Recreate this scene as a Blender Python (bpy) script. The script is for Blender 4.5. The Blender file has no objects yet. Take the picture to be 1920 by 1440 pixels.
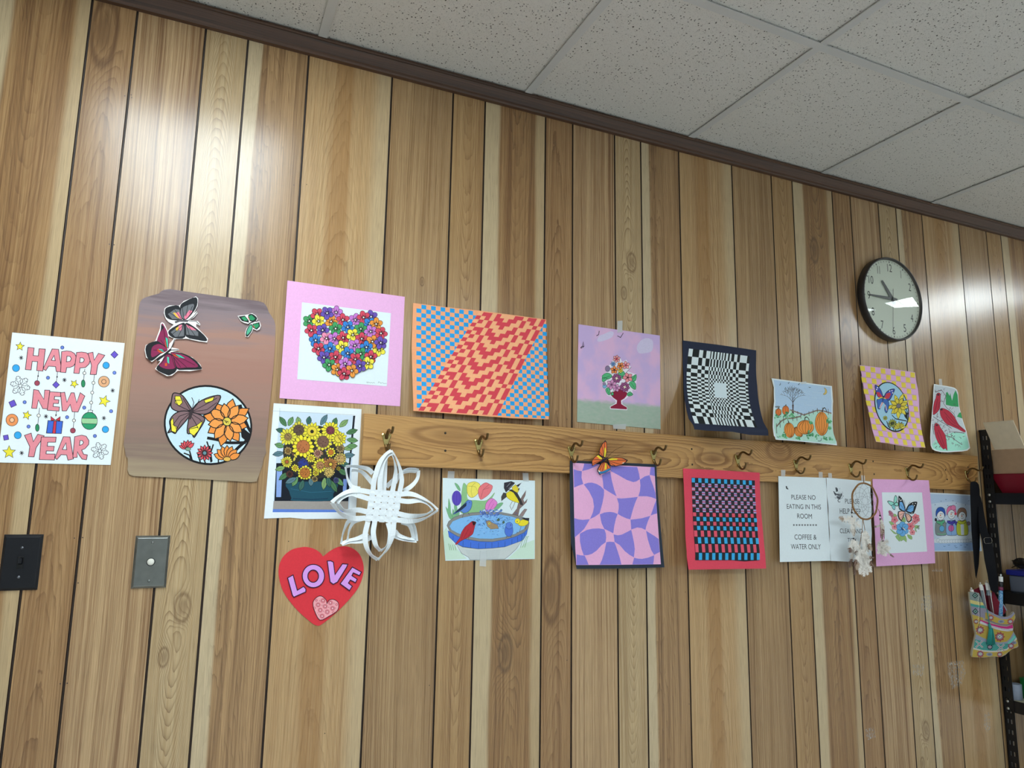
import bpy, bmesh, math, random
from math import sin, cos, pi, sqrt, radians, exp
from mathutils import Vector, Matrix, Euler
from mathutils.geometry import tessellate_polygon

scene = bpy.context.scene
COL = scene.collection
random.seed(7)

# ------------------------------------------------------------------ camera, world, exposure
CAM_LOC = Vector((0.21343, -1.80993, 1.29918))
CAM_ROT = Euler((1.72750638, -0.01604975, -0.42345062), 'XYZ')
F_PX = 1317.638
cam_data = bpy.data.cameras.new('camera')
cam_data.sensor_fit = 'HORIZONTAL'
cam_data.sensor_width = 36.0
cam_data.lens = F_PX / 1920.0 * 36.0
cam_data.clip_start = 0.02
cam = bpy.data.objects.new('camera', cam_data)
cam.location = CAM_LOC
cam.rotation_euler = CAM_ROT
COL.objects.link(cam)
scene.camera = cam

world = bpy.data.worlds.new('world')
world.use_nodes = True
world.node_tree.nodes['Background'].inputs['Color'].default_value = (0.75, 0.85, 1.0, 1)
world.node_tree.nodes['Background'].inputs['Strength'].default_value = 0.05
scene.world = world

vs = scene.view_settings
vs.view_transform = 'Standard'
vs.look = 'None'
vs.gamma = 1.0
vs.use_curve_mapping = False
vs.exposure = 0.0

LIGHT_POWER = 17.0           # radiance of the fluorescent troffers
CEIL_Z = 2.50
TRIM_Z = 2.46
ROOM_X0, ROOM_X1, ROOM_Y1 = -2.6, 6.6, -6.2

# ------------------------------------------------------------------ small helpers
def srgb(h):
    h = h.lstrip('#')
    c = [int(h[i:i + 2], 16) / 255.0 for i in (0, 2, 4)]
    return [(x / 12.92 if x <= 0.04045 else ((x + 0.055) / 1.055) ** 2.4) for x in c]

MATS = {}

def plain(name, col, rough=0.6, metal=0.0, spec=0.5, mottle=0.0, scale=120.0, coat=0.0, bump=0.0):
    """Principled material with a little procedural mottling."""
    if name in MATS:
        return MATS[name]
    m = bpy.data.materials.new(name)
    m.use_nodes = True
    nt = m.node_tree
    b = nt.nodes['Principled BSDF']
    c = srgb(col) if isinstance(col, str) else col
    b.inputs['Base Color'].default_value = (*c, 1)
    b.inputs['Roughness'].default_value = rough
    b.inputs['Metallic'].default_value = metal
    b.inputs['Specular IOR Level'].default_value = spec
    b.inputs['Coat Weight'].default_value = coat
    if mottle > 0 or bump > 0:
        tc = nt.nodes.new('ShaderNodeTexCoord')
        nz = nt.nodes.new('ShaderNodeTexNoise')
        nz.inputs['Scale'].default_value = scale
        nz.inputs['Detail'].default_value = 3
        nt.links.new(tc.outputs['Object'], nz.inputs['Vector'])
        if mottle > 0:
            rp = nt.nodes.new('ShaderNodeMapRange')
            rp.inputs['From Min'].default_value = 0.3
            rp.inputs['From Max'].default_value = 0.7
            rp.inputs['To Min'].default_value = 1 - mottle
            rp.inputs['To Max'].default_value = 1 + mottle
            nt.links.new(nz.outputs['Fac'], rp.inputs['Value'])
            mx = nt.nodes.new('ShaderNodeVectorMath')
            mx.operation = 'SCALE'
            mx.inputs[0].default_value = c
            nt.links.new(rp.outputs['Result'], mx.inputs['Scale'])
            nt.links.new(mx.outputs['Vector'], b.inputs['Base Color'])
        if bump > 0:
            bp = nt.nodes.new('ShaderNodeBump')
            bp.inputs['Strength'].default_value = bump
            bp.inputs['Distance'].default_value = 0.002
            nt.links.new(nz.outputs['Fac'], bp.inputs['Height'])
            nt.links.new(bp.outputs['Normal'], b.inputs['Normal'])
    MATS[name] = m
    return m

def ink(h, mottle=0.035):
    """Coloured paper, paint or pencil of one colour, matt with slight grain."""
    h = h.lower()
    if min(srgb(h)) > 0.6:
        mottle = 0.015
    return plain('pigment_' + h.lstrip('#'), h, rough=0.72, spec=0.25, mottle=mottle, scale=260)

def thing(name, label, cat, loc=(0, 0, 0), group=None):
    o = bpy.data.objects.new(name, None)
    o.empty_display_size = 0.03
    o.location = loc
    COL.objects.link(o)
    tag(o, label, cat, group)
    return o

def tag(o, label, cat, group=None):
    o['label'] = label
    o['category'] = cat
    if group:
        o['group'] = group

def link(name, me, parent=None, label=None):
    o = bpy.data.objects.new(name, me)
    COL.objects.link(o)
    if parent is not None:
        o.parent = parent
    if label:
        o['label'] = label
    return o

def from_bm(name, bm, mats, parent=None, label=None, smooth=False):
    me = bpy.data.meshes.new(name)
    bm.to_mesh(me)
    bm.free()
    for m in (mats if isinstance(mats, (list, tuple)) else [mats]):
        me.materials.append(m)
    if smooth:
        for p in me.polygons:
            p.use_smooth = True
    return link(name, me, parent, label)

def structure(o):
    o['kind'] = 'structure'
    return o

def bm_box(bm, x0, x1, y0, y1, z0, z1, mi=0, bevel=0.0):
    r = bmesh.ops.create_cube(bm, size=1)
    vs_ = r['verts']
    for v in vs_:
        v.co = Vector(((x0 + x1) / 2 + v.co.x * (x1 - x0), (y0 + y1) / 2 + v.co.y * (y1 - y0), (z0 + z1) / 2 + v.co.z * (z1 - z0)))
    fs = set(f for v in vs_ for f in v.link_faces)
    if bevel > 0:
        es = set(e for v in vs_ for e in v.link_edges)
        rr = bmesh.ops.bevel(bm, geom=list(es), offset=bevel, segments=2, affect='EDGES', profile=0.5)
        fs = set(f for f in rr['faces']) | set(f for f in fs if f.is_valid)
        fs |= set(f for v in rr['verts'] for f in v.link_faces)
    for f in fs:
        if f.is_valid:
            f.material_index = mi

def catmull(pts, n=6, closed=False):
    pts = [Vector(p) for p in pts]
    out = []
    N = len(pts)
    rng = range(N) if closed else range(N - 1)
    for i in rng:
        if closed:
            p0, p1, p2, p3 = pts[(i - 1) % N], pts[i], pts[(i + 1) % N], pts[(i + 2) % N]
        else:
            p1, p2 = pts[i], pts[i + 1]
            p0 = pts[i - 1] if i > 0 else p1 * 2 - p2
            p3 = pts[i + 2] if i + 2 < N else p2 * 2 - p1
        for k in range(n):
            t = k / n
            out.append(0.5 * ((2 * p1) + (p2 - p0) * t + (2 * p0 - 5 * p1 + 4 * p2 - p3) * t * t + (3 * p1 - p0 - 3 * p2 + p3) * t ** 3))
    if not closed:
        out.append(pts[-1])
    return out

def bm_tube(bm, path, rad, seg=10, mi=0, cap=True, closed=False):
    """Tube along a list of 3D points; rad is one radius or a list of radii."""
    P = [Vector(p) for p in path]
    n = len(P)
    rads = rad if isinstance(rad, (list, tuple)) else [rad] * n
    rings = []
    up = Vector((0.123, 0.31, 0.94)).normalized()
    prev = None
    for i in range(n):
        if closed:
            t = P[(i + 1) % n] - P[i - 1]
        else:
            t = P[min(i + 1, n - 1)] - P[max(i - 1, 0)]
        t.normalize()
        a = prev if prev is not None else up
        a = a - t * a.dot(t)
        if a.length < 1e-4:
            a = t.orthogonal()
        a.normalize()
        prev = a
        b = t.cross(a)
        rings.append([bm.verts.new(P[i] + (a * cos(2 * pi * k / seg) + b * sin(2 * pi * k / seg)) * rads[i]) for k in range(seg)])
    m = n if closed else n - 1
    for i in range(m):
        r0, r1 = rings[i], rings[(i + 1) % n]
        for k in range(seg):
            f = bm.faces.new((r0[k], r0[(k + 1) % seg], r1[(k + 1) % seg], r1[k]))
            f.material_index = mi
            f.smooth = True
    if cap and not closed:
        bm.faces.new(rings[0][::-1]).material_index = mi
        bm.faces.new(rings[-1]).material_index = mi

def bm_lathe(bm, prof, M=Matrix(), seg=48, mi=0, smooth=True):
    """Profile of (radius, height) turned about local z, then moved by M."""
    rings = []
    for r, h in prof:
        if r < 1e-6:
            rings.append([bm.verts.new(M @ Vector((0, 0, h)))])
        else:
            rings.append([bm.verts.new(M @ Vector((r * cos(2 * pi * k / seg), r * sin(2 * pi * k / seg), h))) for k in range(seg)])
    for a, b in zip(rings, rings[1:]):
        for k in range(seg):
            k2 = (k + 1) % seg
            q = []
            q = [a[k % len(a)], a[k2 % len(a)], b[k2 % len(b)], b[k % len(b)]]
            q2 = []
            for v in q:
                if v not in q2:
                    q2.append(v)
            if len(q2) >= 3:
                f = bm.faces.new(q2)
                f.material_index = mi
                f.smooth = smooth

# rays: where on a plane parallel to the wall a sight line of the survey falls
_R = CAM_ROT.to_matrix()

def on_plane(px, py, y=0.0):
    d = _R @ Vector(((px - 960.0) / F_PX, -(py - 720.0) / F_PX, -1.0))
    t = (y - CAM_LOC.y) / d.y
    return CAM_LOC.x + t * d.x, CAM_LOC.z + t * d.z

def pt(px, py, y=0.0):
    x, z = on_plane(px, py, y)
    return Vector((x, y, z))
# ------------------------------------------------------------------ node expression helper
class X:
    """Tiny expression wrapper that builds Math nodes."""
    nt = None
    def __init__(s, v):
        s.v = v
    @staticmethod
    def m(op, *a, clamp=False):
        n = X.nt.nodes.new('ShaderNodeMath')
        n.operation = op
        n.use_clamp = clamp
        for i, q in enumerate(a):
            q = q.v if isinstance(q, X) else q
            if isinstance(q, (int, float)):
                n.inputs[i].default_value = q
            else:
                X.nt.links.new(q, n.inputs[i])
        return X(n.outputs[0])
    def __add__(s, o): return X.m('ADD', s, o)
    __radd__ = __add__
    def __sub__(s, o): return X.m('SUBTRACT', s, o)
    def __rsub__(s, o): return X.m('SUBTRACT', o, s)
    def __mul__(s, o): return X.m('MULTIPLY', s, o)
    __rmul__ = __mul__
    def __truediv__(s, o): return X.m('DIVIDE', s, o)
    def __pow__(s, o): return X.m('POWER', s, o)

def x_noise(u, v, w, detail=2.0, rough=0.5, dist=0.0):
    nt = X.nt
    c = nt.nodes.new('ShaderNodeCombineXYZ')
    for i, q in enumerate((u, v, w)):
        q = q.v if isinstance(q, X) else q
        if isinstance(q, (int, float)):
            c.inputs[i].default_value = q
        else:
            nt.links.new(q, c.inputs[i])
    n = nt.nodes.new('ShaderNodeTexNoise')
    n.inputs['Scale'].default_value = 1.0
    n.inputs['Detail'].default_value = detail
    n.inputs['Roughness'].default_value = rough
    n.inputs['Distortion'].default_value = dist
    nt.links.new(c.outputs[0], n.inputs['Vector'])
    return X(n.outputs['Fac'])

def x_step(v, a, b):
    n = X.nt.nodes.new('ShaderNodeMapRange')
    n.interpolation_type = 'SMOOTHSTEP'
    n.inputs['From Min'].default_value = a
    n.inputs['From Max'].default_value = b
    X.nt.links.new(v.v, n.inputs['Value'])
    return X(n.outputs['Result'])

def x_mix(f, a, b, mode='MIX'):
    n = X.nt.nodes.new('ShaderNodeMix')
    n.data_type = 'RGBA'
    n.blend_type = mode
    n.clamp_factor = True
    if isinstance(f, (int, float)):
        n.inputs['Factor'].default_value = f
    else:
        X.nt.links.new(f.v, n.inputs['Factor'])
    for k, q in (('A', a), ('B', b)):
        sock = [s for s in n.inputs if s.name == k and s.type == 'RGBA'][0]
        if isinstance(q, str):
            sock.default_value = (*srgb(q), 1)
        else:
            X.nt.links.new(q.v, sock)
    return X([s for s in n.outputs if s.type == 'RGBA'][0])

def wood(name, light, mid, dark, seed, kq=2500.0, kl=0.0, kv=20.0, uc=0.0, a1=2.0, a2=1.0, wob=0.02, line=0.6, lp=3.0,
         streak=0.5, saps=(), knots=(), heart=None, rough=0.235, lowv=1.3, kabs=0.0, fiber=0.13, bumpst=0.04, coatw=0.0, sat=0.97, val=0.87, vabs=0.0, spec=0.55):
    """Printed wood plank: u across, v along the plank (metres, from the UV map)."""
    m = bpy.data.materials.new(name)
    m.use_nodes = True
    nt = m.node_tree
    X.nt = nt
    b = nt.nodes['Principled BSDF']
    uvn = nt.nodes.new('ShaderNodeUVMap')
    uvn.uv_map = 'UVMap'
    sp = nt.nodes.new('ShaderNodeSeparateXYZ')
    nt.links.new(uvn.outputs['UV'], sp.inputs[0])
    u, v = X(sp.outputs[0]), X(sp.outputs[1])
    nlow = x_noise(u * 5.0, v * lowv, seed, 2.0)
    nmid = x_noise(u * 26.0, v * 3.2, seed + 11.3, 3.0)
    nfine = x_noise(u * 60.0, v * 55.0, seed + 5.1, 2.0)
    uu = u - uc - (nlow - 0.5) * wob * 2.0
    R = uu * uu * kq + v * kv + (nlow - 0.5) * (2 * a1) + (nmid - 0.5) * (2 * a2) + (nfine - 0.5) * 0.35
    if kl:
        R = R + uu * kl
    if vabs:
        R = R + X.m('ABSOLUTE', v + 0.05) * vabs
    if kabs:
        R = R + X.m('ABSOLUTE', uu) * kabs
    core = None
    for (ku, kvv, ra, rb, st) in knots:
        du = (u - ku) / ra + (nmid - 0.5) * 0.5
        dv = (v - kvv) / rb
        r2 = du * du + dv * dv
        R = R + X.m('EXPONENT', r2 * -0.35) * st
        rr_ = X.m('POWER', r2, 0.5)
        ring = (rr_ - 1.0) * 5.0
        c = X.m('MAXIMUM', X.m('EXPONENT', ring * ring * -1.0) * 0.75, (1.0 - x_step(rr_, 0.3, 1.0)) * 0.55)
        core = c if core is None else X.m('MAXIMUM', core, c)
    f = X.m('FRACT', R)
    saw = X.m('POWER', f, lp * 1.7) * x_step(X.m('SUBTRACT', 1.0, f), 0.0, 0.05)
    amp = x_noise(u * 14.0, v * 2.0, seed + 3.7, 3.0)
    lines = saw * x_step(amp, 0.28, 0.62)
    st0 = x_noise(u * 16.0 + (nlow - .5) * .5, v * 0.30, seed + 17.0, 2.0, 0.6)
    st1 = x_noise(u * 55.0 + (nlow - .5) * 1.6, v * 0.45, seed + 20.0, 3.0, 0.65)
    st2 = x_noise(u * 210.0 + (nlow - .5) * 5.0, v * 1.3, seed + 31.0, 3.0, 0.7)
    tone = (st0 - 0.5) * (1.7 * streak) + (st1 - 0.5) * (2.7 * streak) + (st2 - 0.5) * (1.6 + 1.6 * streak) + 0.52
    tone = tone - (f - 0.5) * 0.10
    tone = X.m('MINIMUM', X.m('MAXIMUM', tone, 0.0), 1.0)
    col = x_mix(tone, mid, light)
    col = x_mix(x_step(st1 + (st2 - .5) * .6, 0.44, 0.26) * (0.58 * streak), col, dark)
    if heart:                                    # a warmer band up the middle of the plank
        hu, hw, hcol, hamt = heart
        hh = X.m('ABSOLUTE', u - hu - (nlow - 0.5) * 0.05)
        col = x_mix((1.0 - x_step(hh, hw * 0.55, hw * 1.2)) * hamt, col, hcol)
    for (su, side, scol, soft) in saps:          # pale sapwood along an edge, with a wandering border
        e = u - su - (nlow - 0.5) * 0.035
        k = x_step(e, -soft, soft)
        if side < 0:
            k = 1.0 - k
        col = x_mix(k * 0.9, col, scol)
        lines = lines * (1.0 - k * 0.75)
    col = x_mix(X.m('MULTIPLY', lines, line), col, dark)
    if core is not None:
        col = x_mix(core * 0.8, col, dark)
    fb = x_noise(u * 1100.0, v * 22.0, seed + 44.0, 2.0, 0.6)
    fm = x_noise(u * 420.0, v * 9.0, seed + 47.0, 2.0, 0.6)
    pores = x_step(x_noise(u * 900.0, v * 16.0, seed + 60.0, 1.0), 0.62, 0.74)
    g = (fb - 0.5) * (3.2 * fiber) + (fm - 0.5) * (4.2 * fiber) + 1.02 - pores * (fiber * 2.2)
    hs = nt.nodes.new('ShaderNodeHueSaturation')
    hs.inputs['Saturation'].default_value = sat
    hs.inputs['Value'].default_value = val
    nt.links.new(col.v, hs.inputs['Color'])
    col = X(hs.outputs['Color'])
    vm = nt.nodes.new('ShaderNodeVectorMath')
    vm.operation = 'SCALE'
    nt.links.new(col.v, vm.inputs[0])
    nt.links.new(g.v, vm.inputs['Scale'])
    nt.links.new(vm.outputs['Vector'], b.inputs['Base Color'])
    b.inputs['Roughness'].default_value = rough
    b.inputs['Specular IOR Level'].default_value = spec
    b.inputs['Coat Weight'].default_value = coatw
    b.inputs['Coat Roughness'].default_value = 0.2
    bp = nt.nodes.new('ShaderNodeBump')
    bp.inputs['Strength'].default_value = bumpst
    bp.inputs['Distance'].default_value = 0.001
    nt.links.new(fb.v, bp.inputs['Height'])
    nt.links.new(bp.outputs['Normal'], b.inputs['Normal'])
    return m

# ------------------------------------------------------------------ the panelled wall
PERIOD = 1.2192
EDGES = [0.0, 0.1544, 0.2554, 0.4090, 0.6379, 0.8203, 0.9213, 1.1232, 1.2192]

PLANK_MATS = [
    wood('plank_streaked_brown', '#c8a679', '#946e48', '#674b36', 1.0, kq=510, kl=289, kv=3, a1=4.05, a2=3, line=0.45, streak=0.85),
    wood('plank_pale_cathedral', '#cfb58a', '#b39365', '#76583a', 2.0, kq=5100, kv=0, vabs=36, a1=2.16, a2=1.5, line=0.85, lp=2.6, streak=0.3,
         knots=((0.010, 0.0, 0.015, 0.030, 5.0), (-0.020, -0.105, 0.010, 0.020, 4.0))),
    wood('plank_half_sapwood', '#bd9666', '#8c6945', '#604833', 3.0, kq=1190, kl=153, kv=9, uc=0.02, a1=4.86, a2=3.6, line=0.6, streak=0.75,
         saps=((-0.043, -1, '#d3be98', 0.0035),)),
    wood('plank_wide_tan', '#cdaa78', '#b48b5a', '#845d38', 4.0, kq=1054, kv=12, uc=-0.01, a1=3.51, a2=1.35, line=0.6, lp=4, streak=0.42,
         saps=((0.072, 1, '#ccb288', 0.02),), heart=(-0.015, 0.030, '#a97b45', 0.6)),
    wood('plank_fine_straight', '#c29f70', '#97734a', '#5f432b', 5.0, kq=714, kl=289, kv=6, a1=3.78, a2=2.4, line=0.75, lp=2.2, streak=0.5,
         knots=((0.018, -0.45, 0.006, 0.012, 2.0),)),
    wood('plank_narrow_warm', '#c29d69', '#9d764a', '#6b4a2d', 6.0, kq=3740, kv=-18, a1=3.51, a2=1.95, line=0.65, lp=3, streak=0.4,
         knots=((0.012, 0.1, 0.010, 0.045, 4.0),)),
    wood('plank_dark_heart', '#b18a5a', '#876039', '#5c4530', 7.0, kq=1870, kv=0, vabs=-14, uc=0.01, a1=3.24, a2=1.65, line=0.7, streak=0.6,
         saps=((-0.052, -1, '#d0ba92', 0.006), (0.074, 1, '#c6ab80', 0.008)), knots=((-0.005, 0.0, 0.018, 0.045, 5.0),)),
    wood('plank_oval_figure', '#b68f60', '#8f6840', '#604026', 8.0, kq=2210, kv=7.5, uc=-0.005, a1=2.43, a2=1.65, line=0.7, streak=0.45,
         knots=((-0.016, 0.0, 0.026, 0.085, 6.0),)),
]
GROOVE = plain('groove_black', '#2a1b12', rough=0.5)

def v_offset(period, k):
    """Height on the wall of each plank's own figure, panel by panel."""
    pos = {
        (0, 1): (325, 1140), (1, 1): (1172, 490), (2, 1): (1737, 1370),
        (-1, 7): (200, 60), (0, 7): (1045, 1105), (1, 7): (1570, 640),
        (0, 6): (945, 1225), (1, 6): (1530, 470), (-1, 6): (60, 880),
        (0, 4): (790, 240), (1, 4): (1405, 620),
    }
    if (period, k) in pos:
        return on_plane(*pos[(period, k)])[1]
    return 1.3 + ((period * 37 + k * 17) % 11) * 0.17

def build_back_wall():
    me = bpy.data.meshes.new('wall_back')
    verts, faces, mi, uvs = [], [], [], []
    gw, gd = 0.0026, 0.0030
    z0, z1 = 0.0, CEIL_Z + 0.02
    def quad(a, b_, c, d, m, uv):
        i = len(verts)
        verts.extend([a, b_, c, d])
        faces.append((i, i + 1, i + 2, i + 3))
        mi.append(m)
        uvs.extend(uv)
    for per in range(-3, 6):
        for k in range(8):
            xa, xb = per * PERIOD + EDGES[k], per * PERIOD + EDGES[k + 1]
            if xb < ROOM_X0 or xa > ROOM_X1:
                continue
            cx, off = (xa + xb) / 2, v_offset(per, k)
            la, lb = xa + gw, xb - gw
            quad((la, 0, z0), (lb, 0, z0), (lb, 0, z1), (la, 0, z1), k,
                 [(la - cx, z0 - off), (lb - cx, z0 - off), (lb - cx, z1 - off), (la - cx, z1 - off)])
            zz = [(0, 0)] * 4
            quad((lb, 0, z0), (xb - 0.0012, gd, z0), (xb - 0.0012, gd, z1), (lb, 0, z1), 8, zz)
            quad((xb - 0.0012, gd, z0), (xb + 0.0012, gd, z0), (xb + 0.0012, gd, z1), (xb - 0.0012, gd, z1), 8, zz)
            quad((xb + 0.0012, gd, z0), (xb + gw, 0, z0), (xb + gw, 0, z1), (xb + 0.0012, gd, z1), 8, zz)
    # nail heads beside the grooves
    for px_, py_ in ((234, 180), (246, 178), (247, 183), (139.5, 1009), (155, 1008), (146.5, 1093), (113, 1282), (126, 1281), (1064, 597), (1074, 599), (1063, 786), (1073, 790), (551, 347), (541, 1015), (609, 1375), (805, 1285), (1063, 1238), (1292, 1320), (1600, 1075), (214, 459), (205, 458), (575, 346), (1285, 1110), (1797, 1326)):
        nx_, nz_ = on_plane(px_, py_, 0)
        quad((nx_ - .0011, -.0003, nz_ - .0011), (nx_ + .0011, -.0003, nz_ - .0011), (nx_ + .0011, -.0003, nz_ + .0011), (nx_ - .0011, -.0003, nz_ + .0011), 8, [(0, 0)] * 4)
    # solid back of the wall
    quad((ROOM_X1 + .4, 0.06, z0), (ROOM_X0 - 1, 0.06, z0), (ROOM_X0 - 1, 0.06, z1), (ROOM_X1 + .4, 0.06, z1), 8, [(0, 0)] * 4)
    me.from_pydata(verts, [], faces)
    for m in PLANK_MATS + [GROOVE]:
        me.materials.append(m)
    for p, k in zip(me.polygons, mi):
        p.material_index = k
    ul = me.uv_layers.new(name='UVMap')
    for i, uv in enumerate(uvs):
        ul.data[i].uv = uv
    return structure(link('wall_back', me))

build_back_wall()

# nail heads beside the grooves are part of the wall's surface
def box_obj(name, x0, x1, y0, y1, z0, z1, mat):
    bm = bmesh.new()
    bm_box(bm, x0, x1, y0, y1, z0, z1)
    return structure(from_bm(name, bm, mat))

PAINT = plain('painted_wall', '#e4e5e4', rough=0.7, mottle=0.03, scale=6)
FLOOR = plain('vinyl_floor', '#c3c4c4', rough=0.45, mottle=0.08, scale=14)
box_obj('floor', ROOM_X0, ROOM_X1, ROOM_Y1, 0.06, -0.1, 0.0, FLOOR)
box_obj('wall_left', ROOM_X0 - 0.1, ROOM_X0, ROOM_Y1, 0.06, 0, CEIL_Z + .02, PAINT)
box_obj('wall_right', ROOM_X1, ROOM_X1 + 0.1, ROOM_Y1, 0.06, 0, CEIL_Z + .02, PAINT)
box_obj('wall_front', ROOM_X0 - .1, ROOM_X1 + .1, ROOM_Y1 - 0.1, ROOM_Y1, 0, CEIL_Z + .02, PAINT)

# dark crown moulding along the top of the panelling
TRIM = wood('moulding_walnut', '#64442f', '#4a3122', '#2a1a12', 9.0, kq=0, kl=700, kv=2, a1=2, a2=2, line=0.5, streak=0.9, rough=0.42)
def build_trim():
    prof = [(-0.0, TRIM_Z - 0.002), (-0.010, TRIM_Z), (-0.0135, TRIM_Z + .004), (-0.0145, TRIM_Z + .010), (-0.020, TRIM_Z + .018),
            (-0.0285, TRIM_Z + .028), (-0.031, TRIM_Z + .031), (-0.031, TRIM_Z + .034), (-0.034, TRIM_Z + .036), (-0.034, CEIL_Z + .001), (0.0, CEIL_Z + .001)]
    bm = bmesh.new()
    uv = bm.loops.layers.uv.new('UVMap')
    a = [bm.verts.new((ROOM_X0, y, z)) for y, z in prof]
    c = [bm.verts.new((ROOM_X1, y, z)) for y, z in prof]
    s = 0
    for i in range(len(prof) - 1):
        ds = sqrt((prof[i + 1][0] - prof[i][0]) ** 2 + (prof[i + 1][1] - prof[i][1]) ** 2)
        f = bm.faces.new((a[i], c[i], c[i + 1], a[i + 1]))
        for lp, q in zip(f.loops, ((s, ROOM_X0), (s, ROOM_X1), (s + ds, ROOM_X1), (s + ds, ROOM_X0))):
            lp[uv].uv = q
        s += ds
    bm.faces.new(a[::-1])
    bm.faces.new(c)
    return structure(from_bm('trim_1', bm, TRIM))
build_trim()

# ------------------------------------------------------------------ suspended ceiling
def ceiling_tile_mat():
    m = bpy.data.materials.new('mineral_fibre_tile')
    m.use_nodes = True
    nt = m.node_tree
    b = nt.nodes['Principled BSDF']
    tc = nt.nodes.new('ShaderNodeTexCoord')
    mp = nt.nodes.new('ShaderNodeMapping')
    nt.links.new(tc.outputs['Object'], mp.inputs['Vector'])
    def vor(scale, lo, hi, seed):
        v = nt.nodes.new('ShaderNodeTexVoronoi')
        v.inputs['Scale'].default_value = scale
        v.inputs['Randomness'].default_value = 1.0
        ad = nt.nodes.new('ShaderNodeVectorMath')
        ad.operation = 'ADD'
        ad.inputs[1].default_value = (seed, seed * 1.7, 0)
        nz = nt.nodes.new('ShaderNodeTexNoise')
        nz.inputs['Scale'].default_value = scale * 1.3
        nz.inputs['Detail'].default_value = 2
        nt.links.new(mp.outputs['Vector'], nz.inputs['Vector'])
        sc = nt.nodes.new('ShaderNodeVectorMath')
        sc.operation = 'SCALE'
        sc.inputs['Scale'].default_value = 0.9 / scale
        nt.links.new(nz.outputs['Color'], sc.inputs[0])
        ad2 = nt.nodes.new('ShaderNodeVectorMath')
        ad2.operation = 'ADD'
        nt.links.new(mp.outputs['Vector'], ad.inputs[0])
        nt.links.new(ad.outputs[0], ad2.inputs[0])
        nt.links.new(sc.outputs[0], ad2.inputs[1])
        nt.links.new(ad2.outputs[0], v.inputs['Vector'])
        r = nt.nodes.new('ShaderNodeMapRange')
        r.inputs['From Min'].default_value = lo
        r.inputs['From Max'].default_value = hi
        r.inputs['To Min'].default_value = 1.0
        r.inputs['To Max'].default_value = 0.0
        nt.links.new(v.outputs['Distance'], r.inputs['Value'])
        # only some cells carry a pit
        lt = nt.nodes.new('ShaderNodeMath')
        lt.operation = 'LESS_THAN'
        lt.inputs[1].default_value = 0.55
        sep = nt.nodes.new('ShaderNodeSeparateColor')
        nt.links.new(v.outputs['Color'], sep.inputs[0])
        nt.links.new(sep.outputs[0], lt.inputs[0])
        mu = nt.nodes.new('ShaderNodeMath')
        mu.operation = 'MULTIPLY'
        nt.links.new(r.outputs[0], mu.inputs[0])
        nt.links.new(lt.outputs[0], mu.inputs[1])
        return mu
    big = vor(120.0, 0.16, 0.26, 3.1)
    small = vor(330.0, 0.20, 0.34, 8.3)
    sm = nt.nodes.new('ShaderNodeMath')
    sm.operation = 'MULTIPLY'
    sm.inputs[1].default_value = 0.45
    nt.links.new(small.outputs[0], sm.inputs[0])
    mxm = nt.nodes.new('ShaderNodeMath')
    mxm.operation = 'MAXIMUM'
    nt.links.new(big.outputs[0], mxm.inputs[0])
    nt.links.new(sm.outputs[0], mxm.inputs[1])
    mix = nt.nodes.new('ShaderNodeMix')
    mix.data_type = 'RGBA'
    ca, cb = [s for s in mix.inputs if s.type == 'RGBA']
    ca.default_value = (*srgb('#dddbd4'), 1)
    cb.default_value = (*srgb('#55524c'), 1)
    nt.links.new(mxm.outputs[0], mix.inputs['Factor'])
    nt.links.new([s for s in mix.outputs if s.type == 'RGBA'][0], b.inputs['Base Color'])
    b.inputs['Roughness'].default_value = 0.9
    b.inputs['Specular IOR Level'].default_value = 0.15
    bp = nt.nodes.new('ShaderNodeBump')
    bp.invert = True
    bp.inputs['Strength'].default_value = 0.5
    bp.inputs['Distance'].default_value = 0.002
    nt.links.new(mxm.outputs[0], bp.inputs['Height'])
    nt.links.new(bp.outputs['Normal'], b.inputs['Normal'])
    return m

TILE_MAT = ceiling_tile_mat()
TEE_MAT = plain('painted_grid_steel', '#cfd0cd', rough=0.4, mottle=0.02, scale=5)
TEE0, TILE = 0.4375, 0.6096        # centre line of one cross tee, module
RUN0 = -0.572                      # centre line of the first main runner
TROFFERS = [(-1, 0), (6, 0), (-1, 4), (2, 4), (6, 4)]   # (column, first row) of 2 x 4 ft light fittings
OPEN = set()
for c_, r_ in TROFFERS:
    OPEN.add((c_, r_))
    OPEN.add((c_, r_ + 1))

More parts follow.
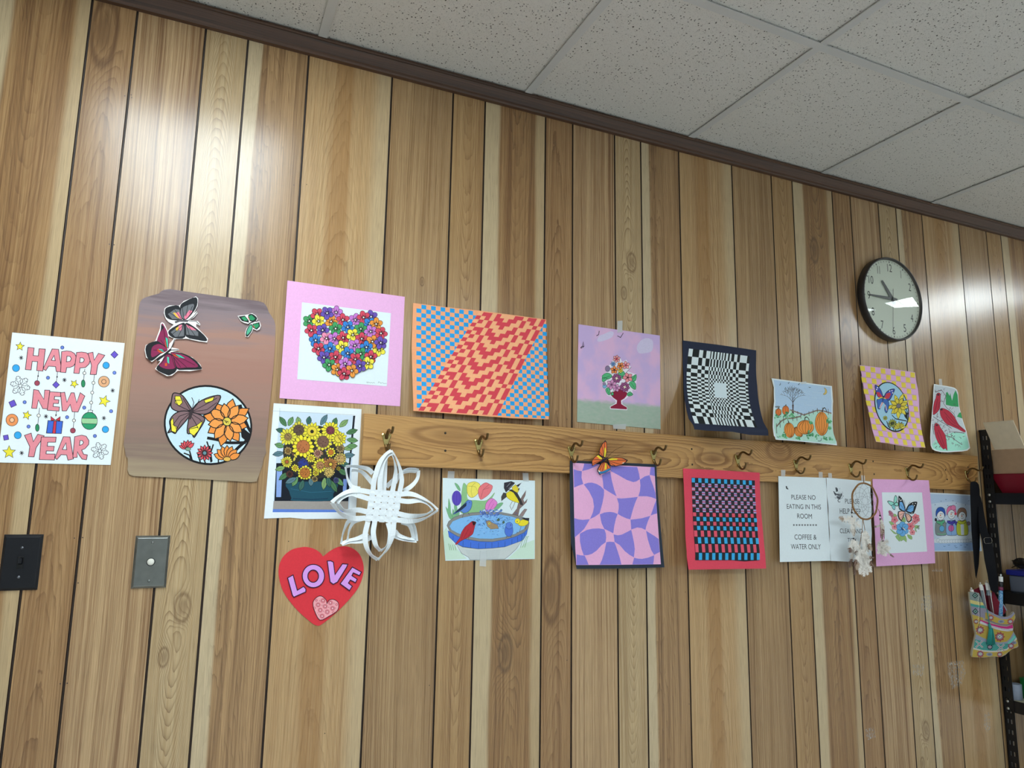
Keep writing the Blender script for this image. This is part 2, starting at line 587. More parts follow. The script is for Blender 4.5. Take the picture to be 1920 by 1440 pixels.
def build_ceiling():
    bm = bmesh.new()
    lip = 0.006
    rows = [(0.0, RUN0, -1)] + [(RUN0 - TILE * r, RUN0 - TILE * (r + 1), r) for r in range(0, 10)]
    for c in range(-6, 11):
        xa, xb = TEE0 + TILE * c, TEE0 + TILE * (c + 1)
        for ya, yb, r in rows:
            if (c, r) in OPEN or yb < ROOM_Y1 - .6 or xa > ROOM_X1 or xb < ROOM_X0:
                continue
            bm_box(bm, xa + .002, xb - .002, yb + .002, ya - .002 if r >= 0 else 0.05, CEIL_Z + lip, CEIL_Z + lip + .015, 0)
    w, h = 0.0119, 0.0335
    def tee(x0, x1, y0, y1, along):
        bm_box(bm, x0, x1, y0, y1, CEIL_Z, CEIL_Z + 0.0025, 1)
    for c in range(-5, 11):
        x = TEE0 + TILE * c
        if ROOM_X0 < x < ROOM_X1:
            tee(x - w, x + w, ROOM_Y1, -0.005, 'y')
    for r in range(0, 10):
        y = RUN0 - TILE * r
        if y > ROOM_Y1:
            bm_box(bm, ROOM_X0, ROOM_X1, y - w, y + w, CEIL_Z - 0.0006, CEIL_Z + 0.0022, 1)
    # slab above the grid
    bm_box(bm, ROOM_X0 - .1, ROOM_X1 + .1, ROOM_Y1 - .1, 0.06, CEIL_Z + .12, CEIL_Z + .2, 0)
    return structure(from_bm('ceiling', bm, [TILE_MAT, TEE_MAT]))
build_ceiling()

def emit_mat():
    m = bpy.data.materials.new('lit_diffuser')
    m.use_nodes = True
    nt = m.node_tree
    b = nt.nodes['Principled BSDF']
    b.inputs['Base Color'].default_value = (0.9, 0.9, 0.9, 1)
    b.inputs['Emission Color'].default_value = (0.86, 0.96, 1.0, 1)
    b.inputs['Emission Strength'].default_value = LIGHT_POWER
    return m
EMIT = emit_mat()
_where = {(-1, 0): 'recessed ceiling light nearest the panelled wall, above the new year sheet',
          (6, 0): 'recessed ceiling light nearest the panelled wall, beyond the clock',
          (-1, 4): 'recessed ceiling light far from the panelled wall, left one',
          (2, 4): 'recessed ceiling light far from the panelled wall, middle one',
          (6, 4): 'recessed ceiling light far from the panelled wall, right one'}
for c_, r_ in TROFFERS:
    xa, xb = TEE0 + TILE * c_ + .013, TEE0 + TILE * (c_ + 1) - .013
    ya, yb = RUN0 - TILE * r_ - .013, RUN0 - TILE * (r_ + 2) + .013
    t = thing('ceiling_light', _where[(c_, r_)], 'light', ((xa + xb) / 2, (ya + yb) / 2, CEIL_Z + .003))
    bm = bmesh.new()
    hx, hy = (xb - xa) / 2, (ya - yb) / 2
    bm_box(bm, -hx, hx, -hy, hy, 0.06, 0.07)
    for s in (-1, 1):
        bm_box(bm, s * hx - .012 if s > 0 else -hx, hx if s > 0 else -hx + .012, -hy, hy, 0.0, 0.06)
        bm_box(bm, -hx + .012, hx - .012, s * hy - .012 if s > 0 else -hy, hy if s > 0 else -hy + .012, 0.0, 0.06)
    from_bm('frame', bm, TEE_MAT, t)
    bm = bmesh.new()
    bm_box(bm, -hx + .0125, hx - .0125, -hy + .0125, hy - .0125, 0.004, 0.008)
    from_bm('diffuser', bm, EMIT, t)
# ------------------------------------------------------------------ paper things on the wall
EPS = 0.00004

class Art:
    """A sheet-like thing. Outlines are given in survey pixels (view origin and zoom) and land on the
    sheet's own surface, which stands d(x, z) metres off the wall."""
    def __init__(s, view, name, label, cat, centre, depth=0.0016, group=None, bis=0.0):
        s.vx, s.vy, s.k = view
        s.depth = depth if callable(depth) else (lambda x, z, q=depth: q)
        s.bis = bis                       # spacing of extra cuts along z for bent sheets
        c = s.hit(centre)
        s.o = Vector((c[0], 0.0, c[1]))
        s.root = thing(name, label, cat, s.o, group)
        s.corners = None
    def hit(s, p):
        px, py = s.vx + p[0] / s.k, s.vy + p[1] / s.k
        d = s.depth(*on_plane(px, py, -0.002))
        for _ in range(60):
            x, z = on_plane(px, py, -d)
            e = s.depth(x, z) - d
            if abs(e) < 1e-6:
                break
            d += 0.45 * e
        return (x, z)
    def px(s, p):
        return s.hit(p)
    def quad(s, tl, tr, br, bl):
        s.corners = [Vector(s.hit(q)) for q in (tl, tr, br, bl)]
    def st(s, a, b):
        """Fractions across and down the sheet -> wall coordinates."""
        tl, tr, br, bl = s.corners
        q = (tl * (1 - a) + tr * a) * (1 - b) + (bl * (1 - a) + br * a) * b
        return (q.x, q.y)

def smooth2(pts, n=6, closed=True):
    return [(p.x, p.y) for p in catmull([(a, b, 0) for a, b in pts], n, closed)]

def ell(cx, cy, rx, ry=None, rot=0, n=28, sh=0.0):
    ry = rx if ry is None else ry
    out = []
    for i in range(n):
        a = 2 * pi * i / n
        x, y = rx * cos(a) + sh * sin(a), ry * sin(a)
        out.append((cx + x * cos(rot) - y * sin(rot), cy + x * sin(rot) + y * cos(rot)))
    return out

def star_pts(cx, cy, r, rot=0.0, n=5, q=0.45):
    return [(cx + (r if i % 2 == 0 else r * q) * sin(rot + pi * i / n), cy - (r if i % 2 == 0 else r * q) * cos(rot + pi * i / n)) for i in range(2 * n)]

def petal_pts(cx, cy, ang, r0, r1, w):
    """Pointed petal from radius r0 to r1 in direction ang."""
    dx, dy = cos(ang), sin(ang)
    nx, ny = -dy, dx
    L = r1 - r0
    prof = [(0, .25), (.25, .8), (.5, 1.0), (.75, .72), (1, 0), (.75, -.72), (.5, -1.0), (.25, -.8), (0, -.25)]
    return [(cx + dx * (r0 + L * a) + nx * w * b, cy + dy * (r0 + L * a) + ny * w * b) for a, b in prof]

class Draw:
    """One mesh of flat coloured shapes laid over each other on a sheet."""
    def __init__(s, art):
        s.a = art
        s.items = []      # (loops in wall xz, colour, layer, thickness)
        s.top = 0
    def _w(s, pts, wall):
        return [tuple(p) for p in pts] if wall else [s.a.hit(p) for p in pts]
    def poly(s, pts, col, L=None, smooth=0, holes=(), wall=False, thick=0.0):
        L = s._layer(L)
        if smooth:
            pts = smooth2(pts, smooth)
        s.items.append(([s._w(pts, wall)] + [s._w(smooth2(h, smooth) if smooth else h, wall) for h in holes], col, L, thick))
    def _layer(s, L):
        if L is None:
            s.top += 1
            return s.top
        s.top = max(s.top, L)
        return L
    def line(s, pts, w, col, L=None, closed=False, smooth=0, taper=False):
        L = s._layer(L)
        if smooth:
            pts = smooth2(pts, smooth, closed)
        P = [Vector(p) for p in s._w(pts, False)]
        hw = w / s.a.k * 0.5 * s.pxsize(pts[0])
        n = len(P)
        if n < 2:
            return
        lf, rt = [], []
        for i in range(n):
            if closed:
                a, b = P[i] - P[i - 1], P[(i + 1) % n] - P[i]
            else:
                a = P[i] - P[max(i - 1, 0)]
                b = P[min(i + 1, n - 1)] - P[i]
                if a.length < 1e-9: a = b
                if b.length < 1e-9: b = a
            if a.length < 1e-9 or b.length < 1e-9:
                a = b = Vector((1, 0))
            a = a.normalized(); b = b.normalized()
            na, nb = Vector((-a.y, a.x)), Vector((-b.y, b.x))
            m = na + nb
            if m.length < 1e-6:
                m = na
            m.normalize()
            q = hw / max(0.45, m.dot(na))
            if taper and not closed:
                q *= 1.0 - 0.85 * (i / (n - 1))
            lf.append(P[i] + m * q)
            rt.append(P[i] - m * q)
        rng = range(n) if closed else range(n - 1)
        for i in rng:
            j = (i + 1) % n
            s.items.append(([[tuple(lf[i]), tuple(lf[j]), tuple(rt[j]), tuple(rt[i])]], col, L, -1.0))
    def pxsize(s, p):
        """Metres on the sheet per survey pixel near a point."""
        a, b = Vector(s.a.hit(p)), Vector(s.a.hit((p[0], p[1] + 20)))
        return (a - b).length * s.a.k / 20
    def dot(s, cx, cy, rx, col, ry=None, rot=0, L=None, ow=0, oc='#1c1c20', n=24, sh=0.0):
        e = ell(cx, cy, rx, ry, rot, n, sh)
        s.shape(e, col, L, ow, oc)
    def shape(s, pts, col, L=None, ow=0, oc='#1c1c20', smooth=0, holes=()):
        if smooth:
            pts = smooth2(pts, smooth)
            holes = [smooth2(h, smooth) for h in holes]
        s.poly(pts, col, L, holes=holes)
        if ow:
            s.line(pts, ow, oc, closed=True)
            for h in holes:
                s.line(h, ow, oc, L=s.top, closed=True)
    def flower(s, cx, cy, r0, r1, n, w, col, ow=2, oc='#1c1c20', rot=0.0, core=None, cr=0, jit=0.0, core2=None):
        L = s._layer(None)
        for i in range(n):
            a = rot + 2 * pi * i / n
            rr = r1 * (1 + jit * (((i * 7) % 5) / 2.5 - 1))
            p = petal_pts(cx, cy, a, r0, rr, w)
            s.poly(p, col, L)
            if ow:
                s.line(p, ow, oc, L=L + 1, closed=True)
        s.top = L + 1
        if core:
            s.dot(cx, cy, cr, core, ow=ow, oc=oc, n=16)
        if core2:
            s.dot(cx, cy, cr * 0.5, core2, n=12)
    def _stack(s):
        """Give each shape the lowest layer that still lies over everything drawn before it."""
        G, grid, out = 0.0015, {}, []
        order = sorted(range(len(s.items)), key=lambda i: s.items[i][2])
        i = 0
        while i < len(order):
            j = i
            while j < len(order) and s.items[order[j]][2] == s.items[order[i]][2]:
                j += 1
            done = []
            for k in order[i:j]:
                loops, col, L, th = s.items[k]
                xs = [p[0] for p in loops[0]]
                zs = [p[1] for p in loops[0]]
                cells = [(a, b) for a in range(int(min(xs) // G), int(max(xs) // G) + 1) for b in range(int(min(zs) // G), int(max(zs) // G) + 1)]
                lay = 1 + max(grid.get(c, 0) for c in cells) if L > 0 else 0
                done.append((cells, lay))
                out.append((loops, col, lay + (0.11 * (len(done) % 8) if L > 0 else 0), th))
            for cells, lay in done:
                for c in cells:
                    if grid.get(c, 0) < lay:
                        grid[c] = lay
            i = j
        return out
    def build(s, name, parent=None, base=0.0, label=None, thick=0.0, smooth_bend=False, dz=0.0):
        """Link everything as one mesh. thick > 0 gives solid shapes with sides and back."""
        o = s.a.o
        bm = bmesh.new()
        mats, idx = [], {}
        for loops, col, L, th in s._stack():
            mat = ink(col) if isinstance(col, str) else col
            if mat.name not in idx:
                idx[mat.name] = len(mats)
                mats.append(mat)
            mi = idx[mat.name]
            y = -(base + L * EPS)
            if th < 0:
                q = loops[0]
                area = sum(q[i][0] * q[(i + 1) % 4][1] - q[(i + 1) % 4][0] * q[i][1] for i in range(4))
                if area < 0:
                    q = q[::-1]
                f = bm.faces.new([bm.verts.new((x, y, z)) for x, z in q])
                f.material_index = mi
                continue
            flat = [Vector((x, z, 0)) for lp in loops for x, z in lp]
            vs_ = [bm.verts.new((v.x, y, v.y)) for v in flat]
            tris = tessellate_polygon([[Vector((x, z, 0)) for x, z in lp] for lp in loops])
            for t in tris:
                a, b, c = (flat[i] for i in t)
                ar = (b.x - a.x) * (c.y - a.y) - (c.x - a.x) * (b.y - a.y)
                if abs(ar) < 1e-12:
                    continue
                tt = t if ar > 0 else t[::-1]
                try:
                    bm.faces.new([vs_[i] for i in tt]).material_index = mi
                except ValueError:
                    pass
            T = th or thick
            if T > 0:
                bk = [bm.verts.new((v.x, y + T, v.y)) for v in flat]
                for t in tris:
                    a, b, c = (flat[i] for i in t)
                    ar = (b.x - a.x) * (c.y - a.y) - (c.x - a.x) * (b.y - a.y)
                    if abs(ar) < 1e-12:
                        continue
                    tt = t[::-1] if ar > 0 else t
                    try:
                        bm.faces.new([bk[i] for i in tt]).material_index = mi
                    except ValueError:
                        pass
                k0 = 0
                for lp in loops:
                    n = len(lp)
                    area = sum(lp[i][0] * lp[(i + 1) % n][1] - lp[(i + 1) % n][0] * lp[i][1] for i in range(n))
                    for i in range(n):
                        a, b = k0 + i, k0 + (i + 1) % n
                        if (area < 0):
                            a, b = b, a
                        bm.faces.new((vs_[b], vs_[a], bk[a], bk[b])).material_index = mi
                    k0 += n
        if s.a.bis:
            zs = [v.co.z for v in bm.verts]
            z = math.floor(min(zs) / s.a.bis) * s.a.bis + s.a.bis
            while z < max(zs):
                g = [f for f in bm.faces if min(v.co.z for v in f.verts) < z < max(v.co.z for v in f.verts)]
                geom = list(set(g) | set(e for f in g for e in f.edges) | set(v for f in g for v in f.verts))
                if geom:
                    bmesh.ops.bisect_plane(bm, geom=geom, plane_co=(0, 0, z), plane_no=(0, 0, 1), dist=1e-7)
                z += s.a.bis
        for v in bm.verts:
            x, z = v.co.x, v.co.z
            v.co = Vector((x - o.x, v.co.y - s.a.depth(x, z), z - o.z))
        return from_bm(name, bm, mats, parent if parent is not None else s.a.root, label)

def sheet(art, pts, col, name='sheet', base=0.0, thick=0.0006, smooth=0, label=None, parent=None):
    d = Draw(art)
    d.poly(pts, col, 0, smooth=smooth)
    return d.build(name, parent, base=base, thick=thick, label=label)

_TXT = {}
def text_polys(body, bold=0.0):
    """Outlines of a line of text in the built-in typeface: list of triangles in unit coordinates."""
    key = (body, bold)
    if key in _TXT:
        return _TXT[key]
    cu = bpy.data.curves.new('lettering', 'FONT')
    cu.body = body
    cu.size = 1.0
    cu.offset = bold
    cu.fill_mode = 'FRONT'
    ob = bpy.data.objects.new('lettering', cu)
    COL.objects.link(ob)
    bpy.context.view_layer.update()
    me = ob.to_mesh()
    tris = []
    me.calc_loop_triangles()
    for t in me.loop_triangles:
        tris.append([(me.vertices[i].co.x, me.vertices[i].co.y) for i in t.vertices])
    ob.to_mesh_clear()
    bpy.data.objects.remove(ob)
    bpy.data.curves.remove(cu)
    xs = [p[0] for t in tris for p in t]
    ys = [p[1] for t in tris for p in t]
    x0, x1, y0, y1 = min(xs), max(xs), min(ys), max(ys)
    out = [[((x - x0) / (x1 - x0), (y - y0) / (y1 - y0)) for x, y in t] for t in tris]
    _TXT[key] = out
    return out

def text(draw, body, bl, br, tl, col, L=None, bold=0.0):
    """Set a line of text into the parallelogram bottom-left, bottom-right, top-left (survey pixels)."""
    L = draw._layer(L)
    B, R_, T = Vector(bl), Vector(br), Vector(tl)
    for t in text_polys(body, bold):
        q = [B + (R_ - B) * u + (T - B) * v for u, v in t]
        draw.items.append(([[draw.a.hit((p.x, p.y)) for p in q]], col, L, 0.0))

TAPE = None
def tape_mat():
    global TAPE
    if TAPE:
        return TAPE
    m = bpy.data.materials.new('clear_tape')
    m.use_nodes = True
    nt = m.node_tree
    b = nt.nodes['Principled BSDF']
    b.inputs['Base Color'].default_value = (0.80, 0.86, 0.88, 1)
    b.inputs['Roughness'].default_value = 0.35
    tr = nt.nodes.new('ShaderNodeBsdfTransparent')
    mx = nt.nodes.new('ShaderNodeMixShader')
    mx.inputs[0].default_value = 0.5
    nt.links.new(tr.outputs[0], mx.inputs[1])
    nt.links.new(b.outputs[0], mx.inputs[2])
    nt.links.new(mx.outputs[0], nt.nodes['Material Output'].inputs['Surface'])
    TAPE = m
    return m

def tape(art, pts, base=0.0009):
    d = Draw(art)
    d.poly(pts, tape_mat(), 0)
    return d.build('tape', base=base, thick=0.0)
# ================================================================== happy new year sheet
K = '#26222c'
a = Art((0, 600, 4.8), 'new_year_drawing', 'white sheet lettered HAPPY NEW YEAR with coloured ornaments at the far left', 'drawing', (560, 700))
sheet(a, [(110, 112), (1122, 208), (995, 1305), (-25, 1282)], '#eaf3f6')
d = Draw(a)
PK = '#ea909b'
def letter(p, holes=()):
    d.shape(p, PK, ow=5, oc='#3a2430', holes=holes)
letter([(252, 246), (307, 252), (299, 320), (345, 323), (352, 258), (408, 262), (386, 460), (330, 455), (338, 375), (290, 372), (280, 450), (228, 446)])
letter([(470, 260), (527, 264), (557, 468), (507, 464), (500, 420), (437, 416), (412, 455), (388, 440)], [[(487, 318), (462, 362), (497, 366)]])
letter([(555, 285), (600, 278), (640, 283), (672, 302), (690, 340), (688, 375), (660, 415), (630, 427), (600, 428), (592, 474), (545, 470)], [[(603, 325), (630, 327), (643, 348), (630, 372), (598, 376)]])
letter([(690, 292), (735, 288), (775, 294), (803, 315), (815, 350), (803, 395), (770, 427), (720, 432), (712, 482), (664, 478)], [[(722, 340), (748, 342), (760, 358), (748, 380), (718, 384)]])
letter([(792, 300), (836, 290), (848, 362), (886, 300), (944, 318), (880, 405), (866, 492), (812, 490), (824, 410)])
letter([(303, 625), (345, 632), (395, 715), (403, 630), (448, 632), (430, 800), (385, 798), (345, 720), (330, 797), (285, 794)])
letter([(448, 645), (548, 652), (545, 690), (492, 688), (488, 715), (530, 718), (526, 752), (482, 750), (478, 778), (535, 783), (530, 820), (425, 812)])
letter([(545, 655), (582, 650), (602, 740), (640, 655), (668, 655), (690, 745), (722, 654), (764, 684), (702, 828), (650, 826), (632, 760), (598, 818), (560, 818)])
letter([(220, 1038), (280, 1018), (300, 1095), (340, 1028), (398, 1042), (325, 1150), (306, 1232), (255, 1230), (268, 1140)])
letter([(372, 1052), (506, 1054), (500, 1100), (430, 1100), (425, 1135), (488, 1137), (482, 1180), (418, 1178), (414, 1205), (496, 1206), (490, 1260), (354, 1256)])
letter([(570, 1050), (630, 1052), (662, 1250), (612, 1262), (600, 1215), (550, 1212), (512, 1256), (495, 1240)], [[(594, 1105), (560, 1165), (600, 1168)]])
letter([(672, 1050), (735, 1036), (775, 1046), (800, 1085), (798, 1120), (765, 1158), (735, 1170), (752, 1208), (786, 1214), (778, 1258), (740, 1252), (712, 1215), (697, 1185), (694, 1236), (656, 1238)], [[(720, 1085), (742, 1085), (752, 1102), (742, 1120), (716, 1128)]])
for cx, cy, r, ro in ((180, 238, 40, .1), (668, 575, 38, .5), (938, 730, 54, .35), (242, 857, 41, .3), (82, 1190, 60, 0)):
    d.shape(star_pts(cx, cy, r, ro), '#f4e63f', ow=4, oc=K)
for cx, cy in ((190, 340), (580, 540), (1014, 635), (414, 868), (935, 883), (195, 1197)):
    for q in range(4):
        c_, s_ = 20 * cos(q * pi / 4 + .2), 20 * sin(q * pi / 4 + .2)
        d.line([(cx - c_, cy - s_), (cx + c_, cy + s_)], 5, K)
for cx, cy, r in ((144, 433, 32), (955, 408, 29), (160, 1037, 32), (949, 985, 29)):
    d.dot(cx, cy, r, '#3aa9e8', ow=4, oc='#1f3a60')
for cx, cy, r in ((561, 248, 15), (1030, 475, 15), (432, 520, 15), (222, 740, 15), (758, 789, 15), (1000, 821, 15), (604, 875, 15), (257, 959, 15), (854, 1044, 15)):
    d.dot(cx, cy, r, '#6d88da', ow=4, oc='#1f2a60', n=16)
for cx, cy, r, ro in ((1030, 312, 33, 0), (504, 583, 31, 0), (114, 753, 37, .35), (54, 1058, 30, .6)):
    d.shape([(cx + r * sin(ro + pi / 2 * i), cy - r * cos(ro + pi / 2 * i)) for i in range(4)], '#6d58cc', ow=4, oc=K)
for cx, cy, r, c1, c2 in ((935, 555, 50, '#e9b184', '#e9b184'), (108, 900, 54, '#f59a5c', '#f7c49a')):
    d.dot(cx, cy, r, c1, ow=4, oc=K)
    d.dot(cx, cy, r * .4, c2, ow=4, oc=K)
for p in ([(348, 460), (336, 548)], [(518, 465), (508, 555)], [(764, 440), (752, 545)], [(850, 492), (816, 812)], [(356, 790), (340, 940)], [(508, 822), (502, 870)], [(672, 828), (660, 970)]):
    d.line(p, 4, K)
for cx, cy, r in ((760, 478, 14), (841, 566, 14), (830, 654, 14), (821, 744, 14), (348, 860, 15), (666, 904, 14)):
    d.dot(cx, cy, r, '#f2f2ea', ow=4, oc=K, n=16)
for cx, cy in ((343, 505), (514, 512), (504, 856)):
    d.dot(cx, cy, 7, K, n=10)
for cx, cy in ((334, 568), (656, 995)):
    d.dot(cx, cy, 23, '#a84a5c', ow=4, oc=K)
for cx, cy in ((749, 572), (336, 970)):
    d.dot(cx, cy, 17, '#2f8f5f', ry=33, ow=4, oc=K)
d.dot(805, 908, 71, '#2f9d6c', ry=78, ow=5, oc=K)
d.poly([(738, 884), (872, 886), (876, 910), (870, 936), (742, 932), (734, 908)], '#a3d29f')
d.line([(738, 884), (872, 886)], 4, K); d.line([(742, 932), (870, 936)], 4, K)
d.shape([(796, 811), (835, 813), (832, 832), (792, 830)], '#eef3f3', ow=4, oc=K)
d.shape([(432, 905), (565, 912), (552, 1022), (418, 1018)], '#416cd2', ow=5, oc=K)
d.shape([(485, 908), (508, 910), (500, 1022), (472, 1020)], '#d2394b', ow=4, oc=K)
d.shape([(498, 900), (458, 868), (460, 906)], '#d2394b', ow=4, oc=K)
d.shape([(500, 900), (542, 870), (540, 908)], '#d2394b', ow=4, oc=K)
for cx, cy, R_ in ((182, 592, 90), (898, 1178, 79)):
    arms = []
    for q in range(6):
        an = q * pi / 3 + .25
        c_, s_ = cos(an), sin(an)
        arms.append([(cx + c_ * R_ * .18, cy + s_ * R_ * .18), (cx + c_ * R_, cy + s_ * R_)])
        for rr, ln in ((.5, .34), (.74, .25)):
            for sg in (-1, 1):
                b = an + sg * .85
                arms.append([(cx + c_ * R_ * rr, cy + s_ * R_ * rr), (cx + c_ * R_ * rr + cos(b) * R_ * ln, cy + s_ * R_ * rr + sin(b) * R_ * ln)])
    L0 = d.top + 1
    for p in arms:
        d.line(p, 19, '#33303a', L=L0)
    for p in arms:
        v = Vector(p[1]) - Vector(p[0]); v.normalize()
        d.line([p[0], tuple(Vector(p[1]) - v * 4)], 11, '#eaf3f6', L=L0 + 1)
    d.dot(cx, cy, 15, '#eaf3f6', ow=4, oc='#33303a', n=14)
d.build('coloured_lettering', base=0.0)

# ================================================================== brown poster with butterflies
def brown_paint():
    m = bpy.data.materials.new('brown_wash')
    m.use_nodes = True
    nt = m.node_tree
    b = nt.nodes['Principled BSDF']
    b.inputs['Roughness'].default_value = 0.6
    b.inputs['Specular IOR Level'].default_value = 0.3
    X.nt = nt
    tc = nt.nodes.new('ShaderNodeTexCoord')
    sp = nt.nodes.new('ShaderNodeSeparateXYZ')
    nt.links.new(tc.outputs['Object'], sp.inputs[0])
    x, z = X(sp.outputs[0]), X(sp.outputs[2])
    n = x_noise(x * 4.0, z * 60.0, 1.0, 4.0, 0.6)
    n2 = x_noise(x * 2.0, z * 9.0, 4.0, 2.0)
    t = (z + 0.24) / 0.47 + (n - .5) * .34 + (n2 - .5) * .16
    r = nt.nodes.new('ShaderNodeValToRGB')
    cr = r.color_ramp
    stops = [(0.0, '#a8967a'), (.10, '#9a8670'), (.2, '#887266'), (.3, '#937669'), (.45, '#9f7d6f'), (.60, '#a67b6c'), (.74, '#aa8273'), (.84, '#937d7d'), (.93, '#8a7a7e'), (1.0, '#726165')]
    cr.elements[0].position, cr.elements[1].position = stops[0][0], stops[-1][0]
    cr.elements[0].color, cr.elements[1].color = (*srgb(stops[0][1]), 1), (*srgb(stops[-1][1]), 1)
    for p, c in stops[1:-1]:
        e = cr.elements.new(p)
        e.color = (*srgb(c), 1)
    nt.links.new(t.v, r.inputs['Fac'])
    nt.links.new(r.outputs['Color'], b.inputs['Base Color'])
    return m

BV = (220, 530, 3.694)
def brown_d(x, z):
    return 0.004 + 0.010 * max(0.0, min(1.0, (1.40 - z) / 0.1)) ** 2 * 0.5
a = Art(BV, 'butterfly_poster', 'large brown painted poster with torn corners, three cut-out butterflies and a round flower picture', 'poster', (590, 715), depth=0.0035)
sheet(a, [(288, 76), (305, 58), (325, 49), (365, 44), (480, 62), (720, 95), (980, 128), (1015, 140), (1035, 165), (1050, 205), (1068, 232), (1085, 258), (1096, 300), (1092, 420), (1080, 600), (1055, 850), (1040, 1010), (1026, 1120), (1032, 1178), (1012, 1215), (1006, 1262), (965, 1376), (930, 1382), (700, 1368), (400, 1352), (110, 1340), (82, 1328), (70, 1295), (74, 1265), (72, 1218), (58, 1198), (52, 1150), (43, 1122), (60, 1000), (100, 650), (140, 280), (150, 170), (158, 135), (172, 114), (200, 100), (240, 88)], brown_paint(), thick=0.0012)
# round picture
c = Draw(a)
c.poly(ell(628, 986, 308, 276, .22, 48), '#17171a', 0)
c.build('round_picture_backing', base=0.0004, thick=0.0004)
d = Draw(a)
d.poly(ell(628, 986, 295, 262, .22, 48), '#cbe4ef', 1)
BR, YE, OR, RD = '#86696c', '#f1e244', '#f09544', '#e2565f'
for p in ([(850, 845), (862, 900), (862, 985), (905, 1090)], [(880, 940), (905, 1000), (925, 1035)], [(622, 1075), (700, 1090), (760, 1108), (890, 1108)], [(905, 1085), (820, 1160), (790, 1225)]):
    d.line(p, 20, '#17171a', smooth=5)
d.poly([(850, 990), (925, 1050), (905, 1110), (860, 1070)], '#17171a')
for p in ([(500, 1165), (520, 1235)], [(460, 1180), (500, 1195), (510, 1230)], [(600, 1225), (610, 1250)], [(640, 1130), (655, 1240)], [(620, 1100), (640, 1160)], [(665, 1120), (640, 1200), (650, 1245)], [(555, 1180), (575, 1245)], [(700, 1200), (700, 1245)]):
    d.line(p, 9, '#17171a')
d.flower(760, 962, 25, 165, 8, 36, OR, ow=6, rot=.25, jit=.12)
d.flower(760, 962, 20, 140, 8, 34, '#f4a050', ow=6, rot=.62, core='#e3cf55', cr=30, jit=.1)
for q in range(7):
    d.line([(740 + q * 6, 950 + (q * 13) % 22), (748 + q * 5, 960 + (q * 7) % 20)], 4, '#222222')
for q, an in enumerate((-2.75, -2.35, -1.95, -1.57, -1.2, -.8, -.4)):
    d.shape(petal_pts(760, 1225, an, 15, 98, 22), OR, ow=5)
d.dot(760, 1222, 26, '#e3b455', ry=16, ow=4)
d.flower(605, 1180, 8, 56, 12, 11, RD, ow=4, core='#6a8f9a', cr=14)
for an in (-2.8, -2.4, -2.0, -1.5, -1.1, -.7):
    d.shape(petal_pts(485, 1150, an, 5, 60, 13), RD, ow=4)
d.dot(490, 1152, 18, '#7fa58a', ry=12, ow=3)
d.shape([(385, 770), (410, 765), (455, 785), (500, 850), (512, 880), (450, 895), (400, 885), (372, 860), (376, 810)], BR, ow=7, smooth=3)
d.shape([(520, 880), (560, 830), (640, 792), (712, 782), (700, 830), (652, 890), (600, 912), (525, 900)], BR, ow=7, smooth=3)
d.shape([(505, 895), (440, 890), (390, 915), (362, 960), (368, 1005), (350, 1040), (375, 1032), (400, 1045), (415, 1025), (450, 985), (495, 930)], BR, ow=7, smooth=3)
d.shape([(510, 905), (560, 910), (605, 940), (592, 980), (560, 1030), (532, 1072), (515, 1045), (485, 1042), (490, 970)], BR, ow=7, smooth=3)
for p in ([(400, 785), (435, 785), (452, 830), (430, 853), (400, 835)], [(600, 815), (672, 790), (662, 818), (610, 835)], [(385, 935), (392, 990), (415, 1000), (405, 1040), (375, 1028), (368, 960)], [(545, 990), (595, 955), (560, 1028), (530, 1062), (500, 1040), (495, 1010)]):
    d.shape(p, YE, ow=4)
for p in ([(505, 890), (420, 850), (395, 800)], [(505, 885), (455, 800)], [(525, 890), (600, 850), (690, 800)], [(520, 895), (620, 880), (690, 830)], [(500, 900), (430, 925), (385, 985)], [(500, 905), (440, 960), (408, 1020)], [(505, 915), (540, 970), (560, 1010)], [(515, 910), (570, 945), (590, 970)], [(400, 1005), (420, 1008)], [(495, 1015), (560, 1000)], [(400, 815), (440, 815)]):
    d.line(p, 4, '#2b2226')
d.line([(498, 945), (510, 905), (520, 875)], 20, '#3d3236')
d.line([(518, 878), (530, 830), (515, 795)], 4, K); d.line([(524, 878), (555, 840), (568, 808)], 4, K)
d.build('round_flower_picture', base=0.0004)
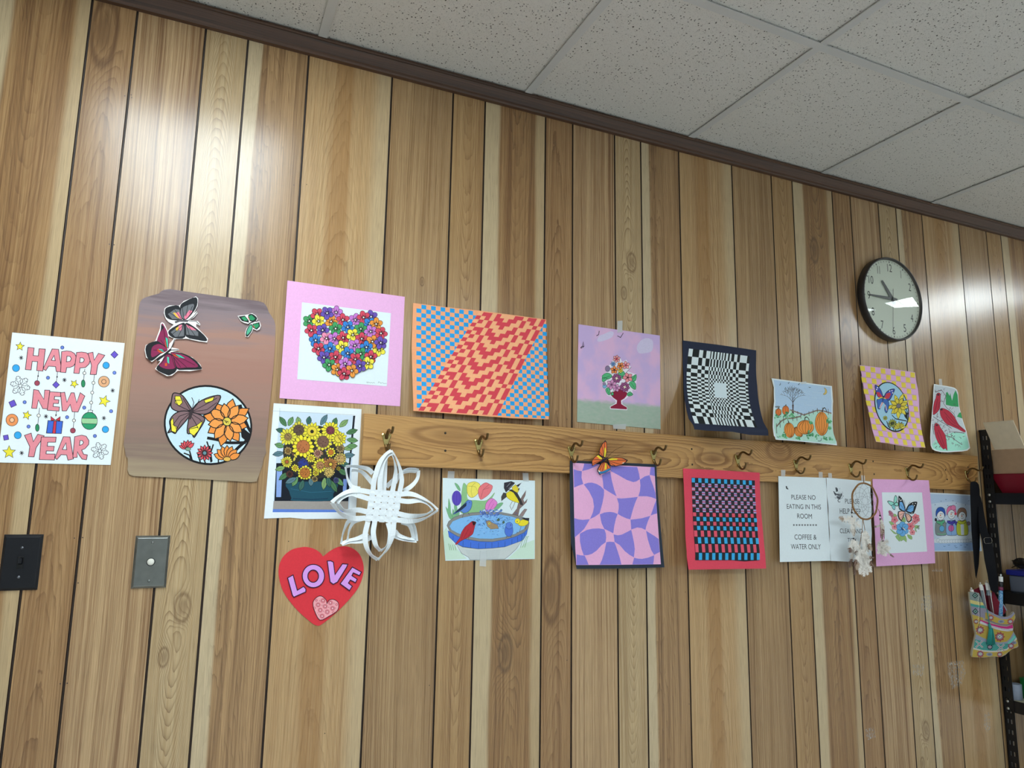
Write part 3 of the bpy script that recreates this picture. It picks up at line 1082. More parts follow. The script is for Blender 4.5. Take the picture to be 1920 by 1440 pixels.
# cut-out butterflies: white paper edge, dark wings, bright streaks
def butterfly_cut(edge, wings, label, off):
    w = Draw(a)
    w.poly(edge, '#f2efec', 0)
    for p, col in wings:
        w.poly(p, col, smooth=3 if len(p) > 5 else 0)
    return w
w = butterfly_cut([(545, 98), (560, 112), (556, 165), (528, 215), (548, 200), (556, 212), (535, 240), (500, 262), (558, 268), (575, 290), (570, 300), (548, 286), (545, 305), (600, 360), (628, 390), (622, 416), (560, 408), (480, 390), (400, 393), (355, 372), (345, 340), (390, 292), (355, 275), (335, 252), (322, 212), (328, 180), (360, 160), (430, 160), (460, 130)],
    [([(435, 165), (470, 132), (545, 103), (552, 160), (515, 222), (470, 262), (440, 240)], '#26282c'), ([(330, 190), (360, 168), (425, 162), (438, 210), (450, 258), (380, 262), (337, 240)], '#26282c'),
     ([(360, 330), (440, 285), (470, 290), (470, 380), (400, 388), (360, 365)], '#26282c'), ([(470, 285), (520, 300), (600, 365), (620, 406), (560, 400), (475, 375)], '#26282c'),
     ([(445, 180), (520, 150), (530, 170), (505, 220), (470, 252), (445, 240)], '#707276'), ([(350, 220), (400, 185), (430, 190), (445, 255), (380, 255)], '#707276'), ([(370, 345), (440, 292), (462, 300), (462, 372), (400, 378)], '#707276'), ([(475, 300), (520, 312), (560, 345), (560, 372), (478, 362)], '#707276'),
     ([(462, 240), (500, 192), (520, 200), (490, 240), (470, 258)], '#e67d96'), ([(400, 215), (425, 205), (448, 255), (425, 250)], '#e67d96'), ([(385, 212), (400, 210), (430, 250), (415, 248)], '#ecc048'),
     ([(425, 300), (448, 292), (445, 335), (425, 330)], '#e67d96'), ([(405, 318), (425, 305), (420, 335), (408, 335)], '#ecc048'), ([(475, 292), (520, 312), (548, 332), (515, 330), (485, 312)], '#e67d96')], '', 0)
for p in ([(450, 170), (460, 245)], [(490, 150), (475, 235)], [(520, 165), (500, 215)], [(360, 210), (430, 255)], [(390, 180), (440, 250)], [(380, 360), (455, 300)], [(420, 378), (460, 300)], [(500, 370), (480, 300)], [(540, 372), (490, 300)]):
    w.line(p, 3, '#1d1e22')
w.line([(400, 278), (430, 266), (490, 268)], 14, '#5f5a5e')
w.line([(490, 265), (530, 235), (552, 205)], 4, '#3a3a3e'); w.line([(495, 268), (545, 270), (568, 292)], 4, '#3a3a3e')
w.build('cutout_butterfly', base=0.004, thick=0.0006, label='charcoal cut-out butterfly with pink and yellow streaks')
w = butterfly_cut([(310, 277), (325, 285), (338, 312), (353, 350), (358, 430), (385, 400), (395, 388), (402, 396), (378, 452), (425, 462), (428, 470), (382, 480), (430, 486), (520, 520), (575, 570), (588, 602), (500, 616), (420, 612), (380, 645), (345, 650), (290, 620), (262, 600), (300, 545), (272, 545), (340, 490), (290, 515), (240, 552), (200, 520), (190, 470), (198, 435), (265, 405), (296, 320), (300, 285)],
    [([(310, 285), (330, 312), (350, 360), (356, 460), (290, 420), (274, 405), (302, 330)], '#8d2c55'), ([(200, 440), (265, 408), (300, 420), (350, 468), (300, 498), (240, 545), (205, 515)], '#232428'), ([(240, 455), (275, 430), (310, 435), (350, 470), (300, 490), (240, 520)], '#8d2c55'),
     ([(345, 490), (400, 520), (412, 605), (372, 640), (340, 640), (270, 600), (310, 545)], '#232428'), ([(345, 500), (395, 525), (402, 592), (340, 600), (290, 575), (318, 540)], '#8d2c55'), ([(370, 485), (450, 492), (530, 530), (580, 585), (575, 603), (480, 606), (412, 600), (388, 520)], '#232428'), ([(372, 488), (450, 500), (515, 535), (560, 585), (480, 590), (415, 590), (392, 520)], '#8d2c55'),
     ([(305, 290), (325, 312), (300, 345)], '#232428'),
     ([(335, 380), (350, 392), (352, 455), (338, 445)], '#42c4a6'), ([(285, 462), (312, 465), (325, 482), (300, 480)], '#42c4a6'), ([(345, 515), (358, 520), (360, 565), (347, 555)], '#42c4a6'), ([(405, 498), (440, 508), (468, 528), (425, 522)], '#42c4a6'),
     ([(330, 400), (336, 395), (346, 458), (335, 455)], '#d6552f'), ([(272, 470), (285, 462), (320, 490), (295, 488)], '#d6552f'), ([(330, 560), (345, 560), (345, 580), (330, 580)], '#d6552f'), ([(380, 492), (405, 500), (430, 525), (390, 510)], '#d6552f')], '', 0)
for p in ([(320, 320), (345, 455)], [(300, 400), (345, 462)], [(250, 470), (345, 475)], [(400, 590), (372, 500)], [(300, 570), (350, 500)], [(540, 575), (385, 495)], [(480, 588), (380, 500)], [(440, 590), (380, 505)]):
    w.line(p, 3, '#3a1328')
w.line([(275, 542), (330, 500), (372, 465)], 13, '#26242a')
w.line([(370, 465), (385, 430), (398, 395)], 4, '#232323'); w.line([(375, 470), (425, 466)], 4, '#232323')
w.build('cutout_butterfly', base=0.006, thick=0.0006, label='maroon cut-out butterfly with turquoise streaks')
w = butterfly_cut([(832, 232), (885, 226), (905, 222), (932, 214), (960, 230), (972, 255), (955, 275), (985, 270), (994, 300), (985, 325), (965, 334), (940, 322), (930, 345), (905, 380), (888, 376), (884, 350), (895, 318), (918, 290), (880, 282), (855, 268)],
    [([(838, 237), (882, 231), (908, 262), (912, 280), (862, 268)], '#1f2a28'), ([(906, 228), (930, 219), (955, 233), (967, 254), (940, 272), (915, 265)], '#1f2a28'), ([(922, 290), (900, 318), (889, 350), (890, 372), (903, 374), (930, 338), (936, 300)], '#1f2a28'), ([(935, 288), (983, 276), (988, 305), (965, 328), (938, 314)], '#1f2a28'),
     ([(858, 245), (882, 238), (902, 264), (880, 266)], '#3aa06c'), ([(908, 234), (930, 226), (955, 252), (938, 265), (916, 260)], '#2f9463'), ([(920, 298), (900, 330), (895, 358), (903, 362), (926, 332), (932, 304)], '#58b894'), ([(938, 292), (976, 284), (980, 304), (962, 320), (942, 308)], '#2f9463')], '', 0)
w.line([(905, 295), (920, 282), (960, 265)], 8, '#33302f')
w.line([(905, 240), (915, 262)], 4, '#d05a3a'); w.line([(940, 300), (950, 315)], 4, '#d05a3a')
w.build('cutout_butterfly', base=0.004, thick=0.0006, label='small green cut-out butterfly')

# ================================================================== heart of flowers on pink mount
a = Art((510, 510, 5.333), 'flower_heart_picture', 'picture of a heart made of colourful flowers on a wide pink paper mount', 'picture', (710, 700))
sheet(a, [(155, 85), (1328, 248), (1280, 1343), (75, 1262)], '#efb6e2', 'mount', label='pink mount', thick=0.0009)
sheet(a, [(300, 303), (1188, 412), (1148, 1143), (252, 1072)], '#e4f1f4', base=0.0006, thick=0.0004)
d = Draw(a)
FC = {'g': '#46a262', 'y': '#f3e54c', 'o': '#ec9840', 'r': '#d64a60', 'v': '#6d54b4', 'p': '#cb7dd2', 'k': '#f194b4', 'b': '#3b86d4'}
fl = [(372, 492, 'g'), (990, 448, 'v'), (450, 425, 'r'), (640, 405, 'p'), (465, 492, 'y'), (590, 495, 'o'), (708, 480, 'r'), (550, 412, 'v'), (832, 480, 'p'), (915, 455, 'r'), (975, 520, 'b'), (1040, 522, 'o'), (393, 585, 'r'), (505, 583, 'v'), (635, 567, 'g'), (757, 552, 'b'), (887, 570, 'g'), (985, 597, 'p'), (1088, 615, 'r'), (435, 685, 'b'), (543, 665, 'k'), (622, 668, 'p'), (710, 660, 'r'), (806, 630, 'y'), (895, 670, 'r'), (1070, 780, 'y'), (1003, 697, 'o'), (1086, 710, 'v'), (463, 768, 'r'), (577, 768, 'b'), (702, 750, 'y'), (827, 737, 'p'), (942, 755, 'b'), (518, 855, 'v'), (632, 852, 'r'), (755, 815, 'b'), (884, 820, 'g'), (985, 850, 'r'), (570, 930, 'g'), (650, 978, 'o'), (955, 915, 'y'), (830, 875, 'r'), (728, 920, 'p'), (875, 943, 'v'), (795, 990, 'o'), (718, 1020, 'r')]
for i, (cx, cy, k) in enumerate(fl):
    L0 = d.top + 1
    ro = (i * 0.77) % 1.25
    for q in range(5):
        an = ro + q * 2 * pi / 5
        e = ell(cx + 37 * cos(an), cy + 37 * sin(an), 31, 26, an, 14)
        d.poly(e, FC[k], L0 + (q % 2) * 2)
        d.line(e, 4, '#2a2026', L0 + 1 + (q % 2) * 2, closed=True)
    d.top = L0 + 3
    for q in range(5):
        an = ro + q * 2 * pi / 5
        d.line([(cx, cy), (cx + 38 * cos(an), cy + 38 * sin(an))], 10, '#2a2026', L0 + 4, taper=True)
        for dd in (-.3, .3):
            d.line([(cx, cy), (cx + 26 * cos(an + dd), cy + 26 * sin(an + dd))], 5, '#2a2026', L0 + 4, taper=True)
    d.dot(cx, cy, 8, '#f3f0e8', L=L0 + 5, n=10)
sg = [(945, 1098), (952, 1112), (958, 1098), (968, 1110), (975, 1103), (985, 1112), (995, 1104), (1005, 1113), (1015, 1104), (1028, 1113)]
d.line(sg, 2.5, '#7d848c')
d.line([(1060, 1112), (1066, 1098), (1078, 1104), (1088, 1114), (1102, 1106), (1118, 1116), (1145, 1114)], 2.5, '#7d848c')
d.build('flower_heart_drawing', base=0.0006)

# ================================================================== sunflowers in a vase
a = Art((480, 740, 4.364), 'sunflower_picture', 'white-bordered drawing of sunflowers in a dark teal vase, left of the coat rack', 'picture', (470, 545))
sheet(a, [(145, 70), (864, 118), (815, 1018), (640, 1016), (400, 1018), (280, 1006), (65, 1014)], '#e9f1f6')
d = Draw(a)
d.poly([(192, 132), (812, 172), (760, 962), (136, 962)], '#cfe0ef', 1)
d.poly([(166, 560), (150, 872), (756, 872), (770, 600), (812, 172), (795, 172), (760, 560)], '#131a26')
d.poly([(170, 600), (215, 600), (205, 838), (165, 838)], '#8eabe4'); d.poly([(715, 690), (745, 690), (738, 830), (708, 830)], '#7f9cdc')
d.poly([(144, 870), (756, 872), (754, 945), (138, 938)], '#a29b95'); d.poly([(138, 936), (754, 942), (752, 962), (136, 962)], '#5f83d6')
d.poly([(268, 720), (272, 790), (290, 845), (308, 868), (600, 868), (632, 810), (648, 720)], '#1f4f61', smooth=4)
d.line([(285, 770), (450, 800), (620, 790)], 4, '#2d6a80'); d.line([(300, 850), (450, 858), (590, 850)], 8, '#173a52')
rl = random.Random(3)
lv = [(235, 240, 2.2, 75), (275, 235, 1.1, 60), (430, 225, 1.4, 50), (540, 230, 1.0, 80), (700, 250, .7, 70), (760, 310, .3, 75), (765, 370, -.1, 70), (230, 300, 2.9, 70), (205, 480, 3.3, 70), (215, 600, 3.4, 60), (250, 650, 3.8, 80), (330, 690, 4.2, 70), (380, 720, 4.4, 70), (310, 690, 3.6, 80), (560, 700, 4.6, 80), (620, 720, 5.2, 90), (660, 690, 5.5, 80), (700, 560, 5.9, 80), (730, 500, .1, 80), (740, 440, .2, 70), (690, 620, 5.7, 70), (210, 420, 2.9, 60), (590, 690, 4.9, 70), (450, 700, 4.7, 50), (350, 225, 1.8, 45), (640, 235, 1.2, 50), (770, 420, 0, 60)]
for i, (cx, cy, an, ln) in enumerate(lv):
    d.shape(petal_pts(cx, cy, -an, -20, ln, 22), ('#4f7d52', '#6b9a62', '#3f6a5e', '#5c7f8a', '#86a86a')[i % 5], ow=3, oc='#1c2a22')
    d.line([(cx, cy), (cx + cos(-an) * ln * .9, cy + sin(-an) * ln * .9)], 2, '#20301f')
d.poly(ell(470, 470, 250, 220), '#33302a')
for i in range(60):
    an, rr = rl.uniform(0, 6.28), rl.uniform(60, 235)
    d.poly(petal_pts(470 + rr * cos(an), 470 + rr * .85 * sin(an), rl.uniform(0, 6.28), -16, 20, 9), rl.choice(['#4f7d52', '#6b5a3a', '#b08a4a', '#7a6a9a', '#d8c84a', '#2c3f34', '#8a5a4a']))
SF = [(262, 460, 36, 16, '#b8985a', '#806030'), (690, 440, 40, 16, '#a89060', '#705c40'), (505, 480, 42, 18, '#c0927a', '#8a5a50'), (548, 385, 76, 48, '#e4d848', '#7a5a4c'), (350, 290, 72, 44, '#d8cc48', '#5e4c40'), (458, 300, 76, 20, '#f2e440', '#3a3020'), (608, 292, 76, 34, '#f2e440', '#7d3c4c'), (675, 360, 66, 32, '#f2e440', '#e6cf48'), (262, 345, 74, 30, '#ece24a', '#9c8052'), (385, 425, 96, 54, '#f3e338', '#bb7242'), (612, 472, 42, 22, '#f2e440', '#c4742e'), (252, 550, 50, 15, '#ece24a', '#a85c32'), (450, 520, 40, 14, '#f2e440', '#caa030'), (320, 600, 34, 12, '#f2e440', '#caa030'), (385, 565, 46, 36, '#3b4d9e', '#2b3b8c'), (525, 580, 62, 32, '#eee244', '#b58456'), (690, 525, 52, 34, '#dcc868', '#c6a264'), (610, 570, 60, 14, '#c4844a', '#e4c844'), (598, 635, 46, 34, '#dcc878', '#d2b468'), (490, 640, 30, 10, '#f2e440', '#b59030'), (400, 640, 62, 42, '#eee244', '#bb7434'), (275, 650, 32, 14, '#5a2f30', '#302020'), (480, 690, 28, 12, '#b09a60', '#4a4030'), (655, 700, 26, 12, '#4a5a9a', '#303a6a'), (675, 605, 18, 6, '#f2e440', '#c0a030')]
for i, (cx, cy, r1, cr, pc, cc) in enumerate(SF):
    d.flower(cx, cy, cr * .8, r1, 14 if r1 > 45 else 10, r1 * .17 + 2, pc, ow=2.5, oc='#3a3018', rot=i * .4, jit=.1)
    d.dot(cx, cy, cr, cc, ow=3, oc='#3a2a18', n=18)
    if cr > 28:
        for q in range(14):
            an, rr = rl.uniform(0, 6.28), cr * .8 * sqrt(rl.random())
            d.dot(cx + rr * cos(an), cy + rr * sin(an), 3.5, '#3f2a1c', n=6, L=d.top if q else None)
d.dot(458, 300, 40, '#e8d040', ow=3, oc='#5a4a20'); d.dot(458, 302, 15, '#2e2820', n=12)
d.line([(130, 132), (810, 166)], 2, '#9aa6ad'); d.line([(196, 110), (190, 200)], 2, '#9aa6ad')
d.build('sunflower_drawing', base=0.0)

# ================================================================== woven orange, red and blue paper
def woven_d(x, z):
    t = max(0.0, min(1.0, (1.80 - z) / 0.27))
    return 0.003 + 0.019 * t ** 1.6
a = Art((760, 560, 6.0), 'woven_paper_picture', 'woven paper picture in orange and red with blue checks, above the coat rack', 'picture', (840, 700), depth=woven_d, bis=0.012)
OUT = [(88, 48), (460, 95), (840, 135), (1240, 187), (1585, 235), (1580, 560), (1598, 1000), (1614, 1358), (1200, 1345), (600, 1300), (90, 1262), (84, 1000), (72, 560)]
sheet(a, OUT, '#f5ab7c', thick=0.0008)
a.quad((88, 48), (1585, 235), (1614, 1358), (90, 1262))
d = Draw(a)
def cell(s0, s1, t0, t1, col, L, sh0=0, sh1=0):
    d.poly([a.st(s0 + sh0, t0), a.st(s1 + sh0, t0), a.st(s1 + sh1, t1), a.st(s0 + sh1, t1)], col, L, wall=True)
NC, CW, S0 = 29, 0.0338, 0.024
NR, RH, T0 = 24, 0.0401, 0.007
sl = lambda t: .432 - .446 * (t - .1)
sr = lambda t: .962 - .400 * (t - .09)
for j in range(NR + 1):
    t0, t1 = T0 + j * RH, min(T0 + (j + 1) * RH, .995)
    tm = (t0 + t1) / 2
    for i in range(NC):
        if (i + j) % 2 == 0:
            continue
        s0, s1 = S0 + i * CW, S0 + (i + 1) * CW
        if s0 < sl(t1) and s0 < sl(t0):
            e0, e1 = min(s1, sl(t0)), min(s1, sl(t1))
            if j == 0 and i == 0: continue
            d.poly([a.st(s0, t0), a.st(e0, t0), a.st(max(e1, s0), t1), a.st(s0, t1)], '#2a9fe2', 1, wall=True)
        elif s1 > sr(t1) and s1 > sr(t0):
            b0, b1 = max(s0, sr(t0)), max(s0, sr(t1))
            d.poly([a.st(b0, t0), a.st(s1, t0), a.st(s1, t1), a.st(min(b1, s1), t1)], '#2a9fe2', 1, wall=True)
PAT = ['.RR.R..RR.R.RR.R.'[:15], 'R.R.RR.RR.R.R.R.R'[:15], '.R.R.RRRR..R.R.R.'[:15], 'R..R..RR..R..R.R.'[:15]]
PAT = ['.RR.R...RR.RR.R', 'R.R.RR.RR.R.R.R', '.R.R.RRR..R..R.', 'R..R..R..R..R.R']
NK, NJ = 15, 26
for j in range(NJ):
    t0, t1 = .004 + j * .99 / NJ, .004 + (j + 1) * .99 / NJ
    for k in range(NK):
        def sx(t, q):
            return sl(t) + (sr(t) - sl(t)) * q / NK
        col = '#d94854' if PAT[j % 4][k] == 'R' else '#f8b384'
        d.poly([a.st(sx(t0, k), t0), a.st(sx(t0, k + 1), t0), a.st(sx(t1, k + 1), t1), a.st(sx(t1, k), t1)], col, 1, wall=True)
d.build('woven_strips', base=0.0)

# ================================================================== red LOVE heart
a = Art((490, 1000, 7.577), 'love_heart', 'red paper heart lettered LOVE in lilac with a small ringed pink heart', 'heart', (840, 750))
HP = [(878, 332), (840, 280), (760, 225), (650, 195), (560, 200), (440, 230), (330, 310), (265, 420), (245, 540), (262, 680), (310, 820), (400, 960), (520, 1100), (640, 1210), (740, 1290), (800, 1312), (830, 1308), (900, 1262), (1050, 1140), (1230, 960), (1360, 800), (1430, 650), (1455, 520), (1440, 400), (1390, 290), (1300, 215), (1200, 185), (1090, 195), (980, 250), (905, 310)]
sheet(a, smooth2(HP + HP[:1], 3, False)[:-1], '#de3944', 'heart_sheet', thick=0.0014)
LOVE = [[[(372, 632), (450, 590), (510, 808), (600, 752), (632, 790), (630, 830), (460, 905), (440, 880)]], [ell(738, 605, 158, 165), ell(735, 607, 76, 88)],
        [[(935, 392), (985, 390), (1022, 408), (1045, 585), (1150, 432), (1228, 438), (1210, 480), (1080, 690), (1020, 722), (975, 690)]],
        [[(1290, 478), (1420, 550), (1392, 600), (1305, 560), (1285, 600), (1360, 650), (1335, 700), (1262, 662), (1235, 705), (1290, 750), (1250, 812), (1118, 715)]]]
for lp in LOVE:
    d = Draw(a)
    d.poly(lp[0], '#dc9feb', 0, holes=lp[1:], thick=0.0012)
    for q in lp:
        d.line(q, 13, '#2b1836', closed=True, L=1)
    d.build('letter', base=0.0018, label='lilac letter with dark outline')
d = Draw(a)
SH = [(930, 1000), (915, 940), (850, 890), (790, 905), (740, 960), (733, 1020), (755, 1100), (830, 1230), (960, 1175), (1070, 1105), (1098, 1030), (1080, 970), (1020, 938), (960, 950)]
SH = smooth2(SH + SH[:1], 3, False)[:-1]
d.poly(SH, '#f2aab2', 0, smooth=0, thick=0.0008)
for cx, cy in ((875, 955), (805, 1015), (980, 985), (905, 1037), (1010, 1065), (835, 1090), (935, 1115), (862, 1175)):
    d.dot(cx, cy, 34, '#cf5a68', n=18, L=1); d.dot(cx, cy, 27, '#f2aab2', n=18, L=2); d.dot(cx, cy, 22, '#c24a5a', n=18, L=3); d.dot(cx, cy, 13, '#f6c4ca', n=14, L=4)
for cx, cy in ((780, 950), (1068, 1010), (755, 1060), (1020, 1125)):
    d.dot(cx, cy, 18, '#cf5a68', n=12, L=1); d.dot(cx, cy, 10, '#f2aab2', n=10, L=2)
for cx, cy in ((830, 955), (945, 960), (860, 1020), (955, 1050), (880, 1105), (1030, 990), (800, 1130), (1050, 1060), (815, 1155)):
    d.dot(cx, cy, 5, '#7a2030', n=7, L=1)
d.line(SH, 8, '#2b1520', closed=True)
d.build('small_heart', base=0.0014, label='small pink heart with printed rings')

# ================================================================== birds at a bird bath
a = Art((820, 880, 7.58), 'bird_bath_drawing', 'coloured pencil drawing of birds and tulips around a bird bath, taped below the coat rack', 'drawing', (740, 720))
sheet(a, [(77, 122), (700, 140), (1388, 160), (1385, 1275), (800, 1286), (115, 1300), (84, 900), (75, 560)], '#e0f0f4')
d = Draw(a)
for p, c_ in (([(80, 900), (130, 820), (160, 950), (300, 1150), (420, 1270), (120, 1290)], '#cfe8d6'), ([(1380, 1000), (1250, 1050), (1130, 1150), (1000, 1270), (1380, 1270)], '#cfe8d6')):
    d.poly(p, c_)
for p in ([(340, 500), (345, 330), (370, 200), (405, 215), (425, 260), (430, 420), (540, 440), (700, 440), (815, 330), (760, 440), (700, 540), (600, 605), (450, 640), (330, 610)],):
    d.shape(p, '#93c58c', ow=2, oc='#4a7a52', smooth=4)
for p in ([(245, 195), (290, 215), (325, 275), (320, 310), (280, 270)], [(160, 415), (185, 500), (195, 620), (240, 690), (180, 705), (135, 600), (120, 530), (150, 560)], [(220, 560), (260, 640), (300, 560), (310, 660), (220, 700)], [(800, 580), (860, 490), (935, 475), (900, 530), (830, 590)], [(240, 510), (275, 520), (285, 640), (250, 620)]):
    d.shape(p, '#7fb98a', ow=2, oc='#3f6a4a', smooth=3)
d.shape([(880, 600), (905, 560), (915, 595)], '#4a9a80', ow=2)
d.dot(275, 410, 68, '#5f4cbb', ry=106, ow=3, oc='#2f2470')
for q in (-35, 0, 35):
    d.line([(275 + q, 330), (275 + q * 1.2, 420), (275 + q * .6, 500)], 3, '#3f2f90', smooth=4)
d.shape([(420, 300), (430, 210), (490, 180), (545, 178), (605, 215), (600, 300), (550, 370), (490, 402), (440, 370)], '#f4e768', ow=4, smooth=3, oc='#7a6a20')
d.line([(490, 240), (480, 320), (500, 395)], 3, '#8a7a20'); d.line([(490, 240), (545, 250), (570, 310)], 3, '#8a7a20'); d.line([(440, 240), (490, 240), (540, 190)], 3, '#8a7a20')
d.shape([(580, 330), (600, 250), (680, 190), (740, 210), (785, 245), (745, 340), (660, 410), (610, 425)], '#ee7e84', ow=4, smooth=3, oc='#8a2030')
d.line([(620, 400), (650, 290), (735, 215)], 3, '#8a2030'); d.line([(650, 290), (740, 260)], 3, '#8a2030')
d.shape([(680, 540), (700, 470), (770, 410), (850, 470), (820, 540), (740, 600), (690, 592)], '#e887d0', ow=4, smooth=3, oc='#7a2068')
d.line([(710, 580), (745, 490), (790, 430)], 3, '#7a2068'); d.line([(740, 590), (800, 490)], 3, '#7a2068')
d.shape([(1065, 640), (1130, 560), (1150, 480), (1205, 380), (1260, 298), (1250, 370), (1220, 430), (1235, 470), (1280, 420), (1265, 470), (1170, 560), (1150, 655)], '#86726f', ow=3, oc='#4a3a38')
d.shape([(1165, 655), (1205, 600), (1240, 562), (1275, 568), (1250, 610), (1215, 668)], '#9a8684', ow=3, oc='#4a3a38')
d.shape([(135, 800), (160, 740), (240, 680), (350, 640), (500, 615), (700, 605), (900, 610), (1060, 640), (1180, 665), (1290, 710), (1305, 760), (1290, 840), (1230, 900), (1100, 960), (950, 1000), (780, 1030), (600, 1025), (420, 995), (280, 950), (180, 890)], '#8e8e8c', ow=4, oc='#45454a')
d.shape([(150, 870), (180, 890), (280, 950), (420, 995), (600, 1025), (780, 1030), (950, 1000), (1100, 960), (1230, 900), (1285, 845), (1270, 920), (1220, 1000), (1100, 1065), (960, 1100), (780, 1120), (580, 1130), (360, 1100), (260, 1050), (165, 960)], '#4876dc', ow=4, oc='#20305a')
for x_, y0, y1 in ((225, 945, 1010), (365, 1015, 1095), (475, 1035, 1118), (588, 1045, 1125), (688, 1045, 1122), (775, 1045, 1115), (865, 1035, 1108), (962, 1020, 1098), (1060, 990, 1075), (1140, 960, 1040), (1200, 930, 1005), (1240, 900, 960)):
    d.line([(x_, y0), (x_ - 2, y1)], 4, '#20305a')
d.shape([(262, 1055), (360, 1105), (580, 1132), (780, 1122), (960, 1102), (1200, 1015), (1120, 1130), (1040, 1210), (955, 1276), (462, 1284), (440, 1245), (345, 1195)], '#cdd4d3', ow=4, oc='#50565a')
for i in range(9):
    y_ = 1150 + i * 14
    d.line([(400 + i * 6, y_), (620 + i * 9, y_ + 6), (900 - i * 4, y_ - 4)], 2.5, '#a9b4b6')
d.shape([(170, 810), (215, 740), (330, 690), (500, 655), (700, 640), (900, 645), (1060, 670), (1200, 720), (1265, 780), (1230, 850), (1100, 920), (950, 965), (780, 988), (600, 985), (420, 955), (280, 905), (200, 860)], '#83bcef', ow=3, oc='#55708a')
r = random.Random(11)
for i in range(190):
    cx, cy = r.gauss(760, 150), r.gauss(760, 80)
    if not (560 < cy < 950 and 300 < cx < 1150): continue
    L_ = r.uniform(14, 40)
    an = r.uniform(-.8, .8)
    d.line([(cx, cy), (cx + L_ * .5 * cos(an), cy - r.uniform(0, 14)), (cx + L_ * cos(an), cy + L_ * sin(an) * .6)], 5, r.choice(['#4a70c4', '#5f86d8', '#33508f', '#a8d0f4', '#3d63b5']), L=d.top if i else None)
for i in range(60):
    cx, cy = r.uniform(600, 920), r.uniform(575, 680)
    d.dot(cx, cy, r.uniform(6, 14), r.choice(['#5a7cc8', '#7c9ee0', '#4466b8']), n=7, L=d.top if i else None)
d.shape([(690, 740), (740, 725), (780, 760), (850, 790), (870, 840), (760, 850), (710, 810)], '#a88d6c', ow=3)
d.dot(738, 770, 14, '#f1e13a', n=10); d.dot(738, 770, 6, '#222222', n=8)
d.shape([(840, 720), (870, 690), (890, 720), (860, 740)], '#4f6a55', ow=2); d.shape([(920, 750), (945, 728), (958, 755), (935, 775)], '#4f6a55', ow=2)
d.shape([(462, 760), (500, 736), (548, 752), (540, 780), (522, 850), (500, 920), (430, 970), (330, 1020), (275, 1066), (258, 1055), (320, 970), (340, 900), (390, 820), (440, 780)], '#bb3340', ow=4, oc='#3a1018', smooth=3)
d.poly([(490, 740), (548, 752), (530, 790), (505, 800), (520, 860), (510, 800), (500, 770)], '#2a1418')
for p in ([(400, 830), (360, 920), (340, 990)], [(440, 850), (400, 930), (370, 980)], [(480, 880), (440, 950)]):
    d.line(p, 4, '#6d1a26')
d.line([(440, 960), (445, 1005)], 5, '#6a5a50')
d.shape([(430, 440), (470, 440), (492, 465), (482, 540), (440, 600), (370, 622), (335, 595), (240, 636), (232, 625), (330, 540), (400, 470)], '#5f88d4', ow=4, oc='#20304a', smooth=3)
d.poly([(415, 470), (410, 520), (340, 580), (236, 632), (330, 535)], '#27344c')
d.dot(455, 470, 6, '#141a24', n=8); d.line([(370, 620), (355, 690)], 5, '#4a4a50'); d.line([(430, 600), (455, 650)], 5, '#4a4a50')
d.shape([(975, 345), (1060, 300), (1130, 340), (1180, 420), (1172, 475), (1100, 462), (1030, 430), (985, 390)], '#f0de34', ow=4, smooth=3)
d.shape([(1060, 255), (1110, 215), (1165, 285), (1140, 335), (1070, 300)], '#e8d440', ow=3)
d.poly([(945, 265), (948, 190), (1000, 180), (1050, 168), (1105, 192), (1060, 245), (1000, 305), (975, 330)], '#33323a')
d.poly([(1120, 230), (1195, 190), (1150, 250)], '#33323a'); d.poly([(1140, 290), (1170, 260), (1160, 300)], '#33323a')
d.line([(985, 250), (1040, 190)], 8, '#8a8a90'); d.line([(1010, 275), (1070, 220)], 8, '#8a8a90')
d.poly([(1000, 290), (1060, 285), (1140, 340), (1190, 430), (1222, 510), (1180, 505), (1140, 420), (1080, 330)], '#3a3838')
d.shape([(940, 330), (975, 340), (985, 390), (920, 440), (912, 455), (908, 390)], '#4a4644', ow=3)
d.line([(1065, 455), (1030, 520), (1060, 580)], 6, '#5a4a40'); d.line([(1105, 465), (1065, 560)], 6, '#5a4a40')
d.dot(1015, 870, 60, '#5079da', ry=86, ow=4, oc='#20305a'); d.dot(1020, 800, 48, '#5d84dd', ow=4, oc='#20305a'); d.dot(1040, 792, 6, '#101418', n=8)
d.line([(985, 950), (980, 970)], 6, '#3a3a40'); d.line([(1040, 950), (1050, 965)], 6, '#3a3a40')
d.dot(1220, 760, 76, '#f0de34', ry=46, rot=-.2, ow=3); d.dot(1138, 735, 38, '#f0de34', ow=3); d.dot(1133, 742, 7, '#222222', n=8)
d.poly([(1195, 690), (1305, 692), (1300, 735), (1240, 720)], '#33323a')
d.line([(1190, 805), (1165, 890)], 5, '#5a4a40'); d.line([(1265, 790), (1250, 850)], 5, '#5a4a40')
for x_ in (160, 185, 215, 245):
    d.line([(x_, 1040 + (x_ % 3) * 15), (x_ + 18, 1150)], 7, '#7fae72')
for x_ in (1180, 1210, 1240):
    d.line([(x_, 1110), (x_ + 40, 1000 - (x_ % 50)), (x_ + 60, 950)], 6, '#7fae72')
d.build('bird_drawing', base=0.0)
tape(a, [(150, 25), (245, 28), (238, 130), (142, 126)]); tape(a, [(1208, 52), (1292, 52), (1298, 172), (1216, 168)]); tape(a, [(608, 1160), (698, 1160), (690, 1382), (598, 1376)])
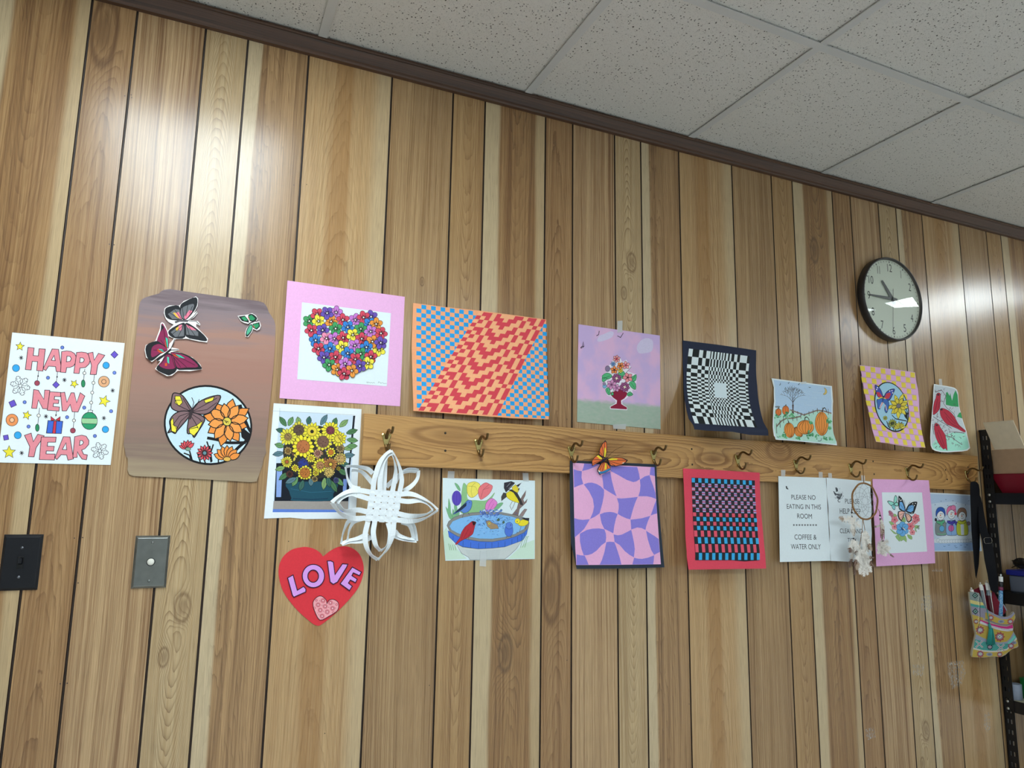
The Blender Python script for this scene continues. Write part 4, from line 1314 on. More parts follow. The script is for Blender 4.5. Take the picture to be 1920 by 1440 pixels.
# ================================================================== warped purple and pink checks on black mount
ON_RACK = 0.0215     # sheets taped over the front of the coat rack board stand this far off the wall
a = Art((1050, 820, 5.538), 'purple_check_picture', 'pink and purple warped checkerboard painting on a dark navy mount hanging from the coat rack', 'picture', (590, 800), depth=ON_RACK)
sheet(a, [(103, 240), (1000, 280), (1012, 560), (1035, 820), (1058, 1080), (1085, 1350), (700, 1362), (175, 1366), (150, 1250), (115, 1100), (104, 700), (102, 400)], '#2b3544', 'mount', label='dark navy mount', thick=0.0009)
sheet(a, [(133, 265), (980, 310), (992, 560), (1008, 800), (1022, 1000), (1046, 1318), (600, 1324), (168, 1326), (158, 1150), (146, 800), (140, 500)], '#efb3dc', base=0.0007, thick=0.0005)
d = Draw(a)
PU = '#8d81da'
for p in ([(250, 272), (400, 282), (350, 310), (300, 332), (228, 350), (242, 310)], [(140, 330), (180, 345), (225, 352), (222, 420), (240, 485), (195, 500), (145, 522)],
          [(435, 395), (470, 370), (520, 352), (535, 440), (560, 540), (586, 612), (530, 580), (450, 530), (446, 470)], [(530, 297), (800, 308), (820, 380), (828, 435), (790, 458), (760, 465), (690, 442), (600, 390), (524, 350)],
          [(828, 440), (880, 405), (928, 392), (942, 440), (965, 500), (990, 580), (996, 640), (950, 622), (900, 612), (812, 612), (828, 560), (834, 500)], [(940, 310), (980, 310), (984, 402), (930, 390)],
          [(245, 488), (290, 472), (330, 470), (380, 485), (420, 508), (456, 545), (455, 600), (440, 680), (410, 790), (360, 825), (310, 848), (340, 780), (352, 720), (340, 640), (300, 560)],
          [(590, 632), (640, 635), (700, 630), (760, 624), (806, 618), (785, 665), (762, 730), (742, 800), (728, 852), (690, 842), (640, 820), (598, 795), (608, 740), (608, 690)],
          [(145, 838), (190, 852), (235, 857), (308, 850), (280, 900), (250, 950), (215, 985), (150, 1040)], [(412, 800), (460, 780), (520, 774), (560, 780), (597, 796), (578, 850), (562, 920), (552, 997), (510, 975), (458, 950), (430, 890)],
          [(998, 650), (1006, 790), (970, 800), (940, 812), (955, 770), (975, 710)], [(730, 855), (790, 848), (850, 840), (936, 815), (912, 870), (892, 930), (886, 962), (845, 942), (800, 936), (738, 957), (735, 905)],
          [(205, 1000), (280, 960), (340, 948), (400, 945), (460, 955), (475, 1000), (478, 1040), (472, 1090), (430, 1120), (380, 1175), (330, 1210), (290, 1222), (245, 1225), (222, 1160), (206, 1080)],
          [(555, 1008), (600, 1017), (640, 1010), (690, 985), (738, 960), (752, 1020), (768, 1100), (775, 1160), (766, 1246), (720, 1220), (670, 1180), (620, 1120), (565, 1085), (560, 1040)],
          [(892, 970), (940, 1000), (985, 1028), (1022, 1055), (1035, 1190), (975, 1220), (945, 1170), (910, 1060)], [(170, 1215), (210, 1224), (255, 1228), (275, 1270), (296, 1322), (170, 1325)],
          [(480, 1088), (520, 1083), (563, 1088), (580, 1130), (600, 1190), (622, 1260), (636, 1320), (410, 1322), (435, 1270), (460, 1190)], [(768, 1250), (810, 1260), (850, 1262), (910, 1250), (976, 1225), (972, 1280), (966, 1318), (750, 1320)]):
    d.poly(p, PU, 1, smooth=0)
d.build('painted_checks', base=0.0007)

# the paper monarch that sits on its top edge
def wing_d(x, z):
    return 0.0275 + 0.10 * abs((x - MON[0]) * 0.55 + (z - MON[1]) * 0.83) ** 1.0 * 0.5
MON = on_plane(1050 + 457 / 5.538, 820 + 240 / 5.538, -.03)
m_ = Art((1050, 820, 5.538), 'paper_butterfly', 'orange and yellow paper monarch butterfly perched on the top edge of the purple checkerboard', 'butterfly', (457, 240), depth=0.030)
def wing(pts, patches, label=None, veins=()):
    d = Draw(m_)
    d.poly(pts, '#26222a', 0, thick=0.0007)
    c = Vector((sum(p[0] for p in pts) / len(pts), sum(p[1] for p in pts) / len(pts)))
    d.poly([tuple(c + (Vector(p) - c) * .88) for p in pts], '#e8743e', 1)
    for q, col in patches:
        d.poly(q, col, 2)
    for v in veins:
        d.line(v, 5, '#26222a', 3)
    return d
wing([(470, 30), (484, 48), (489, 90), (487, 150), (470, 215), (450, 212), (425, 195), (402, 180), (412, 120), (440, 66)], [([(458, 110), (472, 105), (480, 150), (470, 205), (452, 200)], '#f4dd3c')], veins=[[(465, 45), (455, 205)], [(435, 85), (455, 205)], [(412, 150), (455, 208)]]).build('wing', label='orange upper wing')
wing([(328, 252), (340, 228), (370, 195), (395, 178), (440, 205), (452, 238), (400, 262), (372, 275), (335, 300)], [([(378, 195), (400, 185), (440, 222), (425, 235)], '#f4dd3c')], veins=[[(345, 270), (445, 235)], [(345, 232), (445, 230)]]).build('wing', label='orange left wing')
wing([(488, 230), (530, 212), (590, 205), (650, 212), (706, 236), (690, 258), (640, 288), (580, 302), (520, 294), (500, 262)], [([(500, 228), (540, 215), (600, 222), (590, 235), (520, 238)], '#f4dd3c'), ([(640, 268), (670, 258), (660, 272)], '#f2ead8')], veins=[[(495, 240), (690, 235)], [(500, 245), (640, 285)], [(505, 255), (580, 300)]]).build('wing', label='orange right wing')
wing([(430, 262), (458, 248), (485, 255), (505, 280), (524, 302), (526, 338), (500, 352), (470, 370), (430, 380), (415, 394), (402, 372), (388, 350), (392, 325)], [([(470, 265), (488, 275), (480, 330), (462, 335)], '#f4dd3c'), ([(400, 350), (440, 355), (520, 320), (522, 336), (470, 366), (430, 376), (412, 385)], '#2f7fb5'), ([(395, 340), (412, 345), (420, 360), (402, 360)], '#f2ead8')], veins=[[(450, 260), (410, 345)], [(460, 260), (440, 350)], [(475, 260), (500, 330)]]).build('wing', label='orange lower wing with blue edge')
bm = bmesh.new()
q = lambda x, y, dd: pt(1050 + x / 5.538, 820 + y / 5.538, -dd) - m_.o
bm_tube(bm, [q(422, 268, .032), q(440, 250, .0335), q(465, 232, .0335), q(492, 212, .032)], [.0012, .0028, .003, .0014], 8)
from_bm('body', bm, ink('#23233a'), m_.root)
for e in ([(490, 212), (530, 165), (580, 125), (660, 90)], [(495, 216), (550, 198), (610, 182), (690, 168)]):
    bm = bmesh.new()
    bm_tube(bm, [q(x, y, .033 + i * .004) for i, (x, y) in enumerate(e)], .0005, 6)
    from_bm('antenna', bm, ink('#3a2a1c'), m_.root)

# ================================================================== urn of flowers on lilac paper
a = Art((1060, 590, 6.26), 'flower_urn_picture', 'lilac painted sheet with a cut-out crimson urn of flowers, taped above the coat rack', 'picture', (630, 730), depth=0.0022)
def lilac_wash():
    m = bpy.data.materials.new('lilac_wash')
    m.use_nodes = True
    nt = m.node_tree
    X.nt = nt
    b = nt.nodes['Principled BSDF']
    b.inputs['Roughness'].default_value = 0.75
    tc = nt.nodes.new('ShaderNodeTexCoord')
    sp = nt.nodes.new('ShaderNodeSeparateXYZ')
    nt.links.new(tc.outputs['Object'], sp.inputs[0])
    x, z = X(sp.outputs[0]), X(sp.outputs[2])
    n = x_noise(x * 14, z * 10, 2.0, 3.0)
    c1 = x_mix(x_step(n, .38, .62), '#c9afdc', '#dfb5d8')
    n2 = x_noise(x * 60, z * 110, 6.0, 3.0)
    gr = x_mix(n2, '#8fae98', '#b3b9ad')
    e = z + .0775 + (n2 - .5) * .012
    c2 = x_mix(1.0 - x_step(e, -.012, .006), c1, gr)
    nt.links.new(c2.v, b.inputs['Base Color'])
    return m
sheet(a, [(155, 112), (640, 180), (1110, 245), (1114, 800), (1118, 1345), (600, 1300), (138, 1258), (146, 700)], lilac_wash(), thick=0.0006)
for p in ([(375, 300), (400, 250), (460, 225), (530, 195), (568, 215), (545, 265), (470, 300), (400, 318)], [(840, 380), (880, 310), (950, 275), (1020, 300), (1030, 370), (1010, 430), (930, 452), (860, 448)]):
    d = Draw(a)
    d.poly(smooth2(p), '#d4cae6', 1)
    d.build('painted_cloud', base=0.0)
for ps in ([[(365, 248), (390, 235), (398, 190)]], [[(610, 248), (648, 268), (680, 215)]], [[(178, 390), (195, 372), (218, 372), (210, 320), (200, 372)], [(180, 395), (215, 378)]]):
    d = Draw(a)
    for p in ps:
        d.line(p, 8, '#35283c', 2)
    d.build('painted_bird', base=0.0)
d = Draw(a)
HALO = [(560, 520), (600, 480), (645, 505), (665, 555), (715, 530), (755, 600), (775, 615), (735, 665), (790, 690), (835, 700), (835, 770), (830, 850), (825, 890), (785, 880), (790, 950), (735, 965), (715, 985), (665, 1015), (668, 1050), (725, 1085), (725, 1122), (525, 1108), (522, 1078), (590, 1040), (590, 1010), (535, 965), (490, 945), (465, 870), (435, 850), (440, 800), (420, 740), (440, 700), (480, 675), (475, 625), (510, 600), (545, 560)]
d.poly(HALO, '#ece6f0', 0, thick=0.0005)
d.poly([(525, 915), (560, 905), (640, 870), (725, 915), (716, 955), (690, 985), (652, 1008), (656, 1050), (690, 1072), (720, 1088), (720, 1112), (530, 1100), (530, 1080), (565, 1062), (600, 1045), (606, 1008), (560, 975), (535, 945)], '#8f1d3c', 1)
for p in ([(430, 720), (480, 685), (525, 695), (547, 725), (510, 755), (465, 765), (438, 785)], [(437, 740), (490, 750), (450, 790), (430, 775)], [(612, 700), (660, 655), (700, 690), (665, 725)], [(640, 740), (700, 720), (690, 752)], [(770, 745), (800, 718), (832, 704), (826, 770), (790, 782)], [(750, 800), (790, 780), (825, 815), (822, 878), (785, 865), (758, 835)], [(470, 880), (500, 856), (525, 890), (520, 942), (492, 930)], [(722, 930), (760, 905), (792, 938), (760, 955), (735, 955)], [(530, 940), (555, 905), (565, 945)]):
    d.shape(p, '#58b87c', ow=5, oc='#234a35', smooth=2)
for p in ([(440, 755), (520, 720)], [(640, 700), (665, 670)], [(780, 770), (820, 715)], [(770, 800), (812, 860)], [(488, 870), (510, 930)], [(740, 940), (785, 925)]):
    d.line(p, 4, '#234a35')
d.dot(495, 635, 28, '#8b7a9a', ry=34, ow=4); d.dot(460, 840, 24, '#7fb4d8', ow=3); d.dot(455, 812, 18, '#9a8aa8', ow=3)
d.line([(705, 690), (750, 640), (772, 615)], 5, '#3a3040')
FL = [(560, 580, 32, '#8fb6e4', '#4a76b4', 6), (600, 520, 46, '#f2a2a2', '#c02040', 6), (645, 655, 34, '#f3e468', '#d0b030', 6), (708, 595, 52, '#f3a6ae', '#c02040', 5), (645, 600, 46, '#ee8f4c', '#6b3a20', 5), (573, 650, 50, '#ee8f4c', '#4a2a18', 5), (600, 748, 60, '#a4588a', '#f6eed0', 8), (695, 850, 62, '#a4588a', '#f6eed0', 8), (732, 738, 62, '#f0929a', '#5a1a28', 5), (600, 860, 48, '#dd9ac8', '#a05a90', 5), (540, 822, 62, '#dd9ac8', '#7a3a6a', 6)]
for i, (cx, cy, r, c1, c2, n) in enumerate(FL):
    d.flower(cx, cy, 4, r, n, r * .36, c1, ow=4, oc='#3a2434', rot=i * .7)
    if c2 == '#f6eed0':
        d.shape(star_pts(cx, cy, 26, .3, 4, .4), c2, ow=3, oc='#3a2434')
    else:
        d.dot(cx, cy, 11, c2, n=10)
d.build('cutout_urn', base=0.0006)
tape(a, [(610, 75), (670, 70), (668, 205), (608, 212)]); tape(a, [(555, 1290), (712, 1282), (705, 1346), (562, 1340)])

# ================================================================== black and white op-art
def curl(z_top, h, d0, d1, pw=2.0, start=0.0):
    def f(x, z):
        t = (z_top - z) / h
        t = max(0.0, min(1.15, (t - start) / (1 - start)))
        return d0 + (d1 - d0) * t ** pw
    return f
OPZ = on_plane(1340, 648)[1]
a = Art((1260, 620, 6.857), 'checkered_illusion_picture', 'black and white checkered illusion on a navy mount, lower edge curling outward', 'picture', (640, 740), depth=curl(OPZ, 0.25, .003, .062, 2.3, .15), bis=0.010)
sheet(a, [(137, 125), (600, 182), (1082, 252), (1082, 400), (1098, 720), (1128, 980), (1178, 1180), (1240, 1350), (1000, 1340), (780, 1300), (440, 1285), (290, 1270), (215, 1130), (175, 950), (150, 560), (140, 300)], '#272d42', 'mount', label='navy black mount', thick=0.0008)
a.quad((218, 230), (1003, 330), (1095, 1245), (292, 1190))
d = Draw(a)
ce = [218, 268, 350, 398, 440, 490, 503, 523, 543, 563, 580, 604, 620, 640, 655, 673, 692, 718, 740, 762, 800, 840, 876, 970, 1005]
re = [230, 328, 430, 480, 530, 580, 605, 632, 655, 683, 705, 735, 760, 785, 805, 833, 855, 880, 905, 940, 995, 1045, 1095, 1190]
ce = [(x - ce[0]) / (ce[-1] - ce[0]) for x in ce]
re = [(x - re[0]) / (re[-1] - re[0]) for x in re]
d.poly([a.st(0, 0), a.st(1, 0), a.st(1, 1), a.st(0, 1)], '#1f2323', 1, wall=True)
for i in range(len(ce) - 1):
    for j in range(len(re) - 1):
        if (i + j) % 2 == 0:
            d.poly([a.st(ce[i], re[j]), a.st(ce[i + 1], re[j]), a.st(ce[i + 1], re[j + 1]), a.st(ce[i], re[j + 1])], '#e6f1f3', 2, wall=True)
d.poly([a.st(.435, .415), a.st(.635, .415), a.st(.635, .62), a.st(.435, .62)], '#dcebf0', 3, wall=True)
d.build('checker_pattern', base=0.0002)

# ================================================================== pumpkins
PZ = on_plane(1500, 715)[1]
a = Art((1430, 690, 9.0), 'pumpkin_drawing', 'pencil drawing of orange pumpkins, a bare tree and a fence under a crescent moon', 'drawing', (690, 740), depth=curl(PZ, 0.185, .004, .046, 2.0, .1), bis=0.010)
sheet(a, [(150, 172), (640, 236), (1170, 305), (1178, 420), (1188, 560), (1184, 760), (1188, 1060), (1215, 1190), (1255, 1305), (900, 1265), (500, 1228), (220, 1208), (190, 1140), (172, 1000), (178, 800), (195, 560), (190, 330)], '#e9f2f6', thick=0.0006)
d = Draw(a)
d.poly([(185, 200), (640, 258), (1150, 320), (1165, 560), (1165, 770), (1000, 720), (800, 770), (640, 800), (460, 700), (340, 680), (210, 680), (215, 560), (205, 330)], '#bcd7f0', 1)
d.poly([(205, 690), (340, 690), (460, 710), (640, 805), (800, 770), (930, 725), (1165, 780), (1180, 1050), (1235, 1285), (900, 1250), (500, 1212), (225, 1192), (190, 1000)], '#bde6d6', 3)
r = random.Random(5)
for i in range(40):
    y = r.uniform(300, 640); x = r.uniform(215, 1000)
    d.line([(x, y), (x + r.uniform(60, 150), y + r.uniform(5, 25))], 4, r.choice(['#a9c9ea', '#cfe2f4', '#b0d0ee']), L=2)
def branch(x, y, an, ln, w, n):
    x2, y2 = x + cos(an) * ln, y - sin(an) * ln
    d.line([(x, y), ((x + x2) / 2 + r.uniform(-6, 6), (y + y2) / 2), (x2, y2)], w, '#4c4248', L=4)
    if n > 0:
        for da in ((-.42, .38) if n < 5 else (-.62, -.22, .15, .55)):
            branch(x2, y2, an * .85 + 1.57 * .15 + da + r.uniform(-.1, .1), ln * r.uniform(.84, .98), max(4, w * .62), n - 1)
d.poly([(488, 775), (500, 690), (495, 620), (525, 620), (520, 690), (530, 775)], '#5a4c50', 4)
branch(508, 650, 1.57, 70, 17, 5)
for p in ([(235, 985), (320, 890), (400, 850), (500, 850), (640, 815)], [(460, 705), (540, 735), (640, 770), (700, 795)], [(690, 795), (800, 755), (920, 715), (1010, 722), (1160, 765)], ):
    d.line(p, 17, '#a3907c', L=5); d.line([(x, y - 9) for x, y in p], 4, '#4a3f3a', L=6); d.line([(x, y + 9) for x, y in p], 4, '#4a3f3a', L=6)
for x, y, h in ((232, 1020, 170), (290, 940, 130), (348, 870, 120), (420, 845, 90), (505, 850, 90), (575, 850, 80), (640, 820, 70), (590, 760, 60), (650, 780, 50), (705, 790, 50), (780, 770, 80), (850, 740, 80), (920, 715, 80), (1008, 710, 90), (1105, 740, 100)):
    d.line([(x, y - h / 2), (x + 4, y + h / 2)], 10, '#5a4f4c', L=7)
d.dot(250, 655, 45, '#7d8a8a', ry=14, L=3)
for p, rib in ((ell(265, 745, 50, 60), [(265, 30)]), (ell(386, 715, 58, 78), [(386, 38)])):
    d.shape(p, '#ee8440', ow=6)
for cx, cy, rx, ry in ((265, 745, 50, 60), (386, 715, 58, 78)):
    for k in (-.5, 0, .5):
        d.line([(cx + k * rx * .5, cy - ry * .95), (cx + k * rx * 1.3, cy), (cx + k * rx * .5, cy + ry * .95)], 5, '#7a3a18', smooth=4)
    d.line([(cx, cy - ry + 4), (cx + 8, cy - ry - 22)], 14, '#3a342c')
def pumpkin(cx, cy, rx, ry, rot=0):
    e = ell(cx, cy, rx, ry, rot, 30)
    d.shape(e, '#f49c48', ow=6, oc='#4a2a14')
    for k in (-.75, -.4, 0, .4, .75):
        pts = []
        for t in (-.93, -.5, 0, .5, .93):
            x, y = k * rx * cos(t * 1.45), ry * t
            pts.append((cx + x * cos(rot) - y * sin(rot), cy + x * sin(rot) + y * cos(rot)))
        d.line(pts, 6, '#7a4014', smooth=4)
pumpkin(600, 1080, 62, 95, -.6)
pumpkin(720, 1000, 140, 118)
pumpkin(450, 1050, 86, 126, -.12)
pumpkin(995, 940, 112, 200, -.02)
d.line([(440, 935), (432, 890)], 16, '#3a342c'); d.line([(710, 885), (715, 840), (745, 828), (770, 850), (785, 885)], 14, '#3a342c', smooth=4)
d.line([(1000, 742), (1020, 690), (1045, 672), (1068, 700), (1075, 740)], 14, '#3a342c', smooth=4)
for cx, cy, n, sp in ((350, 1140, 16, 45), (600, 1190, 10, 35), (800, 1130, 22, 60), (900, 1140, 12, 40), (1120, 900, 20, 40), (1130, 1020, 12, 30), (1060, 1190, 12, 40), (1140, 1190, 10, 30), (820, 920, 10, 30), (240, 820, 10, 40), (390, 800, 14, 50), (500, 800, 12, 45)):
    for i in range(n):
        x, y = cx + r.gauss(0, sp * .6), cy + r.gauss(0, sp * .5)
        x = min(max(x, 205), 1175)
        d.poly(star_pts(x, y, r.uniform(12, 24), r.uniform(0, 6), 5, .5), r.choice(['#5fb277', '#4a9a68', '#7fc692', '#3f8a5c']), L=d.top + (1 if i == 0 else 0))
for p in ([(280, 290), (300, 280), (298, 250)], [(425, 250), (435, 262), (450, 235)], [(370, 355), (380, 345), (385, 325)], [(600, 270), (606, 285), (625, 255)], [(775, 320), (795, 332), (810, 320)], [(245, 1165), (260, 1160), (268, 1180)], [(930, 1225), (950, 1235), (985, 1225), (990, 1180)]):
    d.line(p, 9, '#3d4458')
d.shape([(1035, 335), (1065, 350), (1083, 390), (1075, 430), (1045, 450), (1020, 440), (1045, 420), (1055, 385), (1045, 350)], '#e6c870', ow=5, oc='#6a5a30', smooth=3)
d.build('pumpkin_patch_drawing', base=0.0)
tape(a, [(640, 235), (735, 228), (735, 262), (650, 278)])

# ================================================================== yellow and pink woven mount with a round butterfly picture
YZ = on_plane(1660, 690)[1]
YV = (1590, 670, 7.2)
a = Art(YV, 'yellow_check_picture', 'yellow and pink woven check sheet with an oval butterfly and sunflower picture, below the clock', 'picture', (590, 670), depth=curl(YZ, 0.27, .004, .068, 1.35), bis=0.010)
sheet(a, [(158, 105), (530, 150), (905, 203), (912, 260), (922, 330), (945, 430), (958, 560), (962, 700), (975, 850), (1000, 1020), (1045, 1220), (850, 1212), (740, 1195), (640, 1180), (480, 1152), (380, 1140), (345, 1030), (325, 960), (290, 760), (265, 660), (235, 520), (205, 370), (185, 230)], '#e9b6de', thick=0.0008)
a.quad((158, 105), (905, 203), (1045, 1220), (380, 1140))
d = Draw(a)
for j in range(13):
    for i in range(11):
        if (i + j) % 2 == 0:
            s0, s1, t0, t1 = i / 11, (i + 1) / 11, j / 13, (j + 1) / 13
            d.poly([a.st(s0 + .004, t0 + .006), a.st(s1 - .004, t0 + .006), a.st(s1 - .004, t1 - .006), a.st(s0 + .004, t1 - .006)], '#f1d84c', 1, wall=True)
        d.poly([a.st(i / 11, (j + 1) / 13 - .003), a.st((i + 1) / 11, (j + 1) / 13 - .003), a.st((i + 1) / 11, (j + 1) / 13 + .003), a.st(i / 11, (j + 1) / 13 + .003)], '#c9a35e' if (i + j) % 2 == 0 else '#cf9cc6', 0.5, wall=True)
d.build('woven_checks', base=0.0)
d = Draw(a)
d.poly(ell(588, 670, 226, 338, 0, 48, sh=62), '#17181a', 0, thick=0.0005)
d.poly(ell(588, 668, 214, 322, 0, 48, sh=58), '#a9d6ec', 1)
for p in ([(740, 520), (750, 600), (795, 700)], [(760, 650), (800, 740), (810, 770)], [(590, 780), (640, 830), (790, 860)], [(735, 700), (790, 830)], [(545, 880), (560, 960)], [(520, 860), (545, 945)], [(640, 870), (640, 990)], [(600, 930), (620, 985)]):
    d.line(p, 13, '#17181a')
d.poly([(740, 690), (805, 760), (800, 850), (760, 800)], '#17181a')
d.flower(680, 655, 10, 165, 9, 28, '#f0e04a', ow=5, rot=.2, jit=.18)
d.flower(680, 655, 10, 120, 8, 26, '#e8d23e', ow=5, rot=.5, core='#77707a', cr=30, jit=.1)
d.flower(500, 820, 5, 32, 8, 9, '#dcd84a', ow=3); d.flower(598, 890, 5, 62, 12, 10, '#b8c04a', ow=4, core='#33402a', cr=18)
for an in (-2.9, -2.5, -2.1, -1.7, -1.3, -.9, -.4):
    d.shape(petal_pts(695, 965, an, 8, 92, 17), '#e6d84c', ow=4)
r = random.Random(9)
for i in range(26):
    x, y = r.uniform(560, 740), r.uniform(890, 985)
    d.line([(x, y), (x + r.uniform(-14, 14), y - r.uniform(20, 50))], 5, r.choice(['#17181a', '#6a7a34', '#c8c440']))
d.shape([(362, 385), (380, 378), (410, 400), (445, 450), (468, 530), (440, 548), (400, 530), (375, 470)], '#4457b4', ow=8, smooth=3)
d.poly([(380, 470), (420, 470), (462, 530), (440, 545), (398, 525)], '#d23a4a')
d.shape([(480, 545), (510, 480), (560, 440), (610, 428), (626, 438), (600, 500), (570, 560), (545, 582), (500, 572)], '#4457b4', ow=8, smooth=3)
d.poly([(490, 545), (515, 490), (560, 475), (575, 500), (550, 555), (510, 562)], '#d23a4a')
for x_, y_ in ((395, 410), (385, 435), (590, 450), (600, 480), (560, 455)):
    d.dot(x_, y_, 9, '#f0eef4', n=8)
d.shape([(385, 580), (430, 555), (500, 555), (540, 590), (550, 640), (540, 690), (515, 750), (490, 710), (500, 640), (462, 600), (445, 640), (430, 695), (400, 690), (395, 640)], '#3f6fc0', ow=7, smooth=3)
for p in ([(425, 690), (455, 610)], [(440, 660), (470, 610)], [(500, 640), (520, 720)]):
    d.line(p, 15, '#f0e8ee'); d.line(p, 6, '#c04a5a')
d.line([(400, 560), (450, 542), (510, 560)], 11, '#f2dc50')
d.line([(465, 590), (475, 520)], 11, '#2a2430')
d.build('oval_picture', base=0.0006, label='oval butterfly and sunflower picture with black border')

# ================================================================== cardinals
CZ = on_plane(1765, 725)[1]
a = Art(YV, 'cardinal_drawing', 'shaped paper painting of three red cardinals on snowy branches, right of the clock', 'drawing', (1380, 820), depth=curl(CZ, 0.26, .006, .05, 1.6), bis=0.010)
CO = [(1162, 360), (1230, 372), (1320, 385), (1400, 400), (1440, 412), (1470, 436), (1486, 480), (1498, 640), (1520, 740), (1550, 850), (1600, 1000), (1640, 1170), (1648, 1228), (1610, 1258), (1540, 1270), (1450, 1275), (1340, 1282), (1250, 1278), (1180, 1262), (1140, 1240), (1118, 1190), (1112, 1080), (1130, 800), (1150, 600)]
sheet(a, CO, '#eef2f2', thick=0.0009)
d = Draw(a)
cc = Vector((1370, 830))
d.poly([tuple(cc + Vector(((Vector(p) - cc).x * .955, (Vector(p) - cc).y * .97))) for p in CO], '#c9d3d8', 1)
d.poly([(1180, 1120), (1280, 1060), (1420, 1010), (1585, 1020), (1618, 1130), (1632, 1215), (1600, 1246), (1540, 1256), (1450, 1262), (1340, 1268), (1250, 1264), (1185, 1248), (1150, 1230), (1132, 1180)], '#a9e8d3', 2)
d.poly([(1320, 640), (1322, 480), (1340, 465), (1372, 520), (1380, 480), (1405, 585), (1425, 500), (1452, 445), (1480, 510), (1494, 668), (1400, 660)], '#2f9e5c', 2)
d.poly([(1470, 800), (1500, 750), (1522, 742), (1542, 825)], '#2f9e5c', 2)
r = random.Random(21)
def twigs(n, x0, x1, y0, y1, L):
    for i in range(n):
        x, y = r.uniform(x0, x1), r.uniform(y0, y1)
        an = r.uniform(0, 6.28)
        l_ = r.uniform(18, 40)
        d.line([(x, y), (x + cos(an) * l_, y + sin(an) * l_)], 8, r.choice(['#5c4450', '#6d5560', '#4a3a44', '#9a7f86']), L=L, taper=True)
for p in ([(1180, 470), (1260, 440), (1320, 520), (1290, 620), (1330, 680), (1430, 760), (1450, 820)], [(1150, 800), (1240, 860), (1310, 900), (1400, 960)], [(1300, 1050), (1400, 1080), (1480, 1140), (1540, 1180)], [(1140, 900), (1160, 1040)]):
    d.line(p, 9, '#6d5560', L=4)
twigs(26, 1170, 1320, 430, 600, 4); twigs(16, 1300, 1460, 620, 800, 4); twigs(60, 1150, 1420, 760, 1000, 4); twigs(26, 1300, 1450, 980, 1120, 4); twigs(14, 1400, 1550, 1060, 1200, 4); twigs(8, 1150, 1240, 1140, 1220, 4)
for p, in (([(1196, 500), (1215, 480), (1245, 490), (1248, 560), (1244, 640), (1238, 690), (1205, 740), (1168, 768), (1148, 770), (1150, 680), (1165, 600), (1185, 550)],), ([(1240, 712), (1255, 690), (1290, 690), (1360, 722), (1420, 780), (1462, 850), (1500, 915), (1585, 990), (1562, 1008), (1480, 965), (1400, 930), (1330, 900), (1285, 850), (1250, 790)],), ([(1165, 925), (1185, 888), (1222, 905), (1255, 960), (1300, 1025), (1325, 1110), (1338, 1256), (1312, 1225), (1285, 1240), (1225, 1165), (1185, 1080), (1168, 1000)],)):
    d.shape(p, '#be243e', ow=5, oc='#5a1424', smooth=2)
for p in ([(1210, 560), (1190, 660), (1165, 740)], [(1235, 600), (1225, 680)], [(1300, 740), (1370, 820), (1450, 900)], [(1320, 800), (1390, 890), (1500, 950)], [(1380, 780), (1440, 860), (1560, 990)], [(1220, 980), (1260, 1080), (1300, 1200)], [(1200, 1010), (1240, 1120), (1290, 1220)]):
    d.line(p, 13, '#8f1a32', smooth=3)
for cx, cy in ((1218, 505), (1200, 915), (1262, 705)):
    d.dot(cx, cy, 17, '#4a1a26', ry=13, n=12)
d.line([(1430, 1008), (1480, 1012), (1530, 1018), (1570, 1025)], 8, '#5c4a50')
d.build('cardinal_painting', base=0.0)
tape(a, [(1222, 292), (1262, 292), (1272, 380), (1228, 374)])

# ================================================================== red, black and blue weaving on red mount
RZ = on_plane(1350, 885)[1]
def red_d(x, z):
    t = max(0.0, min(1.0, (RZ - z) / 0.25))
    return ON_RACK + .026 * t ** 1.5
a = Art((1260, 860, 6.26), 'woven_red_picture', 'black, blue and red paper weaving on a red mount hanging from the coat rack', 'picture', (600, 700), depth=red_d, bis=0.012)
sheet(a, [(130, 115), (580, 138), (1030, 165), (1036, 420), (1048, 640), (1068, 850), (1085, 1050), (1105, 1290), (650, 1296), (195, 1303), (175, 1150), (158, 900), (152, 600), (140, 300)], '#e24a5f', 'mount', label='red mount', thick=0.0009)
a.quad((228, 222), (970, 256), (1028, 1192), (272, 1192))
sheet(a, [(228, 222), (970, 256), (976, 500), (990, 700), (1010, 950), (1028, 1192), (850, 1205), (700, 1192), (272, 1192), (250, 800), (236, 450)], '#25272e', base=0.001, thick=0.0006)
d = Draw(a)
te = [222, 283, 334, 384, 434, 485, 536, 580, 634, 686, 740, 792, 846, 924, 1002, 1104, 1192]
te = [(y - te[0]) / (te[-1] - te[0]) for y in te]
for j in range(16):
    for i in range(20):
        if (i + j) % 2:
            continue
        s0, s1 = i / 20 + .001, (i + 1) / 20 - .001
        t0, t1 = te[j] + .004, te[j + 1] - .004
        if 1 <= j <= 7:
            ca, cb = ('#aba6dc', '#c8587e') if j % 2 else ('#cf6f8c', '#b9b4de')
            d.poly([a.st(s0, t0), a.st(s1, t0), a.st(s1, t1), a.st(s0, t1)], ca, 1, wall=True)
            d.poly([a.st(s0, t0 * .66 + t1 * .34), a.st(s1, t0 * .66 + t1 * .34), a.st(s1, t0 * .34 + t1 * .66), a.st(s0, t0 * .34 + t1 * .66)], cb, 2, wall=True)
        else:
            col = '#39aee8' if j in (0, 9, 11, 13, 15) else '#e8586d'
            d.poly([a.st(s0, t0), a.st(s1, t0), a.st(s1, t1), a.st(s0, t1)], col, 1, wall=True)
d.build('woven_checks', base=0.001)

